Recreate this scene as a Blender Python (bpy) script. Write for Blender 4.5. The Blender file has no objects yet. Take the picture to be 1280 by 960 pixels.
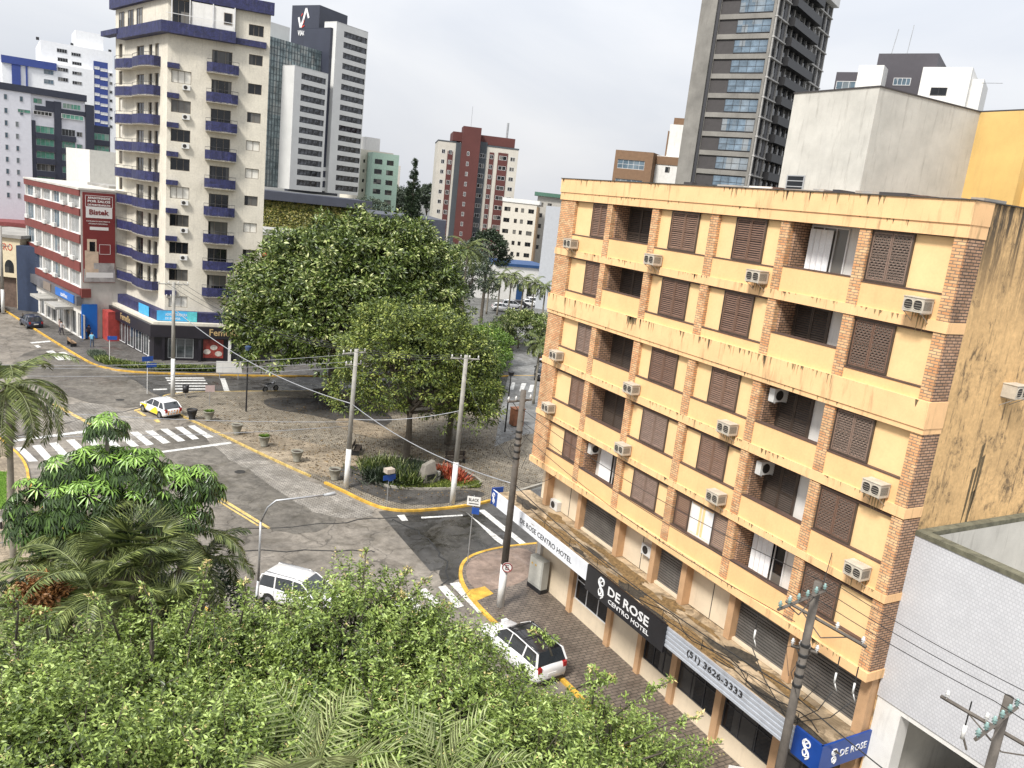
import bpy, math, random
import numpy as np
from mathutils import Matrix, Vector
PI = math.pi
rad = math.radians
random.seed(7)
rng = np.random.default_rng(11)
SC = bpy.context.scene
COL = SC.collection

# ------------------------------------------------------------------ camera
FPX, PITCH, ROLL, YAW, CAMH = 1004.2, rad(12.728), rad(6.291), rad(29.741), 21.0
def cam_axes():
    cp, sp, cy, sy = math.cos(PITCH), math.sin(PITCH), math.cos(YAW), math.sin(YAW)
    f = np.array([sy*cp, cy*cp, -sp]); rt = np.array([cy, -sy, 0.0]); up = np.cross(rt, f)
    cr, sr = math.cos(ROLL), math.sin(ROLL)
    return rt*cr+up*sr, -rt*sr+up*cr, f
CX, CY, CF = cam_axes()
cam = bpy.data.cameras.new('camera'); camo = bpy.data.objects.new('camera', cam); COL.objects.link(camo)
cam.sensor_width = 36; cam.lens = 36*FPX/1280; cam.clip_end = 6000; cam.clip_start = .1
camo.matrix_world = Matrix(((CX[0], CY[0], -CF[0], 0), (CX[1], CY[1], -CF[1], 0), (CX[2], CY[2], -CF[2], CAMH), (0, 0, 0, 1)))
SC.camera = camo
# ------------------------------------------------------------------ sky, sun, exposure
SUN_EL, SUN_AZ = 50, 245      # sun to the left of the street, veiled
w = bpy.data.worlds.new("World"); SC.world = w; w.use_nodes = True
nt = w.node_tree; N = nt.nodes; Lk = nt.links; bg = N['Background']
sky = N.new('ShaderNodeTexSky'); sky.sky_type = 'NISHITA'; sky.sun_disc = False
sky.sun_elevation = rad(SUN_EL); sky.sun_rotation = rad(SUN_AZ); sky.air_density = 1.5; sky.dust_density = 4
bg.inputs['Strength'].default_value = 0.09
tc = N.new('ShaderNodeTexCoord'); sep = N.new('ShaderNodeSeparateXYZ'); Lk.new(tc.outputs['Generated'], sep.inputs[0])
mr = N.new('ShaderNodeMapRange'); mr.inputs[1].default_value = 0.0; mr.inputs[2].default_value = 1.0
mr.inputs[3].default_value = 7.6; mr.inputs[4].default_value = 17.0; Lk.new(sep.outputs[2], mr.inputs[0])
mp = N.new('ShaderNodeMapping'); mp.inputs['Scale'].default_value = (1.6, 1.6, 4.0); Lk.new(tc.outputs['Generated'], mp.inputs[0])
nz = N.new('ShaderNodeTexNoise'); nz.inputs['Scale'].default_value = 1.7; nz.inputs['Detail'].default_value = 7; nz.inputs['Distortion'].default_value = .35
Lk.new(mp.outputs[0], nz.inputs[0])
cr = N.new('ShaderNodeValToRGB'); cr.color_ramp.elements[0].position = .30; cr.color_ramp.elements[0].color = (.84, .88, .96, 1)
cr.color_ramp.elements[1].position = .66; cr.color_ramp.elements[1].color = (1.06, 1.07, 1.10, 1)
Lk.new(nz.outputs[0], cr.inputs[0])
mul = N.new('ShaderNodeVectorMath'); mul.operation = 'SCALE'; Lk.new(cr.outputs[0], mul.inputs[0]); Lk.new(mr.outputs[0], mul.inputs['Scale'])
mx = N.new('ShaderNodeMixRGB'); mx.inputs[0].default_value = .93; Lk.new(sky.outputs[0], mx.inputs[1]); Lk.new(mul.outputs[0], mx.inputs[2])
Lk.new(mx.outputs[0], bg.inputs[0])
sd = bpy.data.lights.new('sun', 'SUN'); sd.energy = 4.2; sd.angle = rad(11); sd.color = (1, .96, .9)
so = bpy.data.objects.new('sun', sd); COL.objects.link(so)
sdir = Vector((math.sin(rad(SUN_AZ))*math.cos(rad(SUN_EL)), math.cos(rad(SUN_AZ))*math.cos(rad(SUN_EL)), math.sin(rad(SUN_EL))))
so.rotation_euler = sdir.to_track_quat('Z', 'Y').to_euler()
SC.view_settings.view_transform = 'Standard'; SC.view_settings.look = 'None'
SC.view_settings.exposure = 0.22; SC.view_settings.gamma = 1; SC.view_settings.use_curve_mapping = False

# ------------------------------------------------------------------ helpers: survey
def ray(u, v):
    return CX*((u-640)/FPX) - CY*((v-480)/FPX) + CF
def G(u, v, z=0.0):                       # point of the ground (or of the level z)
    d = ray(u, v); t = (z-CAMH)/d[2]; return (d[0]*t, d[1]*t)
def FAR(u, v, r):
    d = ray(u, v); k = r/math.hypot(d[0], d[1]); return (d[0]*k, d[1]*k, CAMH+d[2]*k)
# ------------------------------------------------------------------ helpers: objects
def tag(o, label=None, cat=None, group=None, kind=None):
    if label: o['label'] = label
    if cat: o['category'] = cat
    if group: o['group'] = group
    if kind: o['kind'] = kind
    return o
def thing(name, label, cat, loc=(0, 0, 0), rz=0.0, group=None):
    o = bpy.data.objects.new(name, None); COL.objects.link(o); o.location = loc; o.rotation_euler = (0, 0, rz)
    o.empty_display_size = .1
    return tag(o, label, cat, group)
def put(name, me, parent=None, loc=(0, 0, 0), rz=0.0, rot=None):
    o = bpy.data.objects.new(name, me); COL.objects.link(o)
    if parent: o.parent = parent
    o.location = loc; o.rotation_euler = rot if rot else (0, 0, rz)
    return o
def dup(root, loc, rz, label=None, group=None):
    def cp(o, p):
        c = o.copy(); COL.objects.link(c)
        if p: c.parent = p
        for ch in list(o.children): cp(ch, c)
        return c
    r = cp(root, None); r.location = loc; r.rotation_euler = (0, 0, rz)
    if label: r['label'] = label
    if group: r['group'] = group
    return r
class MB:
    def __init__(s): s.v = []; s.f = []; s.m = []
    def face(s, pts, m=0):
        n = len(s.v); s.v += [tuple(p) for p in pts]; s.f.append(tuple(range(n, n+len(pts)))); s.m.append(m)
    def box(s, x0, x1, y0, y1, z0, z1, m=0):
        n = len(s.v)
        s.v += [(x0,y0,z0),(x1,y0,z0),(x1,y1,z0),(x0,y1,z0),(x0,y0,z1),(x1,y0,z1),(x1,y1,z1),(x0,y1,z1)]
        for q in ((0,3,2,1),(4,5,6,7),(0,1,5,4),(1,2,6,5),(2,3,7,6),(3,0,4,7)): s.f.append(tuple(n+i for i in q)); s.m.append(m)
        return s
    def prism(s, poly, z0, z1, m=0, ms=None):
        n = len(s.v); k = len(poly)
        a = sum(poly[i][0]*poly[(i+1) % k][1]-poly[(i+1) % k][0]*poly[i][1] for i in range(k))
        if a < 0: poly = poly[::-1]
        s.v += [(p[0], p[1], z0) for p in poly]+[(p[0], p[1], z1) for p in poly]
        s.f.append(tuple(range(n+k, n+2*k))); s.m.append(m)
        s.f.append(tuple(range(n+k-1, n-1, -1))); s.m.append(m)
        for i in range(k):
            j = (i+1) % k; s.f.append((n+i, n+j, n+k+j, n+k+i)); s.m.append(m if ms is None else ms)
        return s
    def tube(s, pts, r, n=8, m=0, cap=True):
        pts = [Vector(p) for p in pts]; rs = r if isinstance(r, (list, tuple)) else [r]*len(pts)
        b = len(s.v); up = Vector((.13, .21, 1)).normalized()
        for i, p in enumerate(pts):
            t = (pts[min(i+1, len(pts)-1)]-pts[max(i-1, 0)]).normalized()
            a = t.cross(up)
            if a.length < .05: a = t.cross(Vector((1, 0, 0)))
            a.normalize(); c = t.cross(a)
            for k in range(n):
                q = 2*PI*k/n; s.v.append(tuple(p+(a*math.cos(q)+c*math.sin(q))*rs[i]))
        for i in range(len(pts)-1):
            for k in range(n):
                k2 = (k+1) % n; s.f.append((b+i*n+k, b+(i+1)*n+k, b+(i+1)*n+k2, b+i*n+k2)); s.m.append(m)
        if cap:
            s.f.append(tuple(b+k for k in range(n))); s.m.append(m)
            s.f.append(tuple(b+(len(pts)-1)*n+k for k in range(n-1, -1, -1))); s.m.append(m)
        return s
    def lathe(s, prof, n=16, m=0, c=(0, 0)):
        b = len(s.v)
        for r, z in prof:
            for k in range(n): s.v.append((c[0]+r*math.cos(2*PI*k/n), c[1]+r*math.sin(2*PI*k/n), z))
        for i in range(len(prof)-1):
            for k in range(n):
                k2 = (k+1) % n; s.f.append((b+i*n+k, b+i*n+k2, b+(i+1)*n+k2, b+(i+1)*n+k)); s.m.append(m)
        return s
    def loft(s, rings, m=0, caps=True, closed=True):
        b = len(s.v); n = len(rings[0])
        for r in rings: s.v += [tuple(p) for p in r]
        for i in range(len(rings)-1):
            for k in range(n if closed else n-1):
                k2 = (k+1) % n; s.f.append((b+i*n+k, b+i*n+k2, b+(i+1)*n+k2, b+(i+1)*n+k)); s.m.append(m)
        if caps:
            s.f.append(tuple(b+k for k in range(n-1, -1, -1))); s.m.append(m)
            s.f.append(tuple(b+(len(rings)-1)*n+k for k in range(n))); s.m.append(m)
        return s
    def mesh(s, mats, smooth=False, name='mesh'):
        me = bpy.data.meshes.new(name); me.from_pydata(s.v, [], s.f)
        for m in (mats if isinstance(mats, (list, tuple)) else [mats]): me.materials.append(m)
        me.polygons.foreach_set('material_index', s.m)
        if smooth: me.polygons.foreach_set('use_smooth', [True]*len(s.f))
        me.update(); return me
    def build(s, name, mats, parent=None, smooth=False, loc=(0, 0, 0), rz=0.0, rot=None):
        return put(name, s.mesh(mats, smooth, name), parent, loc, rz, rot)
# ------------------------------------------------------------------ helpers: materials
_mc = {}
def new_mat(name):
    m = bpy.data.materials.new(name); m.use_nodes = True; return m, m.node_tree.nodes, m.node_tree.links, m.node_tree.nodes['Principled BSDF']
def mat(name, col, rough=.8, metal=0.0, var=.18, scale=2.0, streak=0.0, stain=(.06, .055, .04), bump=0.0, bscale=40, fine=0.08, spec=.5, coord='Object'):
    if name in _mc: return _mc[name]
    m, n, l, p = new_mat(name)
    p.inputs['Roughness'].default_value = rough; p.inputs['Metallic'].default_value = metal; p.inputs['Specular IOR Level'].default_value = spec
    t = n.new('ShaderNodeTexCoord'); co = t.outputs[coord]
    a = n.new('ShaderNodeTexNoise'); a.inputs['Scale'].default_value = scale; a.inputs['Detail'].default_value = 6; a.inputs['Roughness'].default_value = .65; l.new(co, a.inputs[0])
    mr = n.new('ShaderNodeMapRange'); mr.inputs[1].default_value = .3; mr.inputs[2].default_value = .7; mr.inputs[3].default_value = 1-var; mr.inputs[4].default_value = 1+var*.6; l.new(a.outputs[0], mr.inputs[0])
    b = n.new('ShaderNodeTexNoise'); b.inputs['Scale'].default_value = bscale; b.inputs['Detail'].default_value = 3; l.new(co, b.inputs[0])
    mr2 = n.new('ShaderNodeMapRange'); mr2.inputs[1].default_value = .3; mr2.inputs[2].default_value = .7; mr2.inputs[3].default_value = 1-fine; mr2.inputs[4].default_value = 1+fine; l.new(b.outputs[0], mr2.inputs[0])
    mm = n.new('ShaderNodeMath'); mm.operation = 'MULTIPLY'; l.new(mr.outputs[0], mm.inputs[0]); l.new(mr2.outputs[0], mm.inputs[1])
    sc = n.new('ShaderNodeVectorMath'); sc.operation = 'SCALE'; sc.inputs[0].default_value = col[:3]; l.new(mm.outputs[0], sc.inputs['Scale'])
    out = sc.outputs[0]
    if streak:
        mp = n.new('ShaderNodeMapping'); mp.inputs['Scale'].default_value = (3.2, 3.2, .35); l.new(co, mp.inputs[0])
        s = n.new('ShaderNodeTexNoise'); s.inputs['Scale'].default_value = 1.3; s.inputs['Detail'].default_value = 8; s.inputs['Roughness'].default_value = .7; l.new(mp.outputs[0], s.inputs[0])
        q = n.new('ShaderNodeMapRange'); q.inputs[1].default_value = .54; q.inputs[2].default_value = .78; q.inputs[3].default_value = 0; q.inputs[4].default_value = streak; l.new(s.outputs[0], q.inputs[0])
        x = n.new('ShaderNodeMixRGB'); l.new(q.outputs[0], x.inputs[0]); l.new(out, x.inputs[1]); x.inputs[2].default_value = (*stain, 1); out = x.outputs[0]
    l.new(out, p.inputs['Base Color'])
    if bump:
        bb = n.new('ShaderNodeBump'); bb.inputs['Strength'].default_value = bump; bb.inputs['Distance'].default_value = .02; l.new(b.outputs[0], bb.inputs['Height']); l.new(bb.outputs[0], p.inputs['Normal'])
    _mc[name] = m; return m
def stained(name, col, dirt):
    """old painted wall: blotches of black mould, thicker near the roof edge, with long runs below"""
    m = mat(name+'_base', col, .85, var=.22, scale=.5, streak=.5, stain=(.2, .15, .08), bump=.5, fine=.1, bscale=8)
    n, l, p = m.node_tree.nodes, m.node_tree.links, m.node_tree.nodes['Principled BSDF']
    src = p.inputs['Base Color'].links[0].from_socket; t = n.new('ShaderNodeTexCoord'); s = n.new('ShaderNodeSeparateXYZ'); l.new(t.outputs['Object'], s.inputs[0])
    def ns(scale, sc, rough=.75, dist=.4):
        mp = n.new('ShaderNodeMapping'); mp.inputs['Scale'].default_value = sc; l.new(t.outputs['Object'], mp.inputs[0]); a = n.new('ShaderNodeTexNoise'); a.inputs['Scale'].default_value = scale; a.inputs['Detail'].default_value = 9; a.inputs['Roughness'].default_value = rough; a.inputs['Distortion'].default_value = dist; l.new(mp.outputs[0], a.inputs[0]); return a.outputs[0]
    def rg(x, a, b, c, d):
        q = n.new('ShaderNodeMapRange'); q.inputs[1].default_value = a; q.inputs[2].default_value = b; q.inputs[3].default_value = c; q.inputs[4].default_value = d; l.new(x, q.inputs[0]); return q.outputs[0]
    def op(o, a, b):
        q = n.new('ShaderNodeMath'); q.operation = o; q.use_clamp = True; l.new(a, q.inputs[0]); l.new(b, q.inputs[1]); return q.outputs[0]
    blot = rg(ns(.55, (1, 1, 1)), .50, .60, 0, .85); runs = rg(ns(1.2, (2.6, 2.6, .13)), .53, .62, 0, .9); fine = rg(ns(5, (1, 1, .5)), .44, .56, .05, 1)
    top = rg(s.outputs[2], 18.5, 21.8, 0, 1); tn = rg(ns(1.6, (2, 2, .2)), .42, .54, 0, 1); f = op('MAXIMUM', op('MULTIPLY', blot, fine), op('MAXIMUM', op('MULTIPLY', runs, fine), op('MULTIPLY', top, tn)))
    x = n.new('ShaderNodeMixRGB'); l.new(f, x.inputs[0]); l.new(src, x.inputs[1]); x.inputs[2].default_value = (*dirt, 1); l.new(x.outputs[0], p.inputs['Base Color'])
    return m
def brick(name, c1, c2, mortar, bw=.24, bh=.075, ms=.012, var=.25, flat=False, rough=.85, bump=.3, off=.5):
    if name in _mc: return _mc[name]
    m, n, l, p = new_mat(name); p.inputs['Roughness'].default_value = rough
    t = n.new('ShaderNodeTexCoord'); s = n.new('ShaderNodeSeparateXYZ'); l.new(t.outputs['Object'], s.inputs[0]); c = n.new('ShaderNodeCombineXYZ')
    if flat: l.new(s.outputs[0], c.inputs[0]); l.new(s.outputs[1], c.inputs[1])
    else:
        ad = n.new('ShaderNodeMath'); l.new(s.outputs[0], ad.inputs[0]); l.new(s.outputs[1], ad.inputs[1]); l.new(ad.outputs[0], c.inputs[0]); l.new(s.outputs[2], c.inputs[1])
    b = n.new('ShaderNodeTexBrick'); b.inputs['Scale'].default_value = 1; b.inputs['Brick Width'].default_value = bw; b.inputs['Row Height'].default_value = bh
    b.inputs['Mortar Size'].default_value = ms; b.inputs['Color1'].default_value = (*c1, 1); b.inputs['Color2'].default_value = (*c2, 1); b.inputs['Mortar'].default_value = (*mortar, 1); b.offset = off
    b.inputs['Bias'].default_value = 0; l.new(c.outputs[0], b.inputs[0])
    a = n.new('ShaderNodeTexNoise'); a.inputs['Scale'].default_value = 1.2; a.inputs['Detail'].default_value = 8; a.inputs['Roughness'].default_value = .7; l.new(t.outputs['Object'], a.inputs[0])
    mr = n.new('ShaderNodeMapRange'); mr.inputs[1].default_value = .3; mr.inputs[2].default_value = .7; mr.inputs[3].default_value = 1-var; mr.inputs[4].default_value = 1+var; l.new(a.outputs[0], mr.inputs[0])
    sc = n.new('ShaderNodeVectorMath'); sc.operation = 'SCALE'; l.new(b.outputs[0], sc.inputs[0]); l.new(mr.outputs[0], sc.inputs['Scale']); l.new(sc.outputs[0], p.inputs['Base Color'])
    if bump:
        bb = n.new('ShaderNodeBump'); bb.inputs['Strength'].default_value = bump; bb.inputs['Distance'].default_value = .01; bb.invert = True; l.new(b.outputs['Fac'], bb.inputs['Height']); l.new(bb.outputs[0], p.inputs['Normal'])
    _mc[name] = m; return m
def leafmat(name, ramp, rough=.40, trans=.12):
    m, n, l, p = new_mat(name); p.inputs['Roughness'].default_value = rough
    a = n.new('ShaderNodeAttribute'); a.attribute_name = 'tint'
    r = n.new('ShaderNodeValToRGB'); e = r.color_ramp.elements
    e[0].position = ramp[0][0]; e[0].color = (*ramp[0][1], 1); e[1].position = ramp[-1][0]; e[1].color = (*ramp[-1][1], 1)
    for q, c in ramp[1:-1]: x = e.new(q); x.color = (*c, 1)
    l.new(a.outputs['Fac'], r.inputs[0]); l.new(r.outputs[0], p.inputs['Base Color'])
    tr = n.new('ShaderNodeBsdfTranslucent'); l.new(r.outputs[0], tr.inputs[0]); mxs = n.new('ShaderNodeMixShader'); mxs.inputs[0].default_value = trans
    l.new(p.outputs[0], mxs.inputs[1]); l.new(tr.outputs[0], mxs.inputs[2]); l.new(mxs.outputs[0], n['Material Output'].inputs[0])
    return m
def glass(name, col=(.012, .014, .017), rough=.07, var=.5):
    new = name not in _mc; m = mat(name, col, rough, 0, var=var, scale=.6, fine=0, spec=.5)
    if new:                                    # some panes have pale curtains or blinds behind them
        n, l, p = m.node_tree.nodes, m.node_tree.links, m.node_tree.nodes['Principled BSDF']; src = p.inputs['Base Color'].links[0].from_socket
        g = n.new('ShaderNodeNewGeometry'); v = n.new('ShaderNodeVectorMath'); v.operation = 'MULTIPLY'; v.inputs[1].default_value = (.85, .85, .36); l.new(g.outputs['Position'], v.inputs[0]); f = n.new('ShaderNodeVectorMath'); f.operation = 'FLOOR'; l.new(v.outputs[0], f.inputs[0])
        w_ = n.new('ShaderNodeTexWhiteNoise'); l.new(f.outputs[0], w_.inputs[0]); q = n.new('ShaderNodeMapRange'); q.inputs[1].default_value = .62; q.inputs[2].default_value = 1; q.inputs[3].default_value = 0; q.inputs[4].default_value = .42; l.new(w_.outputs[0], q.inputs[0])
        x = n.new('ShaderNodeMixRGB'); l.new(q.outputs[0], x.inputs[0]); l.new(src, x.inputs[1]); x.inputs[2].default_value = (.42, .40, .36, 1); l.new(x.outputs[0], p.inputs['Base Color'])
    return m
# ------------------------------------------------------------------ helpers: walls with real openings
def wall(mb, o, u, W, z0, z1, ops=(), depth=.16, m=0, mrv=None):
    mrv = m if mrv is None else mrv
    n = (-u[1], u[0])                     # inward
    P = lambda x, z, d=0.0: (o[0]+u[0]*x+n[0]*d, o[1]+u[1]*x+n[1]*d, z)
    zs = sorted({round(t, 3) for t in [z0, z1]+[q for a in ops for q in a[2:4]] if z0 <= t <= z1})
    for za, zb in zip(zs, zs[1:]):
        zm = (za+zb)/2; cut = sorted((a[0], a[1]) for a in ops if a[2] < zm < a[3]); x = 0.0
        for a, b in cut+[(W, W)]:
            if a-x > 1e-3: mb.face([P(x, za), P(a, za), P(a, zb), P(x, zb)], m)
            x = max(x, b)
    for a in ops:
        x0, x1, a0, a1 = a[:4]
        mb.face([P(x0, a0), P(x0, a0, depth), P(x0, a1, depth), P(x0, a1)][::-1], mrv); mb.face([P(x1, a0), P(x1, a0, depth), P(x1, a1, depth), P(x1, a1)], mrv)
        mb.face([P(x0, a0), P(x1, a0), P(x1, a0, depth), P(x0, a0, depth)], mrv); mb.face([P(x0, a1), P(x1, a1), P(x1, a1, depth), P(x0, a1, depth)][::-1], mrv)
_wc = {}
def window(parent, o, u, x, z, wd, h, mats, nv=2, nh=1, depth=.14, fr=.05, name='window', dark=None):
    """one window: a frame with mullions round recessed panes; meshes are shared"""
    key = (round(wd, 2), round(h, 2), nv, nh, fr, mats[0].name, mats[1].name)
    if key not in _wc:
        b = MB(); b.box(0, wd, 0, .05, 0, fr); b.box(0, wd, 0, .05, h-fr, h); b.box(0, fr, .001, .05, fr, h-fr); b.box(wd-fr, wd, .001, .05, fr, h-fr)
        for i in range(1, nv): b.box(wd*i/nv-fr*.4, wd*i/nv+fr*.4, .003, .05, fr, h-fr)
        for i in range(1, nh): b.box(fr, wd-fr, .006, .045, h*i/nh-fr*.4, h*i/nh+fr*.4)
        b.face([(fr*.5, .035, fr*.5), (wd-fr*.5, .035, fr*.5), (wd-fr*.5, .035, h-fr*.5), (fr*.5, .035, h-fr*.5)], 1)
        _wc[key] = b.mesh(list(mats), name='window')
    n = (-u[1], u[0])
    return put(name, _wc[key], parent, (o[0]+u[0]*x+n[0]*depth, o[1]+u[1]*x+n[1]*depth, z), math.atan2(u[1], u[0]))
def facade(parent, name, o, u, W, z0, z1, wins, wallm, wm, depth=.16, roofm=None):
    """wins: (x0,x1,z0,z1,nv,nh[,mats]) -> wall mesh with holes plus one window object per hole"""
    b = MB(); wall(b, o, u, W, z0, z1, wins, depth); r = b.build(name, wallm, parent)
    for q in wins:
        mm = q[6] if len(q) > 6 else wm
        window(parent, o, u, q[0], q[2], q[1]-q[0], q[3]-q[2], mm, q[4], q[5], depth-.05)
    return r
def text(name, body, size, parent, loc, m, w=None, h=None, rz=0.0, ext=.01, bold=0.0, flat=False, shear=0.0):
    c = bpy.data.curves.new('lettering', 'FONT'); c.body = body; c.size = size; c.extrude = ext; c.offset = bold; c.resolution_u = 2; c.shear = shear
    o = bpy.data.objects.new('tmp', c); COL.objects.link(o); bpy.context.view_layer.update()
    me = bpy.data.meshes.new_from_object(o.evaluated_get(bpy.context.evaluated_depsgraph_get())); bpy.data.objects.remove(o)
    a = np.empty(len(me.vertices)*3, 'f'); me.vertices.foreach_get('co', a); a = a.reshape(-1, 3)
    lo, hi = a.min(0), a.max(0); a[:, 0] -= lo[0]; a[:, 1] -= lo[1]
    if w: a[:, 0] *= w/(hi[0]-lo[0])
    if h: a[:, 1] *= h/(hi[1]-lo[1])
    if not flat: a = np.stack([a[:, 0], -a[:, 2], a[:, 1]], 1)
    me.vertices.foreach_set('co', a.ravel()); me.update(); me.materials.clear(); me.materials.append(m)
    return put(name, me, parent, loc, rz)
# ------------------------------------------------------------------ common materials
WHITE = mat('white_paint', (.70, .69, .66), .55, var=.08, streak=.25)
GREYFR = mat('grey_frame', (.35, .36, .37), .5, var=.1)
DKFR = mat('dark_frame', (.04, .04, .045), .5, var=.1)
WHFR = mat('white_frame', (.7, .7, .7), .5, var=.1)
GLASS = glass('dark_glass'); GLASSB = glass('sky_glass', (.10, .15, .19), .05)
CONC = mat('concrete', (.36, .35, .32), .9, var=.3, scale=1.2, streak=.55, bump=.3)
ROOF = mat('roof_membrane', (.30, .29, .27), .9, var=.35, scale=.5, streak=.3)
BLACK = mat('black_plastic', (.015, .015, .017), .5, var=.1)
METAL = mat('galvanised_steel', (.42, .43, .44), .45, .6, var=.25)
# =================================================================== GROUND, ROADS, PAVEMENTS
def road_mat(name, base, crack=.5, wet=.0, cob=0.0, rough=.85, seed=0, dirt=0.0):
    m, n, l, p = new_mat(name); t = n.new('ShaderNodeTexCoord'); co = t.outputs['Object']
    def noise(s, d=6, r=.6, dist=0):
        a = n.new('ShaderNodeTexNoise'); a.inputs['Scale'].default_value = s; a.inputs['Detail'].default_value = d; a.inputs['Roughness'].default_value = r; a.inputs['Distortion'].default_value = dist
        mp = n.new('ShaderNodeMapping'); mp.inputs['Location'].default_value = (seed*13.1, seed*7.7, 0); l.new(co, mp.inputs[0]); l.new(mp.outputs[0], a.inputs[0]); return a.outputs[0]
    def rng_(x, a, b, c, d):
        q = n.new('ShaderNodeMapRange'); q.inputs[1].default_value = a; q.inputs[2].default_value = b; q.inputs[3].default_value = c; q.inputs[4].default_value = d; l.new(x, q.inputs[0]); return q.outputs[0]
    def mulv(x, y):
        q = n.new('ShaderNodeMath'); q.operation = 'MULTIPLY'; l.new(x, q.inputs[0]); l.new(y, q.inputs[1]); return q.outputs[0]
    big = rng_(noise(.16, 5, .6, 1.2), .35, .65, .62, 1.2); mid = rng_(noise(1.6, 9, .78), .32, .68, .6, 1.32); fine = rng_(noise(30, 2), .3, .7, .86, 1.14)
    f = mulv(mulv(big, mid), fine)
    v = n.new('ShaderNodeTexVoronoi'); v.feature = 'DISTANCE_TO_EDGE'; v.inputs['Scale'].default_value = .33
    dn = n.new('ShaderNodeTexNoise'); dn.inputs['Scale'].default_value = .9; dn.inputs['Detail'].default_value = 6; l.new(co, dn.inputs[0])
    ad = n.new('ShaderNodeVectorMath'); ad.operation = 'MULTIPLY_ADD'; l.new(dn.outputs[1], ad.inputs[0]); ad.inputs[1].default_value = (2.2, 2.2, 0); l.new(co, ad.inputs[2]); l.new(ad.outputs[0], v.inputs[0])
    f = mulv(f, rng_(v.outputs['Distance'], 0, .022, 1-crack, 1))
    if cob:
        bt = n.new('ShaderNodeTexBrick'); bt.inputs['Scale'].default_value = 1; bt.inputs['Brick Width'].default_value = .3; bt.inputs['Row Height'].default_value = .2; bt.inputs['Mortar Size'].default_value = .03
        bt.inputs['Color1'].default_value = (.85, .85, .85, 1); bt.inputs['Color2'].default_value = (1.15, 1.15, 1.15, 1); bt.inputs['Mortar'].default_value = (1-cob, 1-cob, 1-cob, 1)
        mp = n.new('ShaderNodeMapping'); mp.inputs['Rotation'].default_value = (0, 0, .4); l.new(co, mp.inputs[0]); l.new(mp.outputs[0], bt.inputs[0]); f = mulv(f, bt.outputs[0])
    sc = n.new('ShaderNodeVectorMath'); sc.operation = 'SCALE'; sc.inputs[0].default_value = base; l.new(f, sc.inputs['Scale']); oc = sc.outputs[0]
    x = n.new('ShaderNodeMixRGB'); l.new(rng_(noise(.7, 9, .75, .8), .47, .60, 0, dirt if dirt else .38), x.inputs[0]); l.new(oc, x.inputs[1]); x.inputs[2].default_value = (base[0]*.22, base[1]*.2, base[2]*.16, 1); l.new(x.outputs[0], p.inputs['Base Color'])
    if wet:
        l.new(rng_(noise(.35, 4, .6, 1.5), .45, .6, rough, rough-wet), p.inputs['Roughness'])
    else: p.inputs['Roughness'].default_value = rough
    bb = n.new('ShaderNodeBump'); bb.inputs['Strength'].default_value = .35; bb.inputs['Distance'].default_value = .02; l.new(f, bb.inputs['Height']); l.new(bb.outputs[0], p.inputs['Normal'])
    return m
ASPH = road_mat('asphalt', (.225, .20, .168), .55, wet=.45)
ASPHD = road_mat('dark_asphalt_patch', (.145, .131, .111), .3, wet=.5, seed=3)
COBR = road_mat('cobbled_road', (.31, .285, .25), .2, cob=.5, seed=5)
WETR = road_mat('wet_asphalt', (.075, .072, .068), .2, wet=.55, rough=.65, seed=8)
PAVE = road_mat('plaza_paving', (.30, .26, .20), .1, cob=.7, seed=2)
PAVED = road_mat('worn_dark_paving', (.09, .083, .075), .2, cob=.4, wet=.3, seed=6)
PAVEP = road_mat('pinkish_paving', (.32, .26, .185), .1, cob=.3, seed=9)
def flat(name, poly, z, m, label=None, kind='structure'):
    b = MB(); b.face([(x, y, z) for x, y in poly] if sum(poly[i][0]*poly[(i+1) % len(poly)][1]-poly[(i+1) % len(poly)][0]*poly[i][1] for i in range(len(poly))) > 0 else [(x, y, z) for x, y in poly][::-1])
    o = b.build(name, m); tag(o, label, kind=kind); return o
def slab(name, poly, z0, z1, m):
    o = MB().prism(poly, z0, z1).build(name, m); tag(o, kind='structure'); return o
def smooth(pl, k=2, closed=False):
    for _ in range(k):
        q = [pl[0]] if not closed else []
        for i in range(len(pl)-(0 if closed else 1)):
            a, b = pl[i], pl[(i+1) % len(pl)]; q += [(a[0]*.75+b[0]*.25, a[1]*.75+b[1]*.25), (a[0]*.25+b[0]*.75, a[1]*.25+b[1]*.75)]
        if not closed: q.append(pl[-1])
        pl = q
    return pl
def jit(g, a=.12):
    g = smooth(g, 2, True); return [(x+rng.normal(0, a*.6), y+rng.normal(0, a)) for p, q in zip(g, g[1:]+g[:1]) for x, y in ((p, ((p[0]+q[0])/2, (p[1]+q[1])/2)) if a > .1 else (p,))]
def ribbon(name, pl, w, z0, z1, m, kind='structure', off=0.0):
    b = MB(); rings = []
    for i, p in enumerate(pl):
        a, c = pl[max(i-1, 0)], pl[min(i+1, len(pl)-1)]; t = Vector((c[0]-a[0], c[1]-a[1])).normalized(); n = Vector((-t.y, t.x))
        p0 = Vector(p)+n*(off-w/2); p1 = Vector(p)+n*(off+w/2)
        rings.append([(p0.x, p0.y, z0), (p1.x, p1.y, z0), (p1.x, p1.y, z1), (p0.x, p0.y, z1)])
    b.loft(rings); o = b.build(name, m); tag(o, kind=kind); return o
YEL = mat('yellow_kerb_paint', (.60, .36, .05), .7, var=.5, scale=1.2, streak=.0, fine=.2, bscale=15)
YELF = mat('faded_kerb_paint', (.50, .36, .12), .8, var=.45, scale=2.5, fine=.3, bscale=10)
KERB = mat('kerb_concrete', (.3, .28, .24), .9, var=.3)
LINEW = mat('white_road_paint', (.58, .575, .55), .7, var=.45, scale=3.5, fine=.35, bscale=12)
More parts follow.
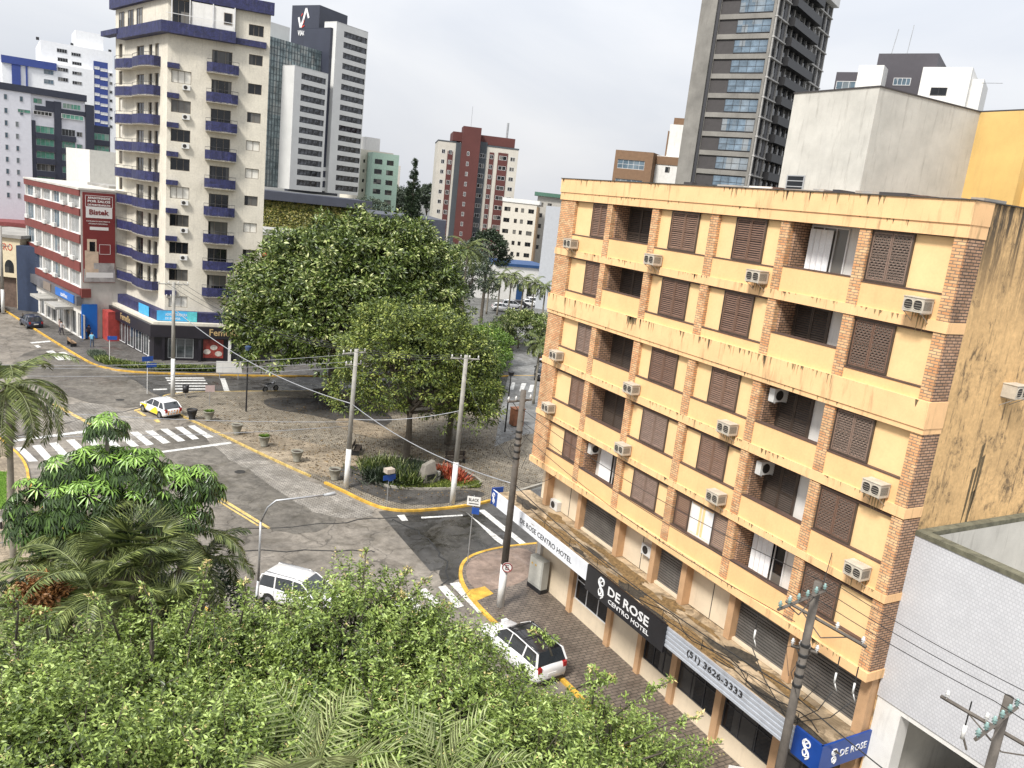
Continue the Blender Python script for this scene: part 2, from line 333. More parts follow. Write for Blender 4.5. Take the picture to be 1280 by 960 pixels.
LINEY = mat('yellow_road_paint', (.55, .40, .14), .7, var=.4, scale=2, fine=.3, bscale=9)

flat('ground', [(-2500, -400), (2500, -400), (2500, 3500), (-2500, 3500)], -.02, road_mat('far_ground', (.14, .14, .13), .2, seed=4))
flat('main_road', [(-40, -5), (21, -5), (21, 46), (19, 60), (11, 82), (13, 92), (-6, 130), (-30, 230), (-60, 230), (-40, 90)], 0.0, ASPH)
flat('side_street', [(18, 38.5), (62, 36), (62, 52), (18, 47.5)], 0.004, WETR)
flat('side_road', [(7.5, 78.2), (60, 76), (60, 88), (4.5, 87.2), (2, 90)], 0.008, WETR)
g = [G(*p) for p in ((232, 535), (285, 552), (340, 590), (400, 625), (430, 660), (330, 672), (235, 590), (160, 540))]
flat('asphalt_patch', jit(g), 0.012, ASPHD)
g = [G(*p) for p in ((60, 430), (200, 488), (180, 515), (90, 500), (30, 470), (10, 450))]
flat('asphalt_patch', jit(g), 0.016, ASPHD)
# cobbled edge of the main road in front of the plaza
g = [G(*p) for p in ((245, 530), (345, 582), (420, 616), (485, 646), (400, 650), (330, 600), (265, 560))]
flat('cobbled_strip', jit(g), 0.018, COBR)
g = [G(*p) for p in ((60, 510), (120, 500), (200, 532), (190, 552), (120, 560), (80, 530))]
flat('cobbled_strip', jit(g), 0.018, COBR)
g = [G(*p) for p in ((560, 648), (600, 640), (640, 650), (655, 660), (600, 690), (575, 722), (558, 735), (545, 715), (560, 700), (540, 680), (525, 668))]
PUD = mat('puddle_water', (.022, .021, .02), .10, var=.3, scale=.5, spec=.8)
flat('wet_patch', jit(g, .05), 0.012, road_mat('dark_wet_asphalt', (.062, .058, .052), .3, wet=.36, rough=.5, seed=12, dirt=.95))
# dark cracks / tar joints
TAR = mat('tar_joint', (.02, .02, .02), .6, var=.3)
for q in (((268, 664), (340, 660), (410, 655), (470, 648), (540, 645), (600, 643)), ((490, 650), (520, 662), (540, 680), (560, 705), (555, 735)), ((280, 690), (400, 688), (470, 690)), ((10, 548), (120, 520), (200, 505))):
    pl = [G(*p) for p in q]; pl = [(x+rng.normal(0, .07), y+rng.normal(0, .12)) for x, y in smooth(pl, 2)]
    ribbon('tar_joint', pl, .09, 0.0, 0.022, TAR)

# --- pavements as raised islands
plaza_k = [(60, 77), (24, 78.6), (11, 79.3), (8.2, 78.6), (7.4, 77.2), (7.7, 74.5), (8.8, 70.6), (9.4, 69.4), (13.5, 58.9), (16.5, 52.2), (17.6, 49.2), (18.6, 47.5), (20.4, 46.8), (25.3, 46.9), (28.4, 48.3), (33.5, 50.2), (38, 52), (42, 60), (44, 68), (52, 77)]
PK = smooth(plaza_k[1:16], 2)
slab('plaza_pavement', [plaza_k[0]]+PK+plaza_k[16:], 0, .13, PAVE)
ribbon('kerb', [p for p in PK if p[0] < 15.8 or (p[0] < 24 and p[1] > 70)], .15, 0, .142, YELF)
ribbon('kerb', [p for p in PK if 15.5 < p[0] < 26.5 and p[1] < 56], .20, 0, .15, YEL)
ribbon('kerb', [p for p in PK if p[0] >= 26.3 and p[1] < 60]+[(33.5, 50.2), (38, 52)], .22, 0, .15, KERB)
# earthy / worn areas of the plaza
zw_ = .13
for q, m in ((((238, 518), (300, 535), (420, 560), (470, 575), (425, 605), (340, 573), (262, 536)), PAVEP), (((430, 575), (520, 612), (600, 612), (610, 622), (520, 634), (470, 622), (420, 600)), PAVED),
             (((330, 495), (430, 500), (500, 520), (470, 540), (400, 520), (330, 510)), PAVED), (((420, 520), (470, 530), (520, 545), (480, 552), (420, 535)), PAVEP)):
    zw_ += .004; b = flat('worn_paving', smooth([G(*p, .13) for p in q], 2, True), zw_, m)
# block side of the white-and-blue tower
tow = [(-14, 152), (-8.6, 128), (-4.5, 114), (-1.6, 103.9), (1.2, 94.5), (2.6, 90.4), (4.8, 88.1), (8, 87.0), (12, 86.5), (19.1, 85.3), (60, 84)]
TK = smooth(tow, 2)
slab('corner_pavement', TK+[(60, 130), (40, 160), (0, 180)], 0, .13, road_mat('dark_paving', (.13, .12, .11), .1, cob=.3, wet=.45, seed=15))
ribbon('kerb', TK, .19, 0, .15, YEL)
# left side park pavement
lft = [(-8.6, 128-14), (-11.5, 110), (-8.5, 92), (-6.5, 80), (-5.2, 70), (-4.2, 66), (-2.6, 61.5), (-2.2, 56), (-1.0, 50), (2.5, 43), (5.5, 38.5), (7.5, 33), (8.5, 27), (9, 10), (9, -5)]
LKk = smooth(lft[1:], 2)
slab('park_pavement', LKk+[(-45, -5), (-45, 110)], 0, .13, PAVEP)
ribbon('kerb', LKk, .16, 0, .15, YEL)
# hotel side pavement
hot = [(62, 36.5), (40, 38.6), (29, 39.7), (25, 40.1), (22.4, 40.0), (20.4, 39.2), (19.2, 37.2), (18.8, 34.8), (18.9, 31.5), (19.5, 28.4), (19.7, 24), (19.7, -5)]
HK = smooth(hot, 2)
slab('hotel_pavement', HK+[(24, -5), (24, 36.4), (62, 36.4)], 0, .13, brick('brown_pavers', (.135, .108, .088), (.185, .15, .12), (.045, .04, .035), .4, .2, .02, .35, flat=True, rough=.5, bump=.4))
ribbon('kerb', HK, .20, 0, .15, YEL)
g = [G(*p, .13) for p in ((583, 700), (615, 688), (668, 683), (668, 725), (600, 742), (582, 725))]
flat('worn_paving', smooth(g, 2, True), .134, road_mat('red_screed', (.27, .2, .16), .2, wet=.4, seed=21))
g = [G(*p, .13) for p in ((583, 738), (606, 733), (617, 742), (594, 752))]
flat('kerb_ramp', g, .137, YEL)
# right-hand street beyond the plaza
rs = [G(618, 560), G(655, 545), G(700, 540), G(740, 500), G(760, 400), G(700, 372), G(640, 382), G(645, 415), G(640, 450), G(628, 500)]
flat('back_street', rs, .142, road_mat('light_asphalt', (.2, .2, .195), .2, wet=.4, seed=31))
# --- painted markings
def stripe(a, b, w, m=LINEW, z=.026, name='road_marking'):
    a, b = Vector(a), Vector(b); t = (b-a).normalized(); n = Vector((-t.y, t.x))*w/2
    flat(name, [a-n, b-n, b+n, a+n], z, m)
def quadpx(pts, m=LINEW, z=.026, name='crosswalk'):
    flat(name, [G(*p, z) for p in pts], z, m)
# near crosswalk across the main road (bars read off the photo)
zz = lambda x, y: (x/3.765, 380+y/3.765)
for q in (((72,677),(108,672),(180,740),(135,742)), ((150,667),(190,662),(250,728),(212,735)), ((230,655),(268,650),(330,715),(292,722)),
          ((310,640),(350,636),(420,705),(382,710)), ((395,632),(432,628),(502,692),(465,698)), ((470,622),(508,618),(580,680),(545,688)), ((545,612),(580,608),(655,668),(620,674)),
          ((610,603),(648,600),(725,660),(690,666)), ((682,597),(718,594),(803,652),(768,658)), ((752,588),(788,586),(873,643),(838,648)), ((822,580),(858,577),(938,634),(905,638)), ((882,573),(915,570),(1005,626),(972,630))):
    quadpx([zz(*p) for p in q])
for q in (((50,640),(400,595),(405,605),(55,650)), ((760,692),(1085,648),(1090,657),(765,700))): quadpx([zz(*p) for p in q], name='stop_line')
for q in (((240,470),(262,470),(480,585),(455,588)),): quadpx([zz(*p) for p in q], LINEY, .02, 'centre_line')
z8f = lambda x, y: (240+x/3.556, 430+y/3.556)
quadpx([z8f(*p) for p in ((115,685),(128,680),(352,818),(338,822))], LINEY, .02, 'centre_line'); quadpx([z8f(*p) for p in ((100,692),(110,690),(300,806),(290,808))], LINEY, .02, 'centre_line')
for q in (((630,498),(665,490),(668,496),(634,505)), ((722,545),(745,542),(755,556),(738,558)), ((640,505),(655,503),(690,525),(676,528))): quadpx([zz(*p) for p in q], LINEY, .02)
# side road crosswalk by the tower
zq = lambda x, y: (140+x/6.4, 380+y/6.4)
for y0, xa, xb in ((588, 425, 735), (606, 435, 745), (630, 450, 760), (652, 470, 775), (675, 490, 790), (700, 510, 800)):
    quadpx([zq(xa, y0), zq(xb, y0), zq(xb+6, y0+9), zq(xa+6, y0+9)], z=.03)
quadpx([zq(*p) for p in ((865,595),(905,595),(945,708),(900,708))], z=.03)
quadpx([zq(*p) for p in ((330,680),(440,676),(440,686),(330,690))], z=.03)
for q in (((215,222),(248,218),(310,262),(275,265)), ((275,228),(305,225),(358,260),(325,264)), ((160,195),(180,193),(195,203),(175,206)), ((140,180),(235,172),(240,178),(150,186))): quadpx([zz(*p) for p in q])
# crosswalk between plaza corner and hotel corner
z5c = lambda x, y: (440+x/4.923, 540+y/4.923)
for q in (((775,480),(815,478),(1085,695),(1045,700)), ((700,490),(730,515),(930,665),(925,695),(880,665),(780,565)), ((277,513),(322,508),(345,545),(308,548)), ((940,505),(985,510),(1160,640),(1120,630)),
          ((425,522),(680,508),(682,516),(428,532))): quadpx([z5c(*p) for p in q], z=.03)
z6c = lambda x, y: (300+x/2.909, 620+y/2.909)
for q in (((588,355),(615,350),(690,440),(655,445)), ((645,345),(675,335),(735,395),(705,405)), ((720,330),(748,325),(815,400),(785,408)), ((762,318),(795,312),(900,420),(865,425)), ((555,405),(575,400),(635,490),(612,498)),
          ((530,360),(552,356),(600,410),(570,415))): quadpx([z6c(*p) for p in q], z=.03)
# back street bars
for q in (((640,478),(644,478),(642,487),(637,487)), ((652,479),(658,479),(654,489),(649,489)), ((663,481),(668,481),(665,490),(660,490)), ((651,417),(655,416),(655,420),(651,421)), ((660,418),(664,418),(664,423),(660,423))): quadpx(q, z=.152)
# grass patches, planted bed
GRASS = leafmat('grass_blades', ((0, (.03, .07, .012)), (.5, (.09, .17, .03)), (1, (.2, .3, .07))))
BEDK = smooth([G(*p, .13) for p in ((448, 583), (470, 570), (500, 572), (560, 584), (590, 594), (606, 607), (570, 612), (520, 613), (480, 609), (462, 600))], 2, True)
o = MB().prism(BEDK, .13, .24, 0).build('planting_bed', mat('bed_soil', (.05, .04, .028), .95, var=.4)); tag(o, kind='structure')
ribbon('bed_edging', BEDK+BEDK[:2], .16, .13, .30, KERB)
# =================================================================== YELLOW HOTEL BUILDING
YW = mat('yellow_render', (.79, .495, .235), .8, var=.10, scale=.8, streak=.18, stain=(.22, .16, .08), fine=.04, bscale=12)
YP = mat('yellow_panel', (.80, .545, .275), .75, var=.07, scale=1.0, fine=.03, bscale=12)
YB = mat('yellow_band_stained', (.82, .515, .26), .8, var=.12, scale=1.0, streak=.85, stain=(.15, .115, .06), fine=.05)
YS = stained('yellow_side_wall_weathered', (.66, .43, .20), (.075, .055, .035))
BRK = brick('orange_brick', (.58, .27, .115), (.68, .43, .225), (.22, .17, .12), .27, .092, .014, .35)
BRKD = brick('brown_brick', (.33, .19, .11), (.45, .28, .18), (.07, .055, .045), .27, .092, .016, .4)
SHUT = mat('brown_shutter', (.20, .12, .082), .55, var=.35, scale=6, fine=.2)
SHUTD = mat('dark_shutter', (.075, .055, .042), .5, var=.35, scale=6, fine=.2)
CREAM = mat('cream_wall', (.68, .57, .42), .8, var=.12, scale=.9, streak=.2, stain=(.2, .15, .1))
TAN = mat('tan_pillar', (.50, .31, .17), .8, var=.15, streak=.2)
ROLL = mat('roller_shutter_grey', (.17, .16, .15), .5, .3, var=.3, scale=1.5, streak=.3)
SILL = mat('dark_timber_sill', (.10, .06, .045), .7, var=.3)
CURT = mat('white_curtain', (.78, .79, .80), .9, var=.1, scale=4)
HX, HY = 22.5, 36.3
hotel = thing('hotel_building', 'yellow five storey building with brick pilasters, brown shutters and shops under a long canopy', 'building', (HX, HY, 0), -PI/2)
W_ = 22.05; DEP = 8.3
rr_ = random.Random(4)
# bays along x
PIL = [(0, 1.38), (4.18, 4.6), (7.6, 8.05), (11.35, 11.8), (15.05, 15.45), (18.4, 18.82), (21.65, 22.05)]
ROWS = [(19.75, 21.38), (16.93, 18.55), (14.0, 15.52), (11.15, 12.69), (8.37, 9.82)]
BALC = [(4.6, 7.6), (15.45, 18.4)]
WIN = [(1.38, 4.18, 2.83, 4.18), (8.05, 11.35, 8.83, 10.6), (11.8, 15.05, 12.7, 14.3), (18.82, 21.65, 18.82, 20.35)]
b = MB()
# core walls: back, left side, right side, roof, front plane behind panels
b.box(0.05, 22.0, 1.5, DEP, 7.2, 21.9, 0)
b.build('wall', YW, hotel); MB().box(.4, 22.0, 1.5, DEP, 0, 7.2).build('wall', CREAM, hotel)
b = MB(); b.box(.06, 21.98, .3, DEP-.01, 21.9, 22.0, 0); b.build('roof', ROOF, hotel)
b = MB()                                            # side walls
b.box(22.0, 22.05, .78, DEP, 7.2, 22.415); b.box(22.0, 22.04, .78, DEP, 0, 7.2)
b.build('side_wall', YS, hotel)
b = MB(); b.box(0, .05, .3, DEP, 7.2, 22.3); b.build('side_wall', YW, hotel)
b = MB(); b.box(.05, 22.0, DEP-.2, DEP-.001, 22.0, 22.35); b.box(.05, .25, .3, DEP-.2, 22.0, 22.35); b.build('parapet', YB, hotel)
# front panels with holes at the balconies
for x0, x1, s0, s1 in WIN:
    for z0, z1 in ROWS: MB().box(x0, x1, .14, .30, z0-.02, z1+.02).build('render_panel', YP, hotel)
b = MB()
for x0, x1, s0, s1 in WIN: b.box(x0, x1, .30, 1.5, 7.4, 21.9)
for z0 in (7.48, 9.95, 12.8, 15.9, 18.6, 21.5): b.box(0.05, 22.0, .22, 1.5, z0+.02, z0+.22)
b.build('floor_slab', YW, hotel)
# spandrels between pilasters
b = MB()
fl = [18.92, 16.52, 13.13, 10.2, 7.48]
for (z0, z1), f0 in zip(ROWS, fl):
    for a, c in zip(PIL, PIL[1:]):
        bal = (a[1], c[0]) in BALC
        top = z0-.06 if not bal else f0+.86 if z0 > 19 or True else z0
        MB().box(a[1], c[0], -.0, .22, f0-.01, top).build('spandrel', YW, hotel)
b = MB()
for (z0, z1), f0 in zip(ROWS, fl):
    for a, c in zip(PIL, PIL[1:]):
        bal = (a[1], c[0]) in BALC
        b = MB()
        if bal: b.box(a[1]+.01, c[0]-.01, -.02, .24, f0+.86, f0+.90)
        else: b.box(a[1]+.01, c[0]-.01, -.02, .2, z0-.06, z0-.015); MB().box(a[1]+.01, c[0]-.01, .03, .2, z1-.03, z1+.03).build('lintel', SILL, hotel)
        b.build('sill', SILL, hotel)
# brick pilasters
for i, (x0, x1) in enumerate(PIL):
    b = MB()
    for k, ((z0, z1), f0) in enumerate(zip(ROWS, fl)):
        e = i in (0, 6)
        b.box(x0 if x0 else .002, x1-(.02 if i == 6 else 0), -.03, .3, (f0 if k else 18.92) if not (i == 6) else f0, z1+.06)
    b.build('brick_pilaster', BRK, hotel)
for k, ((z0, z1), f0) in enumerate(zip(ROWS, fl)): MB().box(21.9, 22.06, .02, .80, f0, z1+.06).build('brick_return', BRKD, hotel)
# horizontal bands
b = MB()
for z0, z1, d in ((18.60, 18.93, .07), (12.80, 13.14, .07), (9.94, 10.21, .07)): b.box(-.03, 22.08, -d, .8, z0, z1)
b.box(-.03, 22.08, -.09, .8, 15.52, 15.70)
b.box(-.03, 22.08, -.09, .8, 21.38, 21.75)
b.build('floor_band', YB, hotel)
b = MB(); b.box(-.05, 22.10, -.13, .8, 15.70, 16.53); b.build('floor_band', YB, hotel)
b = MB(); b.box(-.05, 22.10, -.13, .8, 21.75, 22.42); b.build('parapet', YB, hotel)
b = MB(); b.box(-.05, 22.10, -.12, 1.0, 7.17, 7.49); b.build('floor_band', YB, hotel)
b = MB(); b.box(-.08, 22.14, -.17, -.02, 22.42, 22.45); b.box(22.0, 22.12, -.02, DEP, 22.42, 22.45); b.build('flashing', mat('dark_flashing', (.06, .055, .05), .6, var=.3), hotel)
for i in range(25):
    x = 8+i*.55+rr_.random()*.3; MB().box(x, min(21.9, x+.3+rr_.random()*1.2), .1+rr_.random()*.5, 1.0+rr_.random(), 22.40, 22.47+rr_.random()*.10).build('roof_sheet', rr_.choice([ROOF, SILL, DKFR, WHITE, CONC]), hotel)
# balcony interiors
for bi, (x0, x1) in enumerate(BALC):
    for k, ((z0, z1), f0) in enumerate(zip(ROWS, fl)):
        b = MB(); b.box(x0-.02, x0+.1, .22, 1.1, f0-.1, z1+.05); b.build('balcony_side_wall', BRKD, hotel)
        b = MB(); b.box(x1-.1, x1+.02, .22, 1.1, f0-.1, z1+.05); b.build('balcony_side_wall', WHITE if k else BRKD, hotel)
        b = MB(); b.box(x0+.1, x1-.1, 1.0, 1.08, f0, z1+.1); b.build('balcony_wall', WHITE, hotel)
# drip stains below edges
DR1 = mat('drip_stain', (.30, .215, .10), .9, var=.4, scale=8); DR2 = mat('dark_drip_stain', (.13, .095, .05), .9, var=.4, scale=8)
for z1_, y_, ln_, n_ in ((16.525, -.134, .5, 150), (22.41, -.134, .4, 110), (18.925, -.074, .22, 110), (13.135, -.074, .22, 110), (10.205, -.074, .2, 100), (7.485, -.124, .25, 120), (21.745, -.094, .2, 60), (15.69, -.094, .15, 60)):
    b = MB()
    for _ in range(n_):
        x = rr_.random()*21.9+.05
        if math.sin(x*1.3+z1_)+math.sin(x*.47+z1_*2) < -.6: continue
        w_ = .012+.05*rr_.random()**2; l_ = ln_*rr_.random()**1.7+.03; k = rr_.random() < .4
        b.face([(x-w_, y_, z1_), (x-w_*.5, y_, z1_-l_*.6), (x, y_, z1_-l_), (x+w_*.6, y_, z1_-l_*.5), (x+w_, y_, z1_)], 1 if k else 0)
    b.build('drip_stains', [DR1, DR2], hotel)
b = MB()
for k in range(7): x = 7.0+.10*k; b.face([(x, -.134, 16.52), (x+.02, -.134, 16.1-.25*math.sin(k*2)), (x+.07, -.134, 16.2), (x+.11, -.134, 16.52)], 0)
b.build('crack_stain', [DR2], hotel)
for x_, z_ in ((1.3, 18.9), (22.03, 15.2)): pass
b = MB()
for k, (y0, z0) in enumerate(((3.2, 15.0), (3.35, 14.6), (3.0, 14.2), (3.25, 13.4))): b.face([(22.053, y0, z0), (22.053, y0+.16, z0+.1), (22.053, y0+.12, z0-1.4), (22.053, y0+.02, z0-2.0)], 0)
b.build('dark_run_stain', [DR2], hotel)
# shutters (geometry: frame + slats)
def shutter_mesh(wd, h, m, lattice=False):
    b = MB(); fr = .05
    b.box(0, wd, 0, .045, 0, fr); b.box(0, wd, 0, .045, h-fr, h); b.box(0, fr, 0, .045, fr, h-fr); b.box(wd-fr, wd, 0, .045, fr, h-fr); b.box(fr, wd-fr, .002, .043, h*.5-.025, h*.5+.025)
    n = int(h/.085)
    for i in range(n):
        z = fr+(h-2*fr)*(i+.5)/n; b.face([(fr, .005, z-.03), (wd-fr, .005, z-.03), (wd-fr, .04, z+.02), (fr, .04, z+.02)])
    b.box(fr, wd-fr, .041, .044, fr, h-fr, 2)
    if lattice:
        q = .11
        def clipline(c, s):
            pts = []
            for i in range(60):
                x = fr+(wd-2*fr)*i/59.; z = c+s*x
                if fr <= z <= h-fr: pts.append((x, z))
            return pts
        for c in np.arange(-wd, h+wd, q*1.3):
            for s in (1, -1):
                p = clipline(c, s)
                if len(p) > 2:
                    (xa, za), (xb, zb) = p[0], p[-1]; b.face([(xa, -.012, za-.012), (xb, -.012, zb-.012), (xb, -.012, zb+.012), (xa, -.012, za+.012)], 1)
    return b.mesh([m, mat('lattice_grille', (.20, .16, .13), .5, .3), BLACK], name='shutter')
_sc = {}
SH2 = [mat('brown_shutter_b', (.165, .095, .065), .6, var=.35, scale=6, fine=.2), mat('brown_shutter_c', (.22, .15, .115), .6, var=.35, scale=6, fine=.2)]
def shutters(parent, x0, x1, z0, z1, y, m, lattice=False, n=2):
    if m is SHUT: m = rr_.choice([SHUT]+SH2)
    f = MB(); f.box(x0, x1, y-.02, y+.08, z0, z0+.04); f.box(x0, x1, y-.02, y+.08, z1-.04, z1); f.box(x0, x0+.04, y-.018, y+.08, z0+.04, z1-.04); f.box(x1-.04, x1, y-.018, y+.08, z0+.04, z1-.04); f.box(x0+.04, x1-.04, y+.07, y+.079, z0+.04, z1-.04, 0)
    wf = f.build('shutter_frame', SHUTD, parent)
    w = (x1-x0-.1)/n; key = (round(w, 2), round(z1-z0, 2), m.name, lattice)
    if key not in _sc: _sc[key] = shutter_mesh(w-.015, z1-z0-.1, m, lattice)
    for i in range(n): put('shutter_leaf', _sc[key], wf, (x0+.05+i*w+.004, y, z0+.05))
for i, (x0, x1, s0, s1) in enumerate(WIN):
    for k, (z0, z1) in enumerate(ROWS):
        if i == 2 and k == 4:
            shutters(hotel, 11.85, 12.75, z0, z1, .10, SHUT, n=1); shutters(hotel, 14.15, 15.0, z0, z1, .10, SHUT, n=1)
            o = window(hotel, (0, 0), (1, 0), 12.78, z0+.02, 1.34, z1-z0-.04, (WHFR, GLASSB), 2, 1, .12, .05)
            c = MB(); xs = np.linspace(.06, .5, 14)
            for q in range(13): c.face([(xs[q], .03+(q % 2)*.012, .08), (xs[q+1], .03+((q+1) % 2)*.012, .08), (xs[q+1], .03+((q+1) % 2)*.012, z1-z0-.15), (xs[q], .03+(q % 2)*.012, z1-z0-.15)])
            c.build('curtain', CURT, o, loc=(0, -.02, 0)); c.build('curtain', CURT, o, loc=(.78, -.02, 0))
            continue
        shutters(hotel, s0, s1-.02, z0, z1-.03, .08, SHUT, lattice=(i == 3))
# balcony doors
def glazed(x0, x1, z0, z1, parent, y=1.0, curt=True):
    o = window(parent, (0, 0), (1, 0), x0, z0, x1-x0, z1-z0, (WHFR, GLASS), 3, 1, y-.06, .05, name='balcony_door')
    if curt:
        c = MB(); n = 9; xs = np.linspace(.08, (x1-x0)*.66, n)
        for q in range(n-1): c.face([(xs[q], (q % 2)*.10-.12, .05), (xs[q+1], ((q+1) % 2)*.10-.12, .05), (xs[q+1], ((q+1) % 2)*.10-.12, z1-z0-.12), (xs[q], (q % 2)*.10-.12, z1-z0-.12)])
        c.build('curtain', CURT, o)
for k, ((z0, z1), f0) in enumerate(zip(ROWS, fl)):
    if k == 4: glazed(5.1, 6.7, f0+.05, z1-.05, hotel)
    else: shutters(hotel, 4.72, 6.6, f0+.05, z1-.02, .93, SHUTD)
    if k in (0, 4): glazed(15.6, 17.25, f0+.05, z1-.05, hotel); 
    else: shutters(hotel, 15.57, 17.15, f0+.05, z1-.02, .93, SHUTD)
# mezzanine with roller shutters
MZ0, MZ1 = 4.95, 7.17
MP = [(1.0, 1.32), (4.3, 4.62), (7.65, 7.97), (10.4, 10.72), (12.5, 12.82), (15.4, 15.72), (18.5, 18.82), (21.6, 21.98)]
for x0, x1 in MP: MB().box(x0, x1, .42, .9, MZ0, MZ1).build('pillar', TAN, hotel)
b = MB(); b.box(.1, 22.0, .85, 1.5, MZ0, MZ1); b.build('mezzanine_wall', CREAM, hotel)
rollers = [(4.62, 7.65), (10.72, 12.5), (15.72, 18.5), (18.82, 21.6)]
for x0, x1 in rollers:
    b = MB(); z = MZ0+.12
    while z < MZ1-.02:
        b.box(x0+.02, x1-.02, .74, .84, z, z+.075); b.box(x0+.02, x1-.02, .80, .84, z+.075, z+.125); z += .125
    b.build('roller_shutter', ROLL, hotel)
    MB().box(x0, x1, .6, .9, MZ0, MZ0+.12).build('sill', CREAM, hotel)
for x in (3.0, 9.3, 14.1): MB().box(x, x+.03, .835, .85, MZ0+.02, MZ1).build('panel_joint', DKFR, hotel)
# canopy slab, stained
CANM = road_mat('canopy_concrete', (.46, .35, .225), .5, seed=41, dirt=.8)
b = MB(); b.box(-1.1, 22.02, -1.5, .84, 4.72, 4.93); b.box(-1.1, 22.02, -1.5, -1.38, 4.93, 5.05); b.build('canopy', CANM, hotel)
MOS1 = mat('canopy_moss', (.20, .125, .05), .95, var=.5, scale=5, fine=.4, bscale=14); MOS2 = mat('canopy_grime', (.055, .045, .032), .95, var=.5, scale=5, fine=.4, bscale=14)
for k in range(30):
    xx = rr_.random()*20; yy = -1.25+rr_.random()*1.5; a_ = .5+rr_.random()*1.4; b_ = .12+rr_.random()*.3; q = MB(); n_ = 22; kk = rr_.random()*6
    q.face([(xx+a_*math.cos(t)*(1+.3*math.sin(3*t+kk)+.15*math.sin(7*t)+.12*rr_.random()), yy+b_*math.sin(t)*(1+.3*math.sin(4*t+kk)+.2*rr_.random()), 4.932+.0012*k) for t in np.linspace(0, 2*PI, n_, endpoint=False)])
    q.build('moss_patch', MOS1 if k % 3 else MOS2, hotel)
# ground floor
b = MB(); b.box(.1, 21.9, .95, 1.5, 0, 4.72); b.build('ground_floor_wall', CREAM, hotel)
GP = [(.75, 1.1), (4.2, 4.55), (7.7, 8.05), (10.2, 10.5), (12.6, 12.95), (15.4, 15.75), (18.5, 18.85), (21.4, 21.9)]
for i, (x0, x1) in enumerate(GP): MB().box(x0, x1, .62, 1.0, .13, 4.72).build('pillar', WHITE if i == 0 else TAN, hotel)
for (a, c) in zip(GP[1:], GP[2:]):
    x0, x1 = a[1], c[0]
    if a[0] > 7 and a[0] < 8:
        continue
    MB().box(x0, x1, .80, .96, .13, 1.0).build('dado_wall', CREAM, hotel)
    window(hotel, (0, 0), (1, 0), x0+.02, 1.0, x1-x0-.04, 2.2, (WHFR if a[0] < 5 else DKFR, GLASS), 3, 2, .84, .05, name='shop_window')
b = MB(); b.box(8.05, 10.2, .80, .96, .13, 3.4); b.build('dado_wall', CREAM, hotel)
MB().box(1.1, 4.2, .80, .96, .13, 3.4).build('shop_front', CREAM, hotel)
b = MB()
for i in range(7): b.box(1.12, 4.18, .76, .8, 3.0+i*.2, 3.06+i*.2)
b.build('vent_bars', DKFR, hotel)
# board with the hotel's name under the canopy
NAVY = mat('navy_board', (.018, .025, .05), .35, var=.2)
LETW = mat('letter_white', (.75, .75, .75), .5, var=.05)
LETK = mat('letter_black', (.02, .02, .022), .5, var=.05)
bd = MB(); bd.box(8.0, 11.6, .52, .6, 2.3, 4.3); bd = bd.build('name_board', NAVY, hotel)
text('lettering', 'DE ROSE', .5, bd, (8.25, .515, 3.3), LETW, w=1.9, h=.42)
for i, wd in enumerate((1.9, 1.6, 1.3)): text('lettering', 'CENTRO HOTEL', .2, bd, (8.3, .515, 3.0-.25*i), LETW, w=wd, h=.1)
# canopy fascia signs (x along facade; y = -1.5)
SGW = mat('sign_white_sheet', (.72, .74, .78), .35, var=.08, streak=.15)
SGG = mat('corrugated_sheet', (.50, .53, .58), .4, .3, var=.15, streak=.3)
SGK = mat('sign_black', (.014, .014, .017), .3, var=.2)
SGB = mat('sign_blue', (.01, .055, .27), .35, var=.15)
def emblem(b, x, z, s, y):                         # the hotel's twin-loop mark, drawn with strokes
    for sx in (0, 1):
        p = [(x+(.5*math.sin(t*2*PI)*.35+.18*sx)*s, y, z+(t-.5)*s-.12*s*sx) for t in np.linspace(0, 1, 13)]
        b.tube(p, .045*s, 6)
    for cz in (.28, -.28):
        b.tube([(x+.12*s+.2*s*math.cos(a), y, z+cz*s+.2*s*math.sin(a)) for a in np.linspace(0, 2*PI, 15)], .038*s, 6)
s1 = MB().box(-1.15, 8.6, -1.58, -1.5, 4.30, 5.12).build('white_fascia', SGW, hotel)
text('lettering', 'DE ROSE CENTRO HOTEL', .5, s1, (2.15, -1.585, 4.52), LETK, w=5.1, h=.27, bold=.0)
s0 = MB().box(-1.21, -1.15, -1.62, -.9, 4.25, 5.22).build('blue_end_panel', SGB, hotel)
e = MB(); emblem(e, -1.0, 4.72, .55, -1.60); MB().box(-1.15, -.55, -1.595, -1.581, 4.3, 5.12).build('blue_panel', SGB, s1); e.build('emblem', LETW, s1)
s2 = MB().box(8.6, 14.3, -1.62, -1.5, 3.95, 5.16).build('black_fascia', SGK, hotel)
text('lettering', 'DE ROSE', .8, s2, (10.35, -1.625, 4.50), LETW, w=2.9, h=.42, bold=.012)
text('lettering', 'CENTRO HOTEL', .3, s2, (10.45, -1.625, 4.15), LETW, w=2.9, h=.2)
e = MB(); emblem(e, 9.75, 4.62, .85, -1.64); e.build('emblem', LETW, s2)
s3 = MB()
for i in range(9): s3.box(14.3, 21.0, -1.56+(i % 2)*.02, -1.5, 4.25+i*.095, 4.25+(i+1)*.095)
s3 = s3.build('corrugated_fascia', SGG, hotel)
text('lettering', '(51) 3626-3333', .5, s3, (15.6, -1.565, 4.55), LETK, w=3.0, h=.34, bold=.004)
s4 = MB().box(21.0, 22.1, -1.60, -1.5, 4.2, 5.2).build('blue_fascia', SGB, hotel)
e = MB(); emblem(e, 21.5, 4.75, .6, -1.62); e.build('emblem', LETW, s4)
s5 = MB().box(22.05, 22.12, -1.59, .95, 4.25, 5.2).build('blue_fascia', SGB, hotel)
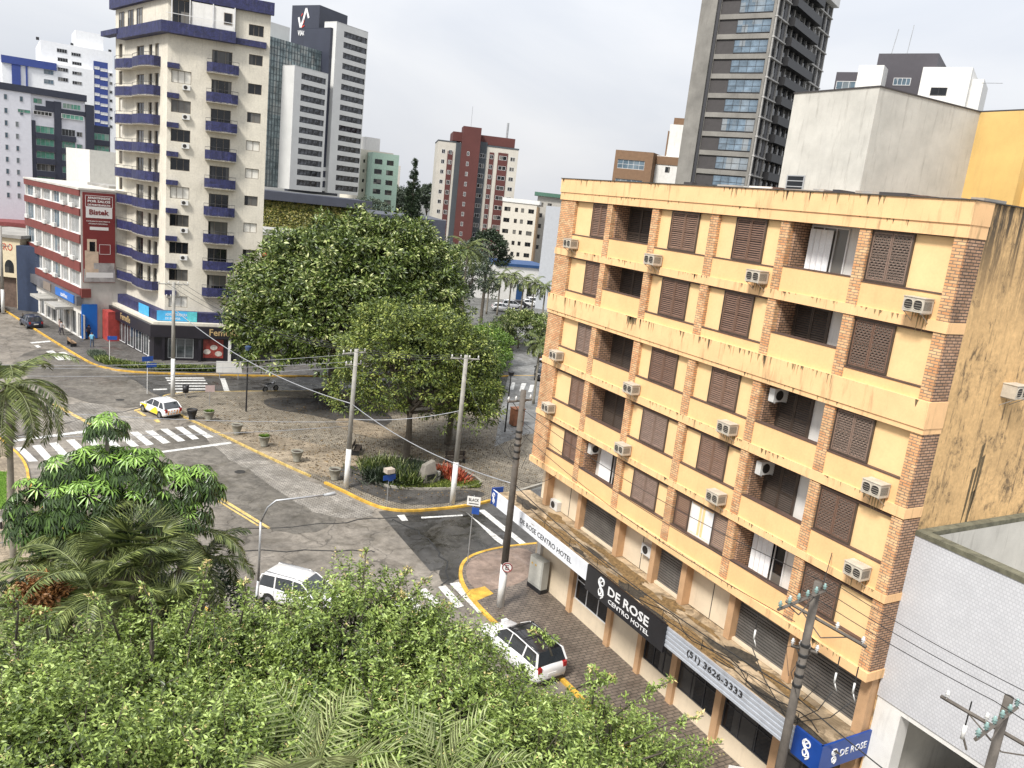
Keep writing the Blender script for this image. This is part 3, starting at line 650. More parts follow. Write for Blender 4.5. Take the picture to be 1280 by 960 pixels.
text('lettering', 'DE ROSE', .4, s5, (22.125, -.65, 4.6), LETW, w=1.3, h=.25, rz=PI/2)
e = MB(); emblem(e, 0, 0, .5, 0); e.build('emblem', LETW, s5, loc=(22.14, -1.0, 4.72), rz=PI/2)
# ---- stair block behind (light grey and ochre), on its own ground
GRW = mat('grey_render', (.50, .485, .44), .85, var=.18, scale=.6, streak=.6, stain=(.14, .12, .1))
OCH = mat('ochre_render', (.62, .42, .15), .85, var=.14, scale=.6, streak=.25, stain=(.3, .2, .1))
rear = thing('rear_block', 'pale grey and ochre windowless block rising behind the yellow building roof', 'building', (31.0, 25.13, 0))
b = MB(); b.box(0, 7.35, 0, 4.8, 0, 27.52); b.build('grey_wall', GRW, rear)
b = MB(); b.box(-.04, 7.35, -.04, 4.84, 27.52, 27.58); b.box(7.35, 14, -2.55, 4.8, 27.53, 27.59); b.build('coping', mat('dark_coping', (.05, .045, .045), .7), rear)
b = MB(); b.box(7.35, 14, -2.55, 4.8, 0, 27.52); b.build('ochre_wall', OCH, rear)
b = MB(); b.box(7.9, 14, -9, -2.55, 0, 24.6); b.build('ochre_wing', OCH, rear)
window(rear, (0, 4.8), (0, -1), .5, 22.9, 1.1, .8, (GREYFR, GLASS), 1, 3, -.06, .05)
window(rear, (7.9, -2.55), (0, -1), .35, 22.2, 1.4, 1.6, (DKFR, GLASS), 2, 1, -.06, .05)
# ---- white tiled neighbour
TILE = brick('white_mosaic_tile', (.50, .505, .525), (.545, .55, .57), (.43, .435, .455), .11, .11, .012, .06, rough=.45, bump=.15)
MOSS = mat('mossy_coping', (.13, .125, .085), .9, var=.5, scale=3)
nb = thing('tiled_building', 'low building with white mosaic wall over an open garage beside the yellow building', 'building', (23.25, 14.27, 0), -PI/2)
b = MB(); b.box(0, 26, .0, .3, 6.5, 12.2); b.build('tiled_wall', TILE, nb)
b = MB(); b.box(0, 26, -.03, .36, 12.2, 12.36); b.box(0, .3, .36, 16, 12.2, 12.36); b.build('coping', MOSS, nb)
b = MB(); b.box(0, .3, .3, 16, 0, 12.2); b.box(.3, 26, 15.7, 16, 0, 12.2); b.build('side_wall', GRW, nb)
b = MB(); b.box(.3, 26, .3, 15.7, 9.3, 9.5); b.build('roof', mat('light_roof', (.30, .29, .27), .9, var=.2, streak=.2), nb)
b = MB(); b.box(9, 16, 5, 5.2, 9.5, 11.0); b.build('roof_partition', WHITE, nb)
b = MB(); b.box(.001, .9, .05, .6, 0, 6.5); b.box(.9, 26, .05, 7, 6.3, 6.5); b.build('garage_wall', WHITE, nb); MB().box(.9, 26, 7, 7.2, 0, 6.3).build('garage_back_wall', mat('garage_painted_shade', (.05, .05, .05), .9), nb)  # back wall coloured near black, standing in for shade inside the garage
b = MB(); b.box(.9, 9, 3.0, 3.12, 0, 3.3); b.build('garage_partition', WHITE, nb)
b = MB(); b.box(.9, 26, .4, 7, .0, .14); b.build('garage_floor', CONC, nb)
# ---- air conditioners
ACM = mat('ac_casing', (.50, .45, .37), .6, var=.2, scale=3, streak=.35, stain=(.14, .1, .07))
ACD = mat('ac_grille_dark', (.025, .022, .02), .6)
def make_ac(label):
    t = thing('air_conditioner', label, 'air conditioner', (0, 0, 0), 0, 'window air conditioners on the yellow building')
    b = MB(); b.box(-.34, .34, -.46, 0, 0, .42); b.box(-.36, .36, -.48, 0, .42, .44); c = b.build('casing', ACM, t)
    for s in (-1, 1):
        f = MB(); cx = s*.16; n = 20; b0 = [(cx+.145*math.copysign(abs(math.cos(a))**.7, math.cos(a)), -.463, .21+.15*math.copysign(abs(math.sin(a))**.7, math.sin(a))) for a in np.linspace(0, 2*PI, n, endpoint=False)]
        f.face(b0, 0); f.tube(b0+[b0[0]], .012, 5, 1)
        for k in range(3): f.box(cx-.12, cx+.12, -.472, -.466, .13+k*.07, .137+k*.07, 1)
        f.build('fan_grille', [ACD, ACM], t)
    l = MB()
    for k in range(9): l.box(.341, .345, -.42+k*.04, -.405+k*.04, .08, .34)
    l.build('louvre', ACD, c)
    for s in (-.285, .285): MB().box(s-.015, s+.015, -.44, 0, -.04, 0).tube([(s, -.4, -.03), (s, 0, -.3)], .012, 5).build('bracket', METAL, t)
    return t
def hotel_pt(u, v, x=22.5):
    d = ray(u, v); t = x/d[0]; return (x, d[1]*t, CAMH+d[2]*t)
acs = [((717, 310), 'air conditioner under the top leftmost window'), ((820, 331), 'air conditioner on the pilaster right of the top left balcony'), ((950, 353), 'air conditioner left of the top right balcony'), ((1151, 390), 'air conditioner under the top rightmost window'),
       ((699, 449), 'air conditioner under the third row leftmost window'), ((793, 491), 'air conditioner on the pilaster in the third row, below the cracked band'), ((913, 541), 'air conditioner left of the third row right balcony'), ((1098, 617), 'air conditioner under the third row rightmost window'),
       ((689, 514), 'air conditioner under the fourth row leftmost window'), ((782, 566), 'air conditioner on the pilaster in the fourth row, above the lowest windows'), ((899, 627), 'air conditioner above the open white window'), ((1075, 719), 'air conditioner in the fourth row behind the utility pole head')]
ac0 = None
for (u_, v_), lb in acs:
    p = hotel_pt(u_, v_, 22.42)
    p = (22.44, p[1], p[2])
    lb = 'beige '+lb
    q = MB(); lx_ = HY-p[1]
    for k in range(6): xx = lx_-.28+.1*k; L1 = .2+.5*rr_.random(); q.face([(xx, -.138 if 15.7 < p[2]-.1 < 16.6 else -.078, p[2]-.02), (xx+.02, -.138 if 15.7 < p[2]-.1 < 16.6 else -.078, p[2]-L1), (xx+.06, -.078, p[2]-.02)])
    q.build('drip_stains', [DR1], hotel)
    if ac0 is None: ac0 = make_ac(lb); ac0.location = p; ac0.rotation_euler = (0, 0, -PI/2)
    else: dup(ac0, p, -PI/2, lb)
dup(ac0, (26.35, 14.25, 16.65), 0, 'beige air conditioner alone on the stained side wall')
def split_ac(label, loc, rz):
    t = thing('outdoor_unit', label, 'air conditioner', loc, rz, 'split units hanging in the balconies')
    MB().box(-.36, .36, -.26, 0, 0, .5).build('casing', mat('white_ac_casing', (.6, .6, .58), .5, var=.15), t)
    f = MB(); f.tube([(-.08+.18*math.cos(a), -.265, .25+.18*math.sin(a)) for a in np.linspace(0, 2*PI, 17)], .012, 5)
    f.face([(-.08+.18*math.cos(a), -.262, .25+.18*math.sin(a)) for a in np.linspace(0, 2*PI, 17)[:-1]]); f.build('fan_grille', ACD, t)
    for s in (-.3, .27): MB().box(s, s+.03, -.3, 0, -.04, 0).build('bracket', METAL, t)
for x, z, lb in ((15.95, 14.85, 'white split unit hanging in the third row right balcony'), (15.95, 12.0, 'white split unit hanging in the fourth row right balcony'), (5.1, 9.2, 'white split unit hanging in the lowest left balcony')):
    split_ac(lb, (HX+.6, HY-x+.28, z), 0)
split_ac('grey split unit on the canopy level wall between two roller shutters', (HX+.84, HY-9.9, 5.9), -PI/2)
split_ac('small dark box on the canopy at the far corner of the yellow building', (HX+.84, HY-1.9, 4.95), -PI/2)
# =================================================================== WHITE AND BLUE CORNER TOWER
TWL = mat('tower_cream_wall', (.62, .58, .49), .85, var=.14, scale=.5, streak=.5, stain=(.2, .18, .15), fine=.08, bscale=6)
BLUE = mat('tower_blue_tile', (.020, .023, .085), .55, var=.6, scale=2.5, fine=.4, bscale=10, streak=.3, stain=(.25, .25, .35))
BLIND = mat('white_blind', (.66, .64, .58), .7, var=.1)
TFR = mat('tower_window_frame', (.16, .13, .10), .6, var=.2)
WM = (TFR, GLASS); WMB = (TFR, BLIND)
TC = (9.4, 94.5); TA = rad(-7)
tower = thing('apartment_tower', 'tall cream corner tower with blue tiled balconies above black shop fronts', 'building', (TC[0], TC[1], 0), TA)
lu = Vector((math.cos(rad(112.6)), math.sin(rad(112.6)))); LL = 15.1; Lo = tuple(lu*LL); LU = tuple(-lu); LN = (lu.y, -lu.x)
TW = 9.96; NF = 10; FH = 2.93
fz = [30.65-FH*k for k in range(9)]                # balcony slab bottoms
wins = []; 
pat = [1, 0, 0, 0, 1, 0, 0, 0, 1, 0]; pat2 = [0, 0, 0, 1, 1, 0, 1, 0, 0, 0]
for k in range(10):
    z = 30.0-FH*k+.35-1.15
    wins.append((.38, 2.28, z, z+1.25, 3, 1, WMB if pat[k] else WM))
    z2 = 32.1-FH*k
    wins.append((7.9, 9.3, z2, z2+1.05, 2, 1, WMB if pat2[k] else WM))
wins.append((7.8, 9.3, 35.0, 36.1, 3, 1, WM))
for k in range(9): wins.append((4.25, 6.25, fz[k]+.25, fz[k]+2.35, 3, 1, WM))
facade(tower, 'wall', (0, 0), (1, 0), TW, 3.6, 37.6, wins, TWL, WM, .18)
lw = []
for k in range(10):
    z = 32.1-FH*k; x = LL
    lw.append((LL-14.1, LL-12.95, z, z+1.5, 2, 1, WM if k not in (2, 3) else WMB))
    if k < 9:
        f = fz[k]
        lw += [(LL-8.6, LL-6.4, f+.15, f+2.4, 2, 1, WM), (LL-5.1, LL-4.1, f+.15, f+2.4, 1, 1, WM), (LL-3.4, LL-2.3, f+.15, f+2.4, 1, 1, WM)]
facade(tower, 'wall', Lo, LU, LL, 3.6, 37.6, lw, TWL, WM, .18)
b = MB(); b.prism([(.5, .5), (TW-.05, .5), (TW-.05, 15.9), (Lo[0]+.5, 15.9), (Lo[0]+.5, Lo[1])], .1, 37.3); b.build('rear_wall', TWL, tower)
b = MB(); wall(b, (TW, 0), (0, 1), 16, 3.6, 37.6); wall(b, (Lo[0], 16), (0, -1), 16-Lo[1], 3.6, 37.6); b.build('side_wall', TWL, tower)
# roof band and penthouse deck
def offpoly(d, x1=None, s1=None):
    """strip following left face and front, d metres proud"""
    n1 = Vector(LN); P = [Vector(Lo)+Vector(-lu)*(-.5 if s1 is None else s1)*1.0]
    return None
def band(name, z0, z1, d, xa, xb, sl, m):
    # xa..xb on the front (local x), sl = how far along the left face it runs
    n1 = Vector((-lu.y, lu.x))                     # outward of left face
    k = d*math.tan((PI/2-(rad(112.6)-PI/2))/2) if False else 0
    # corner point of the offset lines y=-d and left line + n1*d
    t = (-d-n1.y*d)/lu.y; c = lu*t+n1*d
    p = [(xb, -d), (c.x, -d)] if xa <= 0 else [(xb, -d), (xa, -d)]
    q = [(xb, .05), (xb, -d)]
    poly = [(xb, .05), (xb, -d), (c.x, -d)]
    e = lu*sl+n1*d; e2 = lu*sl-n1*.05
    poly += [(e.x, e.y), (e2.x, e2.y), (0.02, .05)]
    return MB().prism(poly, z0, z1).build(name, m, tower)
band('roof_band', 37.3, 38.5, .5, 0, TW+.3, LL+.6, BLUE)
band('deck_band', 33.85, 34.95, .9, 0, 6.5, LL-3, BLUE)
MB().box(6.5, 9.6, -.35, .02, 33.9, 34.5).build('deck_band', BLUE, tower)
MB().prism([tuple(lu*(LL+2)), tuple(lu*(LL-3.2)), tuple(lu*(LL-3.2)+Vector((-.9, -.35))), tuple(lu*(LL+2)+Vector((-.9, -.35)))], 34.4, 34.95).build('deck_band', BLUE, tower)
b = MB()
for x in (.3, 2.0, 4.2, 6.3): b.box(x, x+.1, -.6, -.5, 34.95, 37.3)
b.box(-.2, 6.4, -.85, -.8, 35.7, 35.75); b.build('roof_terrace_frame', WHFR, tower)
b = MB(); b.box(2.2, 6.3, -.45, -.4, 34.95, 37.2); b.build('terrace_screen', WHITE, tower)
for x in (-.1,): window(tower, (0, 0), (1, 0), .4, 35.0, 1.7, 2.2, (TFR, GLASS), 3, 1, -.1, .06)
window(tower, (0, 0), (1, 0), 5.3, 35.6, .8, 1.1, (TFR, GLASS), 1, 1, -.5, .06)
for x in (1.2, 4.0, 6.6): window(tower, Lo, LU, x, 35.2, 1.6, 1.7, (TFR, GLASS), 2, 1, -.06, .06)
b = MB(); b.box(1, 8, 2, 9, 38.4, 40.4); b.build('roof_room', WHITE, tower)
# balconies
def rail(b, pts, z, h):
    b.tube([(x, y, z+h) for x, y in pts], .025, 5, 1)
    for x, y in pts: b.tube([(x, y, z), (x, y, z+h)], .015, 4, 1)
for k, f in enumerate(fz):
    b = MB(); pl = [(3.75, 0), (3.75, -.75), (4.3, -.95), (5.3, -1.0), (6.3, -.95), (6.9, -.75), (6.9, 0)]
    for (xa, ya), (xb, yb) in zip(pl, pl[1:]): b.prism([(xa, ya), (xb, yb), (xb*.985+.08, yb+.1 if yb < 0 else yb), (xa*.985+.08, ya+.1 if ya < 0 else ya)], f, f+1.02)
    b.prism(pl, f-.02, f+.1, 2); rail(b, pl[1:-1], f+1.02, .3)
    b.build('balcony', [BLUE, DKFR, TWL], tower)
    # left face balconies: two lobes
    b = MB(); n1 = Vector((-lu.y, lu.x))
    pts = [lu*s+n1*d for s, d in ((12.8, 0), (12.8, .9), (11.5, 1.15), (9.5, 1.0), (8.0, .7), (6.6, 1.1), (4.5, 1.3), (2.6, 1.2), (1.8, .7), (1.8, 0))]
    pts = [(p.x, p.y) for p in pts]
    for (xa, ya), (xb, yb) in zip(pts, pts[1:]):
        b.prism([(xa, ya), (xb, yb), (xb+.09, yb+.05), (xa+.09, ya+.05)], f, f+1.05)
    b.prism(pts, f-.02, f+.1, 2); rail(b, pts[1:-1], f+1.05, .3)
    b.build('balcony', [BLUE, DKFR, TWL], tower)
    MB().box(-.02, 1.15, -.42, 0, f-.08-.0, f+.42).build('flower_box', BLUE, tower) if k < 9 else None
# low blue fascia, banners
band('street_fascia', 4.35, 5.4, 1.0, 0, TW+.2, LL+3.4, BLUE)
CY1 = mat('banner_cyan', (.06, .38, .68), .5, var=.25, scale=1.5); CY2 = mat('banner_teal', (.10, .50, .55), .5, var=.3, scale=3)
b = MB(); b.box(-.75, 3.3, -1.05, -1.01, 4.4, 5.5); bn = b.build('banner', CY1, tower); text('lettering', 'ADMINISTRADORA', .3, bn, (.1, -1.055, 4.95), LETW, w=2.2, h=.3); text('lettering', 'DE IMOVEIS', .3, bn, (.1, -1.055, 4.55), LETW, w=1.5, h=.25)
MB().box(2.3, 3.3, -1.06, -1.05, 4.42, 5.48).build('banner_patch', CY2, bn)
n1 = Vector((-lu.y, lu.x)); a_ = lu*1.6+n1*1.06; c_ = lu*4.6+n1*1.06; a2 = a_+n1*.04; c2 = c_+n1*.04
MB().prism([tuple(a_), tuple(c_), tuple(c2), tuple(a2)], 4.4, 5.5).build('banner', CY1, tower)
# shop base
SHB = mat('shop_black_fascia', (.018, .016, .022), .35, var=.3, scale=.5)
SHG = mat('shop_glass', (.07, .08, .085), .06, var=1.0, scale=.5, spec=.9)
band('shop_fascia', 2.75, 4.05, 2.0, 0, TW+1.5, LL+3.4, SHB)
band('canopy_edge', 4.05, 4.35, 1.6, 0, TW+1.3, LL+3.4, TWL)
band('shop_wall', .12, 2.75, 1.5, 0, TW+1.3, LL+3.4, SHB)
GOLD = mat('gold_letters', (.62, .45, .22), .35, .4, var=.1)
text('lettering', 'Femelle', .8, tower, (4.6, -2.02, 3.1), GOLD, w=3.0, h=.75, bold=.01)
q = n1*2.03+lu*7.6; text('lettering', 'Femelle', .8, tower, (q.x, q.y, 3.1), GOLD, w=3.0, h=.75, rz=rad(112.6)-PI, bold=.01)
o5 = tuple(lu*LL+n1*1.5)
for x, wd, nv in ((.5, 1.8, 2), (2.9, 1.8, 2), (5.4, 2.2, 2), (8.3, 1.9, 2), (10.8, 1.9, 2), (13.2, 1.6, 2)):
    window(tower, o5, LU, x, .25, wd, 2.4, (WHFR if x > 5 else GREYFR, SHG), nv, 1, -.06, .06, name='shop_window')
window(tower, (0, -1.5), (1, 0), .4, .4, 2.6, 2.2, (GREYFR, SHG), 3, 1, -.06, .06, name='shop_window')
POST = mat('poster_red', (.28, .05, .04), .4, var=.6, scale=2.5); POSTW = mat('poster_pale', (.55, .5, .45), .4, var=.5, scale=3)
b = MB(); b.box(4.0, 6.1, -1.56, -1.52, .5, 2.6, 0)
for x, z in ((4.4, 1.2), (5.1, 1.7), (5.6, 1.0)): b.face([(x+.35*math.cos(a)*1.1, -1.57, z+.3*math.sin(a)) for a in np.linspace(0, 2*PI, 12)[:-1]], 1)
b.build('poster', [POST, POSTW], tower)
for x in (-.2, 3.5, 6.6, 8.6): MB().box(x, x+.3, -1.9, -1.55, .12, 2.75).build('pillar', WHITE if x > 6 else SHB, tower)
window(tower, (0, -1.5), (1, 0), 7.0, .3, 1.5, 2.3, (DKFR, SHG), 1, 1, -.06, .06, name='shop_window')
# street windows between fascia and band
# ac units on tower front
acw = mat('white_ac_casing', (.6, .6, .58), .5, var=.15)
def small_ac(loc, rz, label, grp):
    t = thing('outdoor_unit', label, 'air conditioner', loc, rz, grp)
    MB().box(0, .75, -.32, 0, 0, .5).build('casing', acw, t); f = MB(); f.face([(.3+.2*math.cos(a), -.325, .25+.2*math.sin(a)) for a in np.linspace(0, 2*PI, 13)[:-1]]); f.build('fan_grille', ACD, t)
    return t
fl2w = lambda x, y: (TC[0]+x*math.cos(TA)-y*math.sin(TA), TC[1]+x*math.sin(TA)+y*math.cos(TA))
ta = None
for k in (0, 1, 2, 4, 5, 6):
    p = fl2w(1.45, -.02); z = 28.6-FH*(k-1)-.9 if k else 31.2-.9
    if k == 0: z = 31.1
    lb = {0: 'topmost', 1: 'second', 2: 'third', 4: 'fourth', 5: 'fifth', 6: 'lowest'}[k]+' white outdoor unit under the wide windows of the cream tower'
    zz_ = 30.0-FH*k+.35-1.15-.62
    if ta is None: ta = small_ac((p[0], p[1], zz_), TA, lb, 'outdoor units on the cream tower')
    else: dup(ta, (p[0], p[1], zz_), TA, lb)

# =================================================================== RED AND WHITE OFFICE BUILDING
RED = mat('red_band', (.16, .036, .03), .7, var=.18, scale=.7, streak=.25)
rw = thing('office_building', 'four storey red and white striped office building with a tall advertisement on its end wall', 'building', (1.5, 104.3, 0), rad(15.6))
RL = 22.6
# left face runs from far end to the corner along local -y direction
ro, ru = (0, RL), (0, -1)
lev = [(13.6, 16.2), (12.05, 13.6), (9.1, 11.1)]
bandz = [(5.2, 6.0), (7.9, 9.0), (11.1, 12.1), (14.2, 15.0), (16.4, 17.1)]
wz = [(6.0, 7.9), (9.0, 11.1), (12.1, 14.2), (15.0, 16.4)]
wl = []
xs = [(.2, 3.9), (4.5, 7.2), (7.6, 11.2), (11.8, 14.8), (15.2, 18.0), (18.5, 22.2)]
PANEL = mat('beige_metal_panel', (.42, .42, .40), .6, var=.12, streak=.2)
for z0, z1 in wz:
    for i, (a, c) in enumerate(xs): wl.append((a, c, z0+.02, z1-.02, 3, 1, (WHFR, glass('blind_glass', (.30, .31, .31), .2, .35)) if (i+int(z0)) % 3 else (WHFR, GLASSB)))
facade(rw, 'wall', ro, ru, RL, 4.0, 17.1, wl, WHITE, WM, .3)
for z0, z1 in bandz:
    MB().box(-.14, .02, -.0, RL, z0, z1).build('red_band', RED, rw)
b = MB()
for z0, z1 in wz:
    for a in (0.6, 4.8, 8.5, 12.5, 16.2, 19.5):
        if (int(a*3+z0)) % 2: b.box(-.3, -.02, RL-a-1.2, RL-a, z0+.02, z0+.5)
b.build('window_air_conditioner', acw, rw)
b = MB(); b.box(.35, 18, .05, RL, .1, 16.9); b.build('rear_wall', WHITE, rw)
b = MB(); wall(b, (0, 0), (1, 0), 18, 0.1, 17.1); b.box(-.2, 18, -.1, RL, 17.1, 17.3); b.build('end_wall', mat('end_wall_render', (.5, .48, .44), .85, var=.2, streak=.5, scale=.5), rw)
MB().box(5, 12, 6, 14, 17.3, 17.6).build('roof_sheet', ROOF, rw)
# advertisement
AD = mat('advert_red', (.18, .026, .026), .5, var=.08); ADW = mat('advert_white', (.72, .7, .68), .5, var=.05); ADG = mat('advert_grey', (.35, .33, .32), .5, var=.5, scale=1.2); ADS = mat('advert_sand', (.60, .46, .34), .5, var=.25, scale=1.5)
ad = MB().box(.2, 3.62, -.24, -.1, 6.75, 16.9).build('advertisement', AD, rw)
b = MB(); b.box(.5, 3.3, -.252, -.242, 14.1, 15.3); b.box(.45, 3.35, -.25, -.242, 15.3, 15.36); b.box(.45, 3.35, -.25, -.242, 16.55, 16.6); b.box(.45, .49, -.25, -.242, 15.3, 16.6); b.box(3.31, 3.35, -.25, -.242, 15.3, 16.6)
b.box(.9, 2.9, -.25, -.242, 12.75, 13.1); b.box(.45, 3.4, -.252, -.242, 7.3, 7.9); b.box(1.9, 3.1, -.25, -.242, 10.0, 10.04); b.box(1.9, 3.1, -.25, -.242, 11.1, 11.14); b.box(1.9, 1.94, -.25, -.242, 10, 11.1); b.box(3.06, 3.1, -.25, -.242, 10, 11.1)
b.build('white_panel', ADW, ad)
for i, (s, wd, h) in enumerate((('APAIXONADOS', 2.4, .25), ('POR SALOS', 2.4, .28), ('DE PORCELANATO', 2.4, .22))): text('lettering', s, .3, ad, (.7, -.255, 16.2-.38*i), ADW, w=wd, h=h, bold=.01)
text('lettering', 'Bistek', .6, ad, (.85, -.262, 14.45), AD, w=2.1, h=.6, bold=.02)
for i, wd in enumerate((2.5, 2.0)): text('lettering', 'PORCELANATO E REVESTIMENTOS', .2, ad, (.55+.25*i, -.255, 13.65-.28*i), ADW, w=wd, h=.14)
b = MB(); b.box(.35, .95, -.25, -.242, 7.6, 10.4); b.box(.95, 1.8, -.252, -.242, 7.9, 10.3); b.prism([(.6, -.25), (1.6, -.25), (1.6, -.243), (.6, -.243)], 10.3, 11.7); b.build('arch_picture', ADS, ad)
b = MB(); b.box(.22, 3.6, -.249, -.241, 6.8, 8.3); b.box(1.3, 3.55, -.253, -.243, 8.3, 9.0); b.build('counter_picture', ADG, ad)
MB().box(.85, 1.45, -.255, -.25, 10.3, 11.4).build('dark_window_picture', GLASS, ad)
# ground floor shops
b = MB(); b.box(-.6, .02, -.3, RL, 4.05, 5.15); b.build('sign_band', mat('sign_band_grey', (.12, .12, .13), .5, var=.5, scale=.5), rw)
bl = MB().box(-.72, -.61, .4, 7.4, 4.2, 5.1).build('blue_sign', mat('bright_blue_sign', (.01, .13, .48), .4, var=.1), rw)
text('lettering', 'azultec', .6, bl, (-.74, 5.2, 4.4), LETW, w=2.6, h=.5, rz=-PI/2)
MB().box(-.70, -.6, 9.5, 12.5, 4.15, 5.1).build('brown_sign', mat('brown_sign', (.22, .18, .15), .5, var=.2), rw)
MB().box(-.1, .9, -.5, -.1, 5.0, 6.0).build('red_sign', RED, rw)
bs = MB().box(-.05, 1.6, -.35, -.1, .2, 4.2).build('blue_shop_front', mat('bright_blue_sign', (.01, .13, .48), .4), rw)
gw = []
for i, a in enumerate(np.arange(.6, 21.5, 2.6)): gw.append((a, a+1.9, .2, 3.0, 2, 1, (WHFR, SHG)))
facade(rw, 'shop_wall', (-.02, RL), ru, RL, .12, 4.05, gw, mat('shop_white', (.62, .6, .56), .8, var=.2), WM, .2)
for a in (2.8, 9.0): MB().box(-2.0, -.05, a, a+4.2, 3.1, 3.4).build('awning_slab', CONC, rw)
rp = MB().box(2.2, 6.5, -2.2, -.2, .12, 3.6).build('shop_red_panel', mat('shop_red', (.4, .06, .05), .5, var=.5, scale=1.0), rw)

# =================================================================== generic blocks farther away
def block(name, label, loc, ang, W, D, H, wallm, front=(), left=(), right=(), wm=WM, z0=0, depth=.15, roofm=None, cat='building', parapet=True):
    t = thing(name, label, cat, (loc[0], loc[1], 0), rad(ang))
    b = MB(); wall(b, (0, 0), (1, 0), W, z0, H, front, depth); wall(b, (W, 0), (0, 1), D, z0, H, right, depth); wall(b, (0, D), (0, -1), D, z0, H, left, depth); wall(b, (W, D), (-1, 0), W, z0, H)
    b.build('wall', wallm, t)
    b = MB(); b.box(.2, W-.2, .2, D-.2, z0, H-.4); b.build('roof', roofm or ROOF, t)
    for L_, o, u in ((front, (0, 0), (1, 0)), (right, (W, 0), (0, 1)), (left, (0, D), (0, -1))):
        for q in L_: window(t, o, u, q[0], q[2], q[1]-q[0], q[3]-q[2], q[6] if len(q) > 6 else wm, q[4], q[5], depth-.05)
    return t
def grid(xs, zs, h, nv=2, nh=1, m=None):
    return [(a, c, z, z+h, nv, nh)+((m,) if m else ()) for a, c in xs for z in zs]
# --- dark glazed tower with white slabs (emblem on the top)
MW = mat('white_slab', (.62, .62, .60), .7, var=.08, streak=.12, scale=.3); MDK = mat('dark_blue_cladding', (.035, .04, .06), .5, var=.12, scale=.3)
SLG = (mat('slab_window_frame', (.02, .022, .03), .5), mat('slab_glass', (.07, .075, .085), .1, var=1.6, scale=1.1, spec=.5, fine=.0))
GH = glass('teal_curtain_glass', (.17, .215, .22), .08, .8)
hot2 = thing('glass_tower', 'dark office tower with two white slabs, a glass wing and a white emblem on top', 'building', (65.0, 225.8, 0), rad(28.6))
def sub(o, W, D, z0, H, m, name='wall', ops=(), wm=SLG):
    b = MB(); wall(b, o, (1, 0), W, z0, H, ops, .3); wall(b, (o[0]+W, o[1]), (0, 1), D, z0, H); wall(b, (o[0], o[1]+D), (0, -1), D, z0, H); wall(b, (o[0]+W, o[1]+D), (-1, 0), W, z0, H)
    b.prism([(o[0], o[1]), (o[0]+W, o[1]), (o[0]+W, o[1]+D), (o[0], o[1]+D)], H-.2, H-.1); b.build(name, m, hot2)
    for q in ops: window(hot2, o, (1, 0), q[0], q[2], q[1]-q[0], q[3]-q[2], wm, q[4], q[5], .2, .08)
FS = (58.9-18.8)/15*1.0
zs = [58.9-2.675*k for k in range(16)]
sub((-1.7, 0), 12.0, 4.5, 17.9, 62.2, MW, 'white_slab', [(2.9, 11.8, z, z+1.5, 7, 1) for z in zs])
# left slab placed relative (lower)
lx, ly = (Matrix.Rotation(-rad(28.6), 2) @ (Vector((52.7, 218.7))-Vector((65.0, 225.8))))
zs2 = [45.7-2.66*k for k in range(11)]
sub((lx-1.5, ly), 11.6, 4.5, 17.9, 48.6, MW, 'white_slab', [(2.4, 10.9, z, z+1.5, 7, 1) for z in zs2])
sub((-2.6, 1.2), .9, 10, 17.9, 60.5, MDK, 'dark_recess')
b = MB()
for k in range(3): b.box(lx+10, -1.7, 1.0, 3, 18.2+2.7*k, 19.2+2.7*k)
b.box(lx+10.0, -1.7, 2.5, 3.5, 17.9, 27); b.build('link', MW, hot2)
# dark core with emblem
dx, dy = (Matrix.Rotation(-rad(28.6), 2) @ (Vector((60.7, 232.2))-Vector((65.0, 225.8))))
core = MB().prism([(dx, dy), (dx+11.6, dy+1.1), (dx+11.6, dy+14), (dx-.8, dy+9.8)], 17, 66.7).build('dark_core', MDK, hot2)
def on_core(x, z): # a point on the front-left core face, x metres from its left end
    t = x/9.83; return (dx-.8+.8*t-.12, dy+9.8*(1-t), z)
def strokes(b, pts, w, m=0):
    for (xa, za), (xb, zb) in zip(pts, pts[1:]):
        d = Vector((xb-xa, zb-za)).normalized(); n = Vector((-d.y, d.x))*w/2
        b.face([on_core(xa-n.x, za-n.y), on_core(xb-n.x, zb-n.y), on_core(xb+n.x, zb+n.y), on_core(xa+n.x, za+n.y)], m)
b = MB(); strokes(b, [(2.6, 63.6), (3.4, 61.0), (4.4, 63.2)], .6); strokes(b, [(4.2, 62.6), (5.2, 65.9), (6.2, 63.4)], .6)
strokes(b, [(3.5, 63.9), (4.0, 64.6)], .25, 1); strokes(b, [(3.8, 61.0), (4.8, 61.6)], .3, 1); strokes(b, [(4.6, 62.9), (4.4, 62.0)], .22, 1)
b.build('emblem', [LETW, mat('emblem_red', (.6, .05, .03), .5)], core)
text('lettering', 'VIAGGI', 2, core, on_core(2.5, 58.9), LETW, w=4.0, h=1.35, bold=.05, rz=-rad(85.3))
# glass wing
gx, gy = (Matrix.Rotation(-rad(28.6), 2) @ (Vector((46.2, 220.2))-Vector((65.0, 225.8))))
GFm = mat('curtain_frame', (.05, .07, .08), .5)
b = MB(); b.box(gx-14, gx+17.5, gy+.1, gy+12, 17.9, 54.6); b.build('glass_wing', GH, hot2)
b = MB()
for i in range(26): b.box(gx-6+i*.95, gx-5.9+i*.95, gy+.0, gy+.12, 17.9, 54.6)
for k in range(24): b.box(gx-6, gx+17.5, gy+.03, gy+.11, 18+k*1.55, 18.12+k*1.55)
b.build('curtain_mullions', GFm, hot2)
b = MB(); b.box(gx+.5, gx+8, gy+3, gy+9, 54.6, 58.6); b.build('roof_room', MW, hot2)
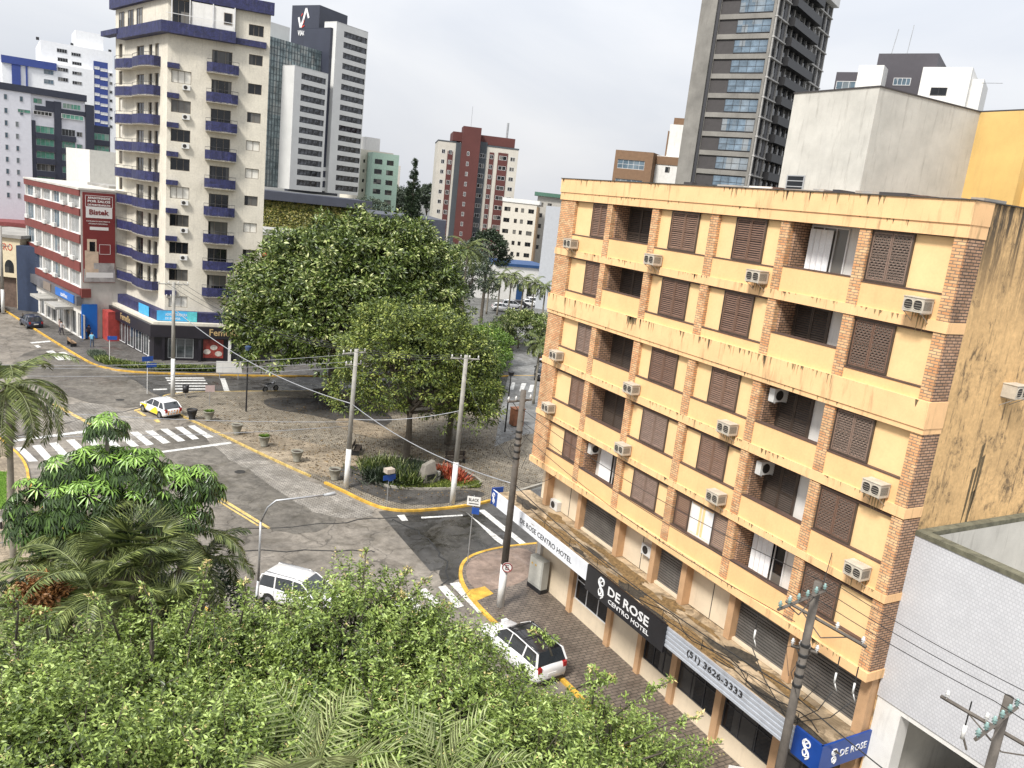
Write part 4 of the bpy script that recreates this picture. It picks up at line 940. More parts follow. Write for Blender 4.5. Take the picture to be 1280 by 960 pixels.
# podium with green wall
pod = thing('podium_building', 'low dark podium with a planted green wall over a white canopy', 'building', (34.1, 166.6, 0), rad(-14))
PDK = mat('podium_dark', (.05, .055, .075), .5, var=.2, scale=.4)
b = MB(); b.box(-16, 20.5, 2, 30, 0, 17.6); b.box(-16, 21.5, .6, 2, 16.2, 17.9); b.box(20.5, 38, 6, 30, 0, 15.4); b.build('wall', PDK, pod)
b = MB(); b.box(-16, 18.0, .4, 3, 9.3, 10.8); b.box(-16, 18.0, .5, 2, 9.0, 9.3); b.build('white_canopy', MW, pod)
LG = leafmat('green_wall_leaves', ((0, (.05, .06, .015)), (.4, (.17, .19, .045)), (.75, (.32, .30, .08)), (1, (.5, .42, .15))))
window(pod, (0, 2), (1, 0), 18.6, 11.0, 2.0, 3.4, (WHFR, GLASS), 2, 2, -.1, .08)
window(pod, (0, 2), (1, 0), -12, 2.0, 26, 6.2, (DKFR, SHG), 10, 1, -.1, .08)
rs_ = MB().box(-2.4, 3.2, -3, -2.8, 4.9, 6.7).build('red_hoarding', mat('hoarding_red', (.55, .06, .04), .5), None); rs_.location = (34, 158, 0)
tag(rs_, 'red hoarding seen over the tree beside the cream tower', 'sign')
# --- red and grey striped tower
CR2 = mat('striped_tower_cream', (.52, .49, .43), .85, var=.1, streak=.3, scale=.3); RD2 = mat('striped_tower_red', (.095, .028, .024), .8, var=.12, streak=.15, scale=.3); GR2 = mat('striped_tower_grey', (.065, .075, .085), .8, var=.12, scale=.3)
st = thing('striped_tower', 'tall cream tower striped in dark red and slate grey around a taller red core', 'building', (92.7, 219.2, 0), rad(-20))
def sb(x0, x1, y0, y1, z0, z1, m, n='wall'): return MB().box(x0, x1, y0, y1, z0, z1).build(n, m, st)
sb(0, 23.2, .3, 16, 0, 35.5, CR2); sb(2.9, 4.4, .18, .31, 0, 33, RD2, 'red_stripe'); sb(5.1, 6.6, .0, 1, 0, 35.6, GR2, 'grey_stripe'); sb(6.6, 11.7, -2.4, 4, 0, 40.1, RD2, 'red_core'); sb(11.7, 14.0, .05, 1, 0, 36.6, GR2, 'grey_stripe')
sb(4.0, 6.6, .1, 12, 36, 38.5, RD2, 'red_crown'); sb(11.7, 22.0, 1, 12, 36, 38.5, RD2, 'red_crown'); sb(14.9, 16.2, .12, .31, 0, 34, RD2, 'red_stripe'); sb(17.4, 20.2, .12, .31, 0, 34.2, RD2, 'red_stripe'); sb(-.1, 5.2, .2, 16, 35.5, 35.8, GR2, 'coping'); sb(14, 23.3, .2, 16.2, 35.5, 35.9, GR2, 'coping')
for k in range(11):
    z = 32.2-2.8*k
    for x, w_, y in ((1.2, 1.0, .3), (3.2, 1.0, .18), (12.1, 1.5, .05), (15.0, 1.0, .12), (17.7, 2.2, .12), (21.0, 1.4, .3), (8.2, .7, -2.4)):
        window(st, (0, y), (1, 0), x, z, w_, 1.15, (WHFR, GLASS), 2, 1, -.04, .06)
for k in range(11):
    window(st, (23.2, .3), (0, 1), 3.0, 32.2-2.8*k, 1.6, 1.3, (DKFR, GLASS), 2, 1, -.04, .06)
    window(st, (23.2, .3), (0, 1), 10.0, 32.2-2.8*k, 1.6, 1.3, (DKFR, GLASS), 2, 1, -.04, .06)
b = MB(); b.tube([(9, 2, 40), (9, 2, 46)], .06, 5); b.tube([(20, 5, 38), (20, 5, 43)], .35, 6); b.build('antenna', METAL, st)
# --- beige block and its neighbours
c = FAR(629, 247, 215); bb_ = block('beige_block', 'narrow beige apartment block right of the striped tower', c, -32, 9.0, 18, c[2], mat('pale_beige', (.60, .56, .48), .85, var=.1, streak=.2),
    front=grid([(.6, 2.2), (3.4, 4.2), (5.0, 5.8), (6.9, 8.4)], [c[2]-3.3-2.85*k for k in range(7)], 1.1), right=[(1, 3, c[2]-3-2.85*k, c[2]-1.8-2.85*k, 1, 1) for k in range(6)])
MB().box(9.0, 9.4, 0, 16, 0, c[2]-1.5).build('brown_end_wall', mat('brown_end', (.25, .17, .10), .85, var=.25, streak=.3), bb_); MB().box(-.1, 9.6, -.2, 17, c[2]-.9, c[2]+.1).build('coping', WHITE, bb_)
c = FAR(683, 257, 165); block('plain_grey_block', 'plain pale grey block with a blank wall directly left of the yellow building', c, -35, 14, 12, c[2], mat('pale_blue_grey', (.45, .47, .50), .85, var=.08, streak=.15), right=())
c = FAR(673, 240, 235); block('green_roofed_block', 'block with a green roof edge peeking above the grey wall', c, -30, 12, 12, c[2]-1, mat('beige_grey', (.42, .40, .36), .85, var=.2), front=grid([(.6, 1.8), (3, 4.2)], [c[2]-4-3*k for k in range(5)], 1.2))
gr = MB().box(-1, 13, -1, 13, c[2]-1, c[2]).build('green_roof_edge', mat('green_eave', (.06, .14, .10), .7)); gr.parent = bpy.data.objects['green_roofed_block']
# --- concrete tower with blue windows
RC = mat('raw_concrete', (.23, .22, .20), .9, var=.3, scale=.35, streak=.6, stain=(.10, .09, .08), bump=.3)
BRP = mat('brown_panel', (.055, .05, .05), .7, var=.15)
c = (81.4, 84.3)
ct = thing('concrete_tower', 'tall raw concrete tower with brown panels and blue glazing', 'building', (c[0]+math.cos(rad(116))*10.4, c[1]+math.sin(rad(116))*10.4, 0), rad(116-180))
zs = [46.2-2.53*k for k in range(-4, 9)]
ops = [(5.35, 10.0, z, z+1.65, 4, 2) for z in zs]
b = MB(); wall(b, (0, 0), (1, 0), 10.4, 20, 60, [(2.8, 10.05, z-.15, z+1.75) for z in zs], .45); b.prism([(0, 0), (10.4, 0), (10.4, 24), (0, 24)], 59.9, 60)
wall(b, (0, 24), (0, -1), 24, 20, 60); b.build('wall', RC, ct)
MB().box(2.4, 10.05, .2, 23.5, 20, 59.9).build('brown_panel', BRP, ct)
BG = (DKFR, glass('blue_pane', (.15, .205, .26), .06, .7))
for o_ in ops: window(ct, (0, 0), (1, 0), o_[0], o_[2], 4.65, 1.65, BG, 4, 2, .12, .05)
MB().box(-.02, 2.3, -.35, .1, 20, 60).build('blank_fin', RC, ct); MB().box(2.35, 2.75, -.15, .1, 20, 60).build('dark_joint', DKFR, ct)
RIBM0 = mat('ledge_concrete', (.42, .41, .39), .85, var=.2)
# right face: balconies and louvred windows
rw_ops = []
for k, z in enumerate(zs):
    for x in (.8, 2.4): rw_ops.append((x, x+1.1, z-.2, z+1.8))
    for i in range(5): rw_ops.append((5.2+i*2.3, 6.6+i*2.3, z-.2, z+1.8))
    for i in range(3): rw_ops.append((17.4+i*2.1, 18.9+i*2.1, z-.2, z+1.8))
b = MB(); wall(b, (10.4, 0), (0, 1), 24, 20, 56, rw_ops, .5); b.box(9.9, 10.42, 0, 24, 56, 60); b.build('wall', mat('dark_grey_render', (.12, .12, .125), .85, var=.2), ct)
for k, z in enumerate(zs):
    b = MB(); b.box(10.4, 10.75, .05, 24.1, z-.62, z-.45)
    b.build('ledge', RIBM0, ct)
    MB().box(10.4, 11.5, 4.9, 16.6, z-.75, z+.35).build('dark_balcony', BLACK, ct)
RIBM = mat('rib_concrete', (.36, .35, .33), .85, var=.2)
for y in (.1, 1.95, 4.5, 16.7, 19.0, 21.2, 23.6): MB().box(10.42, 10.62, y, y+.25, 20, 56).build('rib', RIBM, ct)
for i in range(5): MB().box(10.45, 10.6, 6.9+i*2.3, 7.1+i*2.3, 20, 56).build('rib', RIBM, ct)
for i in range(40): pass
b = MB(); b.box(10.3, 10.34, .1, 23.9, 20, 56); b.build('glazing', GLASS, ct)
MB().box(10.42, 11.4, 8.0, 23.9, 54.8, 60.5).build('white_top_panel', WHITE, ct); MB().box(10.5, 11.8, 14, 24.2, 58.6, 60.2).build('concrete_frame', RC, ct)
# --- brown/white building left of the concrete tower
c = FAR(770, 187, 130); bw = block('brown_and_white_building', 'brown and white building with wide white-framed windows left of the concrete tower', c, -52, 6.0, 10, c[2], mat('brown_render', (.20, .12, .07), .85, var=.15),
    front=grid([(.5, 4.8)], [c[2]-2.7, c[2]-5.6], 1.35, 5, 2, (WHFR, GLASSB)))
b = MB(); b.box(6.02, 14, 2, 12, 0, c[2]-.2); b.build('white_wall', WHITE, bw); MB().box(6.03, 14, 1.9, 12, c[2]-1.5, c[2]-.3).build('brown_band', mat('brown_render', (.2, .12, .07)), bw)
b = MB(); b.box(7.2, 14, 3, 12, c[2]-.2, c[2]+4.6); b.build('white_upper', WHITE, bw); MB().box(7.0, 7.2, 2.9, 6, c[2]-.2, c[2]+3.6).build('brown_edge', mat('brown_render', (.2, .12, .07)), bw); MB().box(7.6, 10.5, 3.2, 6, c[2]+4.6, c[2]+5.6).build('tank', mat('brown_render', (.2, .12, .07)), bw)
window(bw, (6.02, 2), (1, 0), 1.6, c[2]-2.6, .7, .8, (DKFR, GLASS), 1, 1, -.05); window(bw, (6.02, 2), (1, 0), 4.4, c[2]-3.6, 2.4, 2.2, (DKFR, GLASS), 2, 1, -.05)
# --- dark roofed building behind the grey block
c = FAR(1046, 90, 105); dk = thing('dark_topped_building', 'building with a charcoal top floor and white wing behind the pale grey block', 'building', (c[0], c[1], 0), rad(-62))
CH = mat('charcoal_cladding', (.06, .055, .065), .6, var=.1)
z = c[2]; b = MB(); b.box(0, 4.6, 0, 12, 0, z); b.box(4.0, 10.2, 1, 10, z-6, z+2.2); b.build('charcoal_wall', CH, dk)
window(dk, (0, 0), (1, 0), .2, z-1.9, 2.8, .9, (WHFR, GLASSB), 4, 1, -.05); window(dk, (0, 0), (1, 0), .2, z-3.3, 2.8, .9, (WHFR, GLASSB), 4, 1, -.05); window(dk, (0, 1), (1, 0), 6.1, z-1.2, 1.8, .8, (WHFR, GLASSB), 4, 1, -.05)
b = MB(); b.box(9.2, 14.0, -1, 6, 0, z+.4); b.box(3.0, 5.6, -3, -.5, 0, z+.2); b.box(14.0, 15.2, 0, 6, 0, z-.6); b.build('white_wing', WHITE, dk)
window(dk, (9.2, -1), (1, 0), 1.2, z-2.5, 1.6, .8, (DKFR, GLASS), 2, 1, -.05)
b = MB(); b.tube([(5.1, 2, z+2), (5.4, 2, z+5)], .04, 5); b.tube([(6.6, 2, z-1), (6.9, 2, z+5.4)], .04, 5); b.tube([(15, 0, z-1), (17, 0, z-1)], .03, 4)
b.build('antenna', METAL, dk)
# --- pale green and cream blocks beyond the glass tower
c = FAR(450, 186, 265); block('cream_block', 'pale cream block with small windows behind the glass tower', c, 10, 12, 12, c[2], mat('pale_cream', (.66, .62, .52), .85, var=.08), front=grid([(1.4, 2.1), (3.6, 4.3), (7.2, 8.0)], [c[2]-4-3*k for k in range(9)], 1.0, 1, 1))
MB().box(3, 8, 2, 8, c[2], c[2]+4).build('roof_room', WHITE, bpy.data.objects['cream_block'])
c = FAR(466, 190, 260); block('mint_block', 'mint green block with balconies beside the pale cream block', c, -5, 8.4, 12, c[2], mat('mint_render', (.40, .55, .46), .8, var=.12, streak=.15), front=grid([(.8, 3.2), (4.6, 6.8)], [c[2]-3.4-3*k for k in range(9)], 1.5, 2, 1))
c = FAR(489, 206, 300); block('small_pale_block', 'small pale block at the right edge of the mint block', c, -5, 3.5, 8, c[2], mat('pale_cream2', (.6, .56, .5), .85), front=grid([(.6, 2.4)], [c[2]-3-3*k for k in range(6)], 1.3))
# --- left: white and blue block, glazed block
c = FAR(2, 68, 182); wb = thing('white_and_blue_block', 'large white apartment block with blue frame and blue panel strip', 'building', (c[0], c[1], 0), rad(4))
WB = mat('bright_white_render', (.72, .73, .74), .8, var=.06, streak=.1); BL2 = mat('deep_blue_render', (.03, .055, .22), .7, var=.15)
z = c[2]; b = MB(); b.box(0, 15, .6, 18, 0, z-.1); b.build('wall', WB, wb); MB().box(6.2, 18.4, 2.2, 18, z-.1, z+3.9).build('upper_wall', WB, wb); MB().box(12.2, 17.0, 4, 12, z+3.9, z+7).build('water_tank', WB, wb); MB().box(15, 18.8, .9, 18, 0, z-.1).build('wall', WB, wb)
MB().box(-.1, 8.7, .2, .8, z-1.3, z).build('blue_frame', BL2, wb); MB().box(1.5, 2.9, .3, .8, z-9, z-1.3).build('blue_frame', BL2, wb); MB().box(3.7, 4.0, .3, .8, z-7, z-1.3).build('blue_frame', BL2, wb)
MB().box(14.95, 17.4, .7, 1.0, 26, 38.6).build('blue_strip', BL2, wb)
for k in range(7):
    window(wb, (0, .7), (1, 0), 15.05, 37.1-1.62*k, .9, .55, (WHFR, MW), 2, 1, -.05); window(wb, (0, .7), (1, 0), 16.1, 36.9-1.62*k, 1.25, .55, (WHFR, MW), 2, 1, -.05)
    window(wb, (0, .9), (1, 0), 17.7, 36.3-1.62*k, .5, .55, (GREYFR, GLASS), 1, 1, -.05)
for k in range(4):
    o_ = (0, 2.2) if k < 1 else (0, .6)
    window(wb, o_, (1, 0), 8.9, 39.2-1.75*k, 1.7, .7, (GREYFR, GLASS), 4, 1, -.05); window(wb, o_, (1, 0), 11.3, 39.0-1.75*k, 1.6, .6, (GREYFR, GLASS), 4, 1, -.05)
    if k > 1: window(wb, (0, .6), (1, 0), 6.6, 38.2-1.7*k, 1.6, .8, (GREYFR, GLASSB), 3, 1, -.05)
for x in (5.6, 11.3, 17.8): MB().box(x, x+.5, 3, 3.5, z+3.9, z+4.4).build('roof_vent', BLACK, wb)
c = FAR(-6, 118, 150); gg = thing('green_glazed_block', 'white block with black frame and green glazed balconies left of the cream tower', 'building', (c[0], c[1], 0), rad(14))
z = 30.2; GGl = glass('green_glass', (.10, .30, .22), .08, .6); NV = mat('navy_cladding', (.03, .035, .055), .5, var=.15)
WV = mat('violet_white_render', (.66, .67, .72), .8, var=.06, streak=.1)
b = MB(); b.box(-8, 4.7, 0, 18, 0, z-1.0); b.build('wall', WV, gg); MB().box(4.7, 12.45, .3, 18, 0, z-1.0).build('wall', WV, gg)
MB().box(-8, 12.6, -.15, 3, z-1.0, z).build('navy_cornice', NV, gg)
MB().box(4.75, 5.3, .1, .9, 0, 25.3).build('navy_frame', NV, gg); MB().box(7.95, 8.95, .05, .9, 0, 28.6).build('navy_frame', NV, gg); MB().box(12.5, 13.7, -.05, 3, 0, 28.8).build('navy_frame', NV, gg); MB().box(5.3, 12.5, .12, .9, 26.9, 27.6).build('navy_frame', NV, gg); MB().box(6.8, 8.0, .11, .9, 27.6, 28.5).build('navy_frame', NV, gg)
b = MB(); b.box(13.7, 16.4, 1.0, 6, 0, 25.8); b.build('side_bay', NV, gg)
for k in range(7):
    zz0 = 23.25-1.93*k+.3
    for xa, xb in ((5.3, 7.95), (8.95, 11.0), (13.75, 16.3)):
        q = 1.0 if xa > 13 else .3
        MB().box(xa, xb, q-.4, q+.2, zz0-.85, zz0).build('navy_balcony', NV, gg); window(gg, (0, q), (1, 0), xa+.05, zz0, xb-xa-.1, 1.05, (GREYFR, GGl if (k+int(xa)) % 4 else GLASS), 4, 1, -.06)
    window(gg, (0, .3), (1, 0), 11.15, zz0+.1, .85, .75, (GREYFR, GGl if k % 2 else GLASS), 2, 1, -.05)
for k in range(9):
    zz0 = 27.6-1.8*k-(0 if k else -.2)
    for x, w_ in ((1.1, .42), (2.55, .42)) if k > 1 else ((1.1, .45), (3.2, .45)): window(gg, (0, 0), (1, 0), x, zz0, w_, .78, (GREYFR, GLASSB), 1, 1, -.05)
window(gg, (0, .0), (1, 0), 2.9, 26.2, 1.7, .5, (GREYFR, GGl), 2, 1, -.06); window(gg, (0, .3), (1, 0), 5.1, 27.9, 1.2, .75, (GREYFR, GGl), 2, 1, -.06); window(gg, (0, .3), (1, 0), 9.2, 27.75, 2.6, .8, (WHFR, GGl), 5, 1, -.06); window(gg, (0, .3), (1, 0), 8.9, 26.2, 3.2, .7, (WHFR, GGl), 5, 1, -.4)
window(gg, (0, .3), (1, 0), 5.0, 26.2, 2.6, .6, (WHFR, GLASS), 5, 1, -.4)
c = FAR(112, 187, 125); pb = block('plain_stair_block', 'plain off-white stair block behind the striped office building', c, 20, 4.3, 8, c[2], mat('offwhite_render', (.6, .59, .55), .85, var=.1, streak=.2))
# low houses at the far left
c = FAR(-2, 292, 128); lh = thing('shop_house', 'low cream shop with an arched window and red letters at the left edge', 'building', (c[0]-4, c[1], 0), rad(-30))
z = 11.0; b = MB(); b.box(0, 7.6, 0, 10, 4.2, z-1.6); b.box(0, .6, 0, 10, 0, 4.2); b.box(7.0, 7.6, 0, 10, 0, 4.2); b.build('wall', mat('cream_shop', (.6, .52, .36), .85, var=.15, streak=.3), lh)
text('lettering', 'CENTRO', 1, lh, (3.0, -.03, 7.7), mat('letter_red', (.5, .05, .03), .5), w=3.6, h=.9)
b = MB(); b.prism([(0, 0), (1, 0), (1, 1), (0, 1)], 0, .01); b = MB(); b.face([(6.1+.6*math.cos(a), -.03, 5.6+.9*math.sin(a)) for a in np.linspace(0, PI, 12)]+[(5.5, -.03, 4.8), (6.7, -.03, 4.8)]); b.build('arched_window', GLASS, lh)
MB().box(.6, 7, .6, .8, .1, 4.2).build('shop_front', mat('brown_shop_front', (.12, .08, .06), .7, var=.4), lh); MB().box(-.4, 8, -.4, 10.4, z-1.6, z-1.2).build('roof', ROOF, lh)
b = MB(); b.box(7.7, 11.8, -1, 10, 0, 8.6); b.build('navy_side_house', mat('navy_render', (.025, .04, .08), .7, var=.2), lh)
c = FAR(-5, 215, 165); lw_ = block('pale_low_block', 'low pale block with a dark blue panel behind the cream shop', (c[0]-4, c[1]), -5, 13, 10, 14.5, mat('beige_low', (.5, .46, .4), .85, var=.15), front=grid([(9, 10.2)], [10.5], 1.8))
MB().box(2, 7.6, -.2, 0, 8, 14.4).build('navy_panel', NV, lw_)
rf = block('tiled_roof_shed', 'row of low sheds with weathered roofs behind the cream shop', (FAR(-5, 280, 145)[0]-3, FAR(-5, 280, 145)[1]), -10, 14, 9, 9.3, mat('shed_wall', (.55, .5, .45), .85, var=.3, streak=.3)); MB().box(-.3, 14.3, -.3, 9.3, 9.3, 9.9).build('red_roof_edge', mat('red_roof', (.2, .05, .05), .8, var=.3), rf)
# --- low white house with blue trim, wall beyond palms
c = FAR(570, 318, 172); lwh = thing('white_house_blue_trim', 'low white building with blue trim behind the row of palms', 'building', (c[0], c[1], 0), rad(-8))
b = MB(); b.box(0, 22, 0, 12, 0, c[2]-1.6); b.box(22, 60, 1, 14, 0, 5.0); b.build('wall', WHITE, lwh); MB().box(9, 22.3, -.3, 12.2, c[2]-1.6, c[2]-1.0).build('blue_trim', mat('trim_blue', (.015, .06, .17), .6), lwh)
window(lwh, (0, 0), (1, 0), 3.0, 5.4, 1.8, 1.8, (DKFR, GLASS), 1, 1, -.05); MB().box(14.5, 16, -.1, 0, 0, 3.6).build('blue_door', mat('trim_blue', (.02, .12, .35)), lwh)
for x in (17, 19.5): window(lwh, (0, 0), (1, 0), x, .3, 1.2, 2.4, (DKFR, GLASS), 1, 1, -.05, name='door')
c = FAR(330, 300, 150); block('low_white_shed', 'low white shed seen between the cream tower and the round tree', (c[0]-6, c[1]), -10, 16, 8, 4.5, WHITE, front=grid([(1, 3), (7, 10)], [1.0], 2.2))
# =================================================================== VEGETATION
BARK = mat('bark', (.10, .085, .065), .9, var=.4, scale=3, bump=.5); BARKL = mat('pale_bark', (.22, .20, .16), .9, var=.35, scale=3, bump=.4)
def unit(a): return a/np.maximum(np.linalg.norm(a, axis=1, keepdims=True), 1e-6)
def leaves_mesh(P, D, Nn, L, Wd, tint, m, name='foliage', fold=.25):
    """rhombic folded leaves: base P, direction D, normal Nn"""
    n = len(P); D = unit(D); S = unit(np.cross(D, Nn)); Nn = np.cross(S, D)
    L = np.broadcast_to(L, n)[:, None]; Wd = np.broadcast_to(Wd, n)[:, None]
    v = np.empty((n, 4, 3), 'f'); mid = P+D*L*.42
    v[:, 0] = P; v[:, 1] = mid+S*Wd*.5+Nn*Wd*fold; v[:, 2] = P+D*L-Nn*L*.12; v[:, 3] = mid-S*Wd*.5+Nn*Wd*fold
    me = bpy.data.meshes.new(name); me.vertices.add(n*4); me.vertices.foreach_set('co', v.ravel())
    b = np.arange(n)[:, None]*4; t = np.concatenate([b+[0, 1, 2], b+[0, 2, 3]], 1).reshape(-1).astype('i')
    me.loops.add(n*6); me.loops.foreach_set('vertex_index', t); me.polygons.add(n*2)
    me.polygons.foreach_set('loop_start', np.arange(0, n*6, 3, dtype='i'))
    try: me.polygons.foreach_set('loop_total', np.full(n*2, 3, 'i'))
    except Exception: pass
    me.materials.append(m); a = me.attributes.new('tint', 'FLOAT', 'FACE'); a.data.foreach_set('value', np.repeat(np.broadcast_to(tint, n), 2).astype('f'))
    me.update(calc_edges=True); me.validate(); return me
def sph(n):
    a = rng.normal(size=(n, 3)); return unit(a)
def crown_points(blobs, nclump, shell=.75, zmin=-.5, amp=0, wl=3.0):
    """clump centres spread through the outer shell of a union of ellipsoids"""
    B = np.array(blobs, float); area = B[:, 3]*B[:, 4]+B[:, 4]*B[:, 5]; k = rng.choice(len(B), nclump*3, p=area/area.sum())
    s = sph(nclump*3); s[:, 2] = np.where(s[:, 2] < zmin, -s[:, 2], s[:, 2]); rr = 1-(1-shell)*rng.random((nclump*3, 1))**1.5*1.6
    rr *= 1+.10*np.sin(s[:, :1]*9+k[:, None])*np.cos(s[:, 1:2]*8+k[:, None]*2)
    P = B[k, :3]+s*B[k, 3:6]*rr; keep = np.ones(len(P), bool)
    for j in range(len(B)):
        q = (((P-B[j, :3])/B[j, 3:6])**2).sum(1); keep &= (q > .55) | (k == j)
    P, s = P[keep], s[keep]
    if amp:
        for f, a in ((1/wl, .6), (2.1/wl, .4)):
            ph = rng.random(6)*6.3; q = P*2*PI*f; P = P+s*(amp*a*(np.sin(q[:, 0]+ph[0]+1.3*np.sin(q[:, 1]*.7+ph[3]))*np.sin(q[:, 1]+ph[1]+1.1*np.sin(q[:, 2]*.8+ph[4]))+.6*np.sin(q[:, 2]+ph[2])))[:, None]
    return P[:nclump], s[:nclump]
def tree(name, label, cat, loc, blobs, trunk, nclump, nleaf, lsize, clump_r, m, group=None, bark=None, tint=(0, 1), lw=.45, droop=.2, limbs=7, rot=0, shell=.75, zmin=-.5, whorl=False, tclump=.35):
    t = thing(name, label, cat, loc, rot, group)
    P, s = crown_points(blobs, nclump, shell, zmin, .15*min(6, blobs[0][3]), .5*min(6, blobs[0][3])+.3); n = len(P)
    idx = np.repeat(np.arange(n), nleaf); N_ = len(idx); jit = sph(N_)*rng.random((N_, 1))**.5*clump_r*np.array([1, 1, .75])
    Q = P[idx]+jit; D = s[idx]*.8+sph(N_)*.8+np.array([0, 0, -droop])
    if whorl: D = unit(jit)+s[idx]*.3+sph(N_)*.3+np.array([0, 0, -droop])
    Nn = s[idx]*.5+np.array([0, 0, .75])+sph(N_)*.85
    ct = rng.random(n); tn = ct[idx]*tclump+rng.random(N_)*(1-tclump); tn = np.clip(.5+(tn-.5)*1.35, 0, 1); tn = tint[0]+(tint[1]-tint[0])*tn
    put('crown', leaves_mesh(Q, D, Nn, lsize*(.7+.6*rng.random(N_)), lsize*lw*(.7+.6*rng.random(N_)), tn, m, 'crown'), t)
    b = MB(); h, r0 = trunk[0], trunk[1]; lean = trunk[2] if len(trunk) > 2 else (0, 0)
    top = Vector((lean[0], lean[1], h)); b.tube([(0, 0, -.1), (0, 0, .3), tuple(top*.5+Vector((.1, .05, 0))), tuple(top)], [r0*1.35, r0, r0*.85, r0*.7], 10)
    b.build('trunk', bark or BARK, t, True)
    b = MB()
    for i in range(limbs):
        B_ = blobs[i % len(blobs)]; e = Vector(B_[:3])+Vector((rng.normal()*B_[3]*.45, rng.normal()*B_[4]*.45, B_[5]*(.1+.4*rng.random())))
        st_ = top*(.75+.25*rng.random()); mid = st_.lerp(e, .5)+Vector((0, 0, -.06*(e-st_).length)); b.tube([tuple(st_), tuple(mid), tuple(e)], [r0*.5, r0*.32, r0*.08], 6)
        for _ in range(3):
            e2 = mid.lerp(e, .5)+Vector((rng.normal()*B_[3]*.4, rng.normal()*B_[4]*.4, rng.random()*B_[5]*.5)); b.tube([tuple(mid.lerp(e, .3)), tuple(e2)], [r0*.2, r0*.04], 5)
    b.build('branches', bark or BARK, t, True)
    return t
def pxz(u, v, z): x, y = G(u, v, z); return (x, y)
LFIC = leafmat('fig_leaf', ((0, (.026, .042, .012)), (.35, (.065, .10, .022)), (.7, (.17, .235, .05)), (.88, (.32, .37, .12)), (1, (.55, .56, .28))), .35)  # end stops put highlights and shaded gaps into the leaf colour
LMID = leafmat('bright_leaf', ((0, (.028, .046, .012)), (.4, (.085, .125, .022)), (.72, (.22, .28, .05)), (1, (.42, .45, .12))), .45)
LDRK = leafmat('dark_leaf', ((0, (.012, .025, .012)), (.5, (.025, .045, .02)), (1, (.06, .09, .04))), .5)
LLIM = leafmat('lime_leaf', ((0, (.05, .10, .015)), (.5, (.11, .2, .025)), (1, (.24, .36, .06))), .45)
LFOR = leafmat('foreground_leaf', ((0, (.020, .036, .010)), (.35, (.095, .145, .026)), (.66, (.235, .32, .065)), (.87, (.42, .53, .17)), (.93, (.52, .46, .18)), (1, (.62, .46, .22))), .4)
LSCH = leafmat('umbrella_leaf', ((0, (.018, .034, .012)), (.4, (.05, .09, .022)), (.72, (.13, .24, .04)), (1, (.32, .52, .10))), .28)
LPAL = leafmat('palm_leaf', ((0, (.035, .05, .015)), (.5, (.10, .13, .035)), (1, (.32, .37, .12))), .4)
LGRY = leafmat('grey_green_leaf', ((0, (.05, .07, .05)), (.5, (.09, .12, .08)), (1, (.15, .18, .12))), .6)
# the big round fig of the plaza
bx, by = 23.2, 76.5
tree('fig_tree', 'huge round dark green fig tree filling the middle of the plaza', 'tree', (bx, by, .13),
     [(0, 0, 8.8, 10.0, 9.3, 7.4), (-4.3, -2, 6.6, 5.4, 5.5, 4.8), (5.5, -1, 11.2, 6.5, 6.5, 6.6), (0.5, -5, 8.0, 7.0, 4.5, 6.0), (9.5, 2, 8.2, 4.6, 5.0, 5.6), (2.0, 1, 12.5, 6.5, 6, 5.2)], (6, .7), 3200, 34, .42, .55, LFIC, tint=(0, .97), lw=.45, whorl=True, limbs=14)
tree('plaza_tree', 'lighter green tree in the planted bed, in front of the big fig', 'tree', (23.6, 57.0, .13),
     [(-1.0, 0, 8.2, 5.2, 4.6, 4.4), (2.5, 1, 7.2, 4.8, 4.5, 4.6), (-3.2, .5, 5.6, 3.2, 3.2, 3.0), (4.0, -1, 4.6, 3.2, 3.0, 3.0)], (4.5, .28), 1250, 28, .26, .42, LMID, tint=(0, .95), limbs=20, whorl=True, lw=.42)
tree('plaza_tree', 'dark green tree right of the lighter one, reaching over the back street', 'tree', (28.6, 60.0, .13),
     [(0, 0, 6.2, 3.5, 3.4, 4.2), (1.2, 0, 4.3, 3.0, 2.8, 2.8), (-2, 1, 7.6, 3.6, 3.6, 3.6)], (4, .3), 1100, 30, .3, .5, LFIC, tint=(0, .95), limbs=10, whorl=True)
tree('plaza_tree', 'tall bright green tree behind the big fig, left of the palm', 'tree', (34.5, 88, .13),
     [(0, 0, 11, 4.6, 4.5, 5), (2, -1, 7.5, 4.2, 4.2, 4.6), (-3, 0, 13.6, 3.6, 3.8, 3.4)], (7, .35), 1100, 26, .38, .6, LMID, tint=(0, .9), limbs=8)
tree('round_bush', 'bright lime green bush on the bank beside the back street', 'bush', (43, 85, .13), [(0, 0, 2.6, 4.0, 4.2, 3.2), (4.5, 6, 2.2, 3.6, 4, 2.8), (-3, -6, 2.2, 3.0, 3.6, 2.8)], (1.5, .15), 900, 26, .3, .5, LLIM, limbs=4)
tree('round_bush', 'dark bush with reddish flowers beyond the lime green bush', 'bush', (58, 101, .13), [(0, 0, 2.4, 4.2, 4.2, 3.0), (4, 4, 2, 4, 4, 2.6)], (1.2, .15), 500, 24, .34, .5, LFIC, limbs=3)
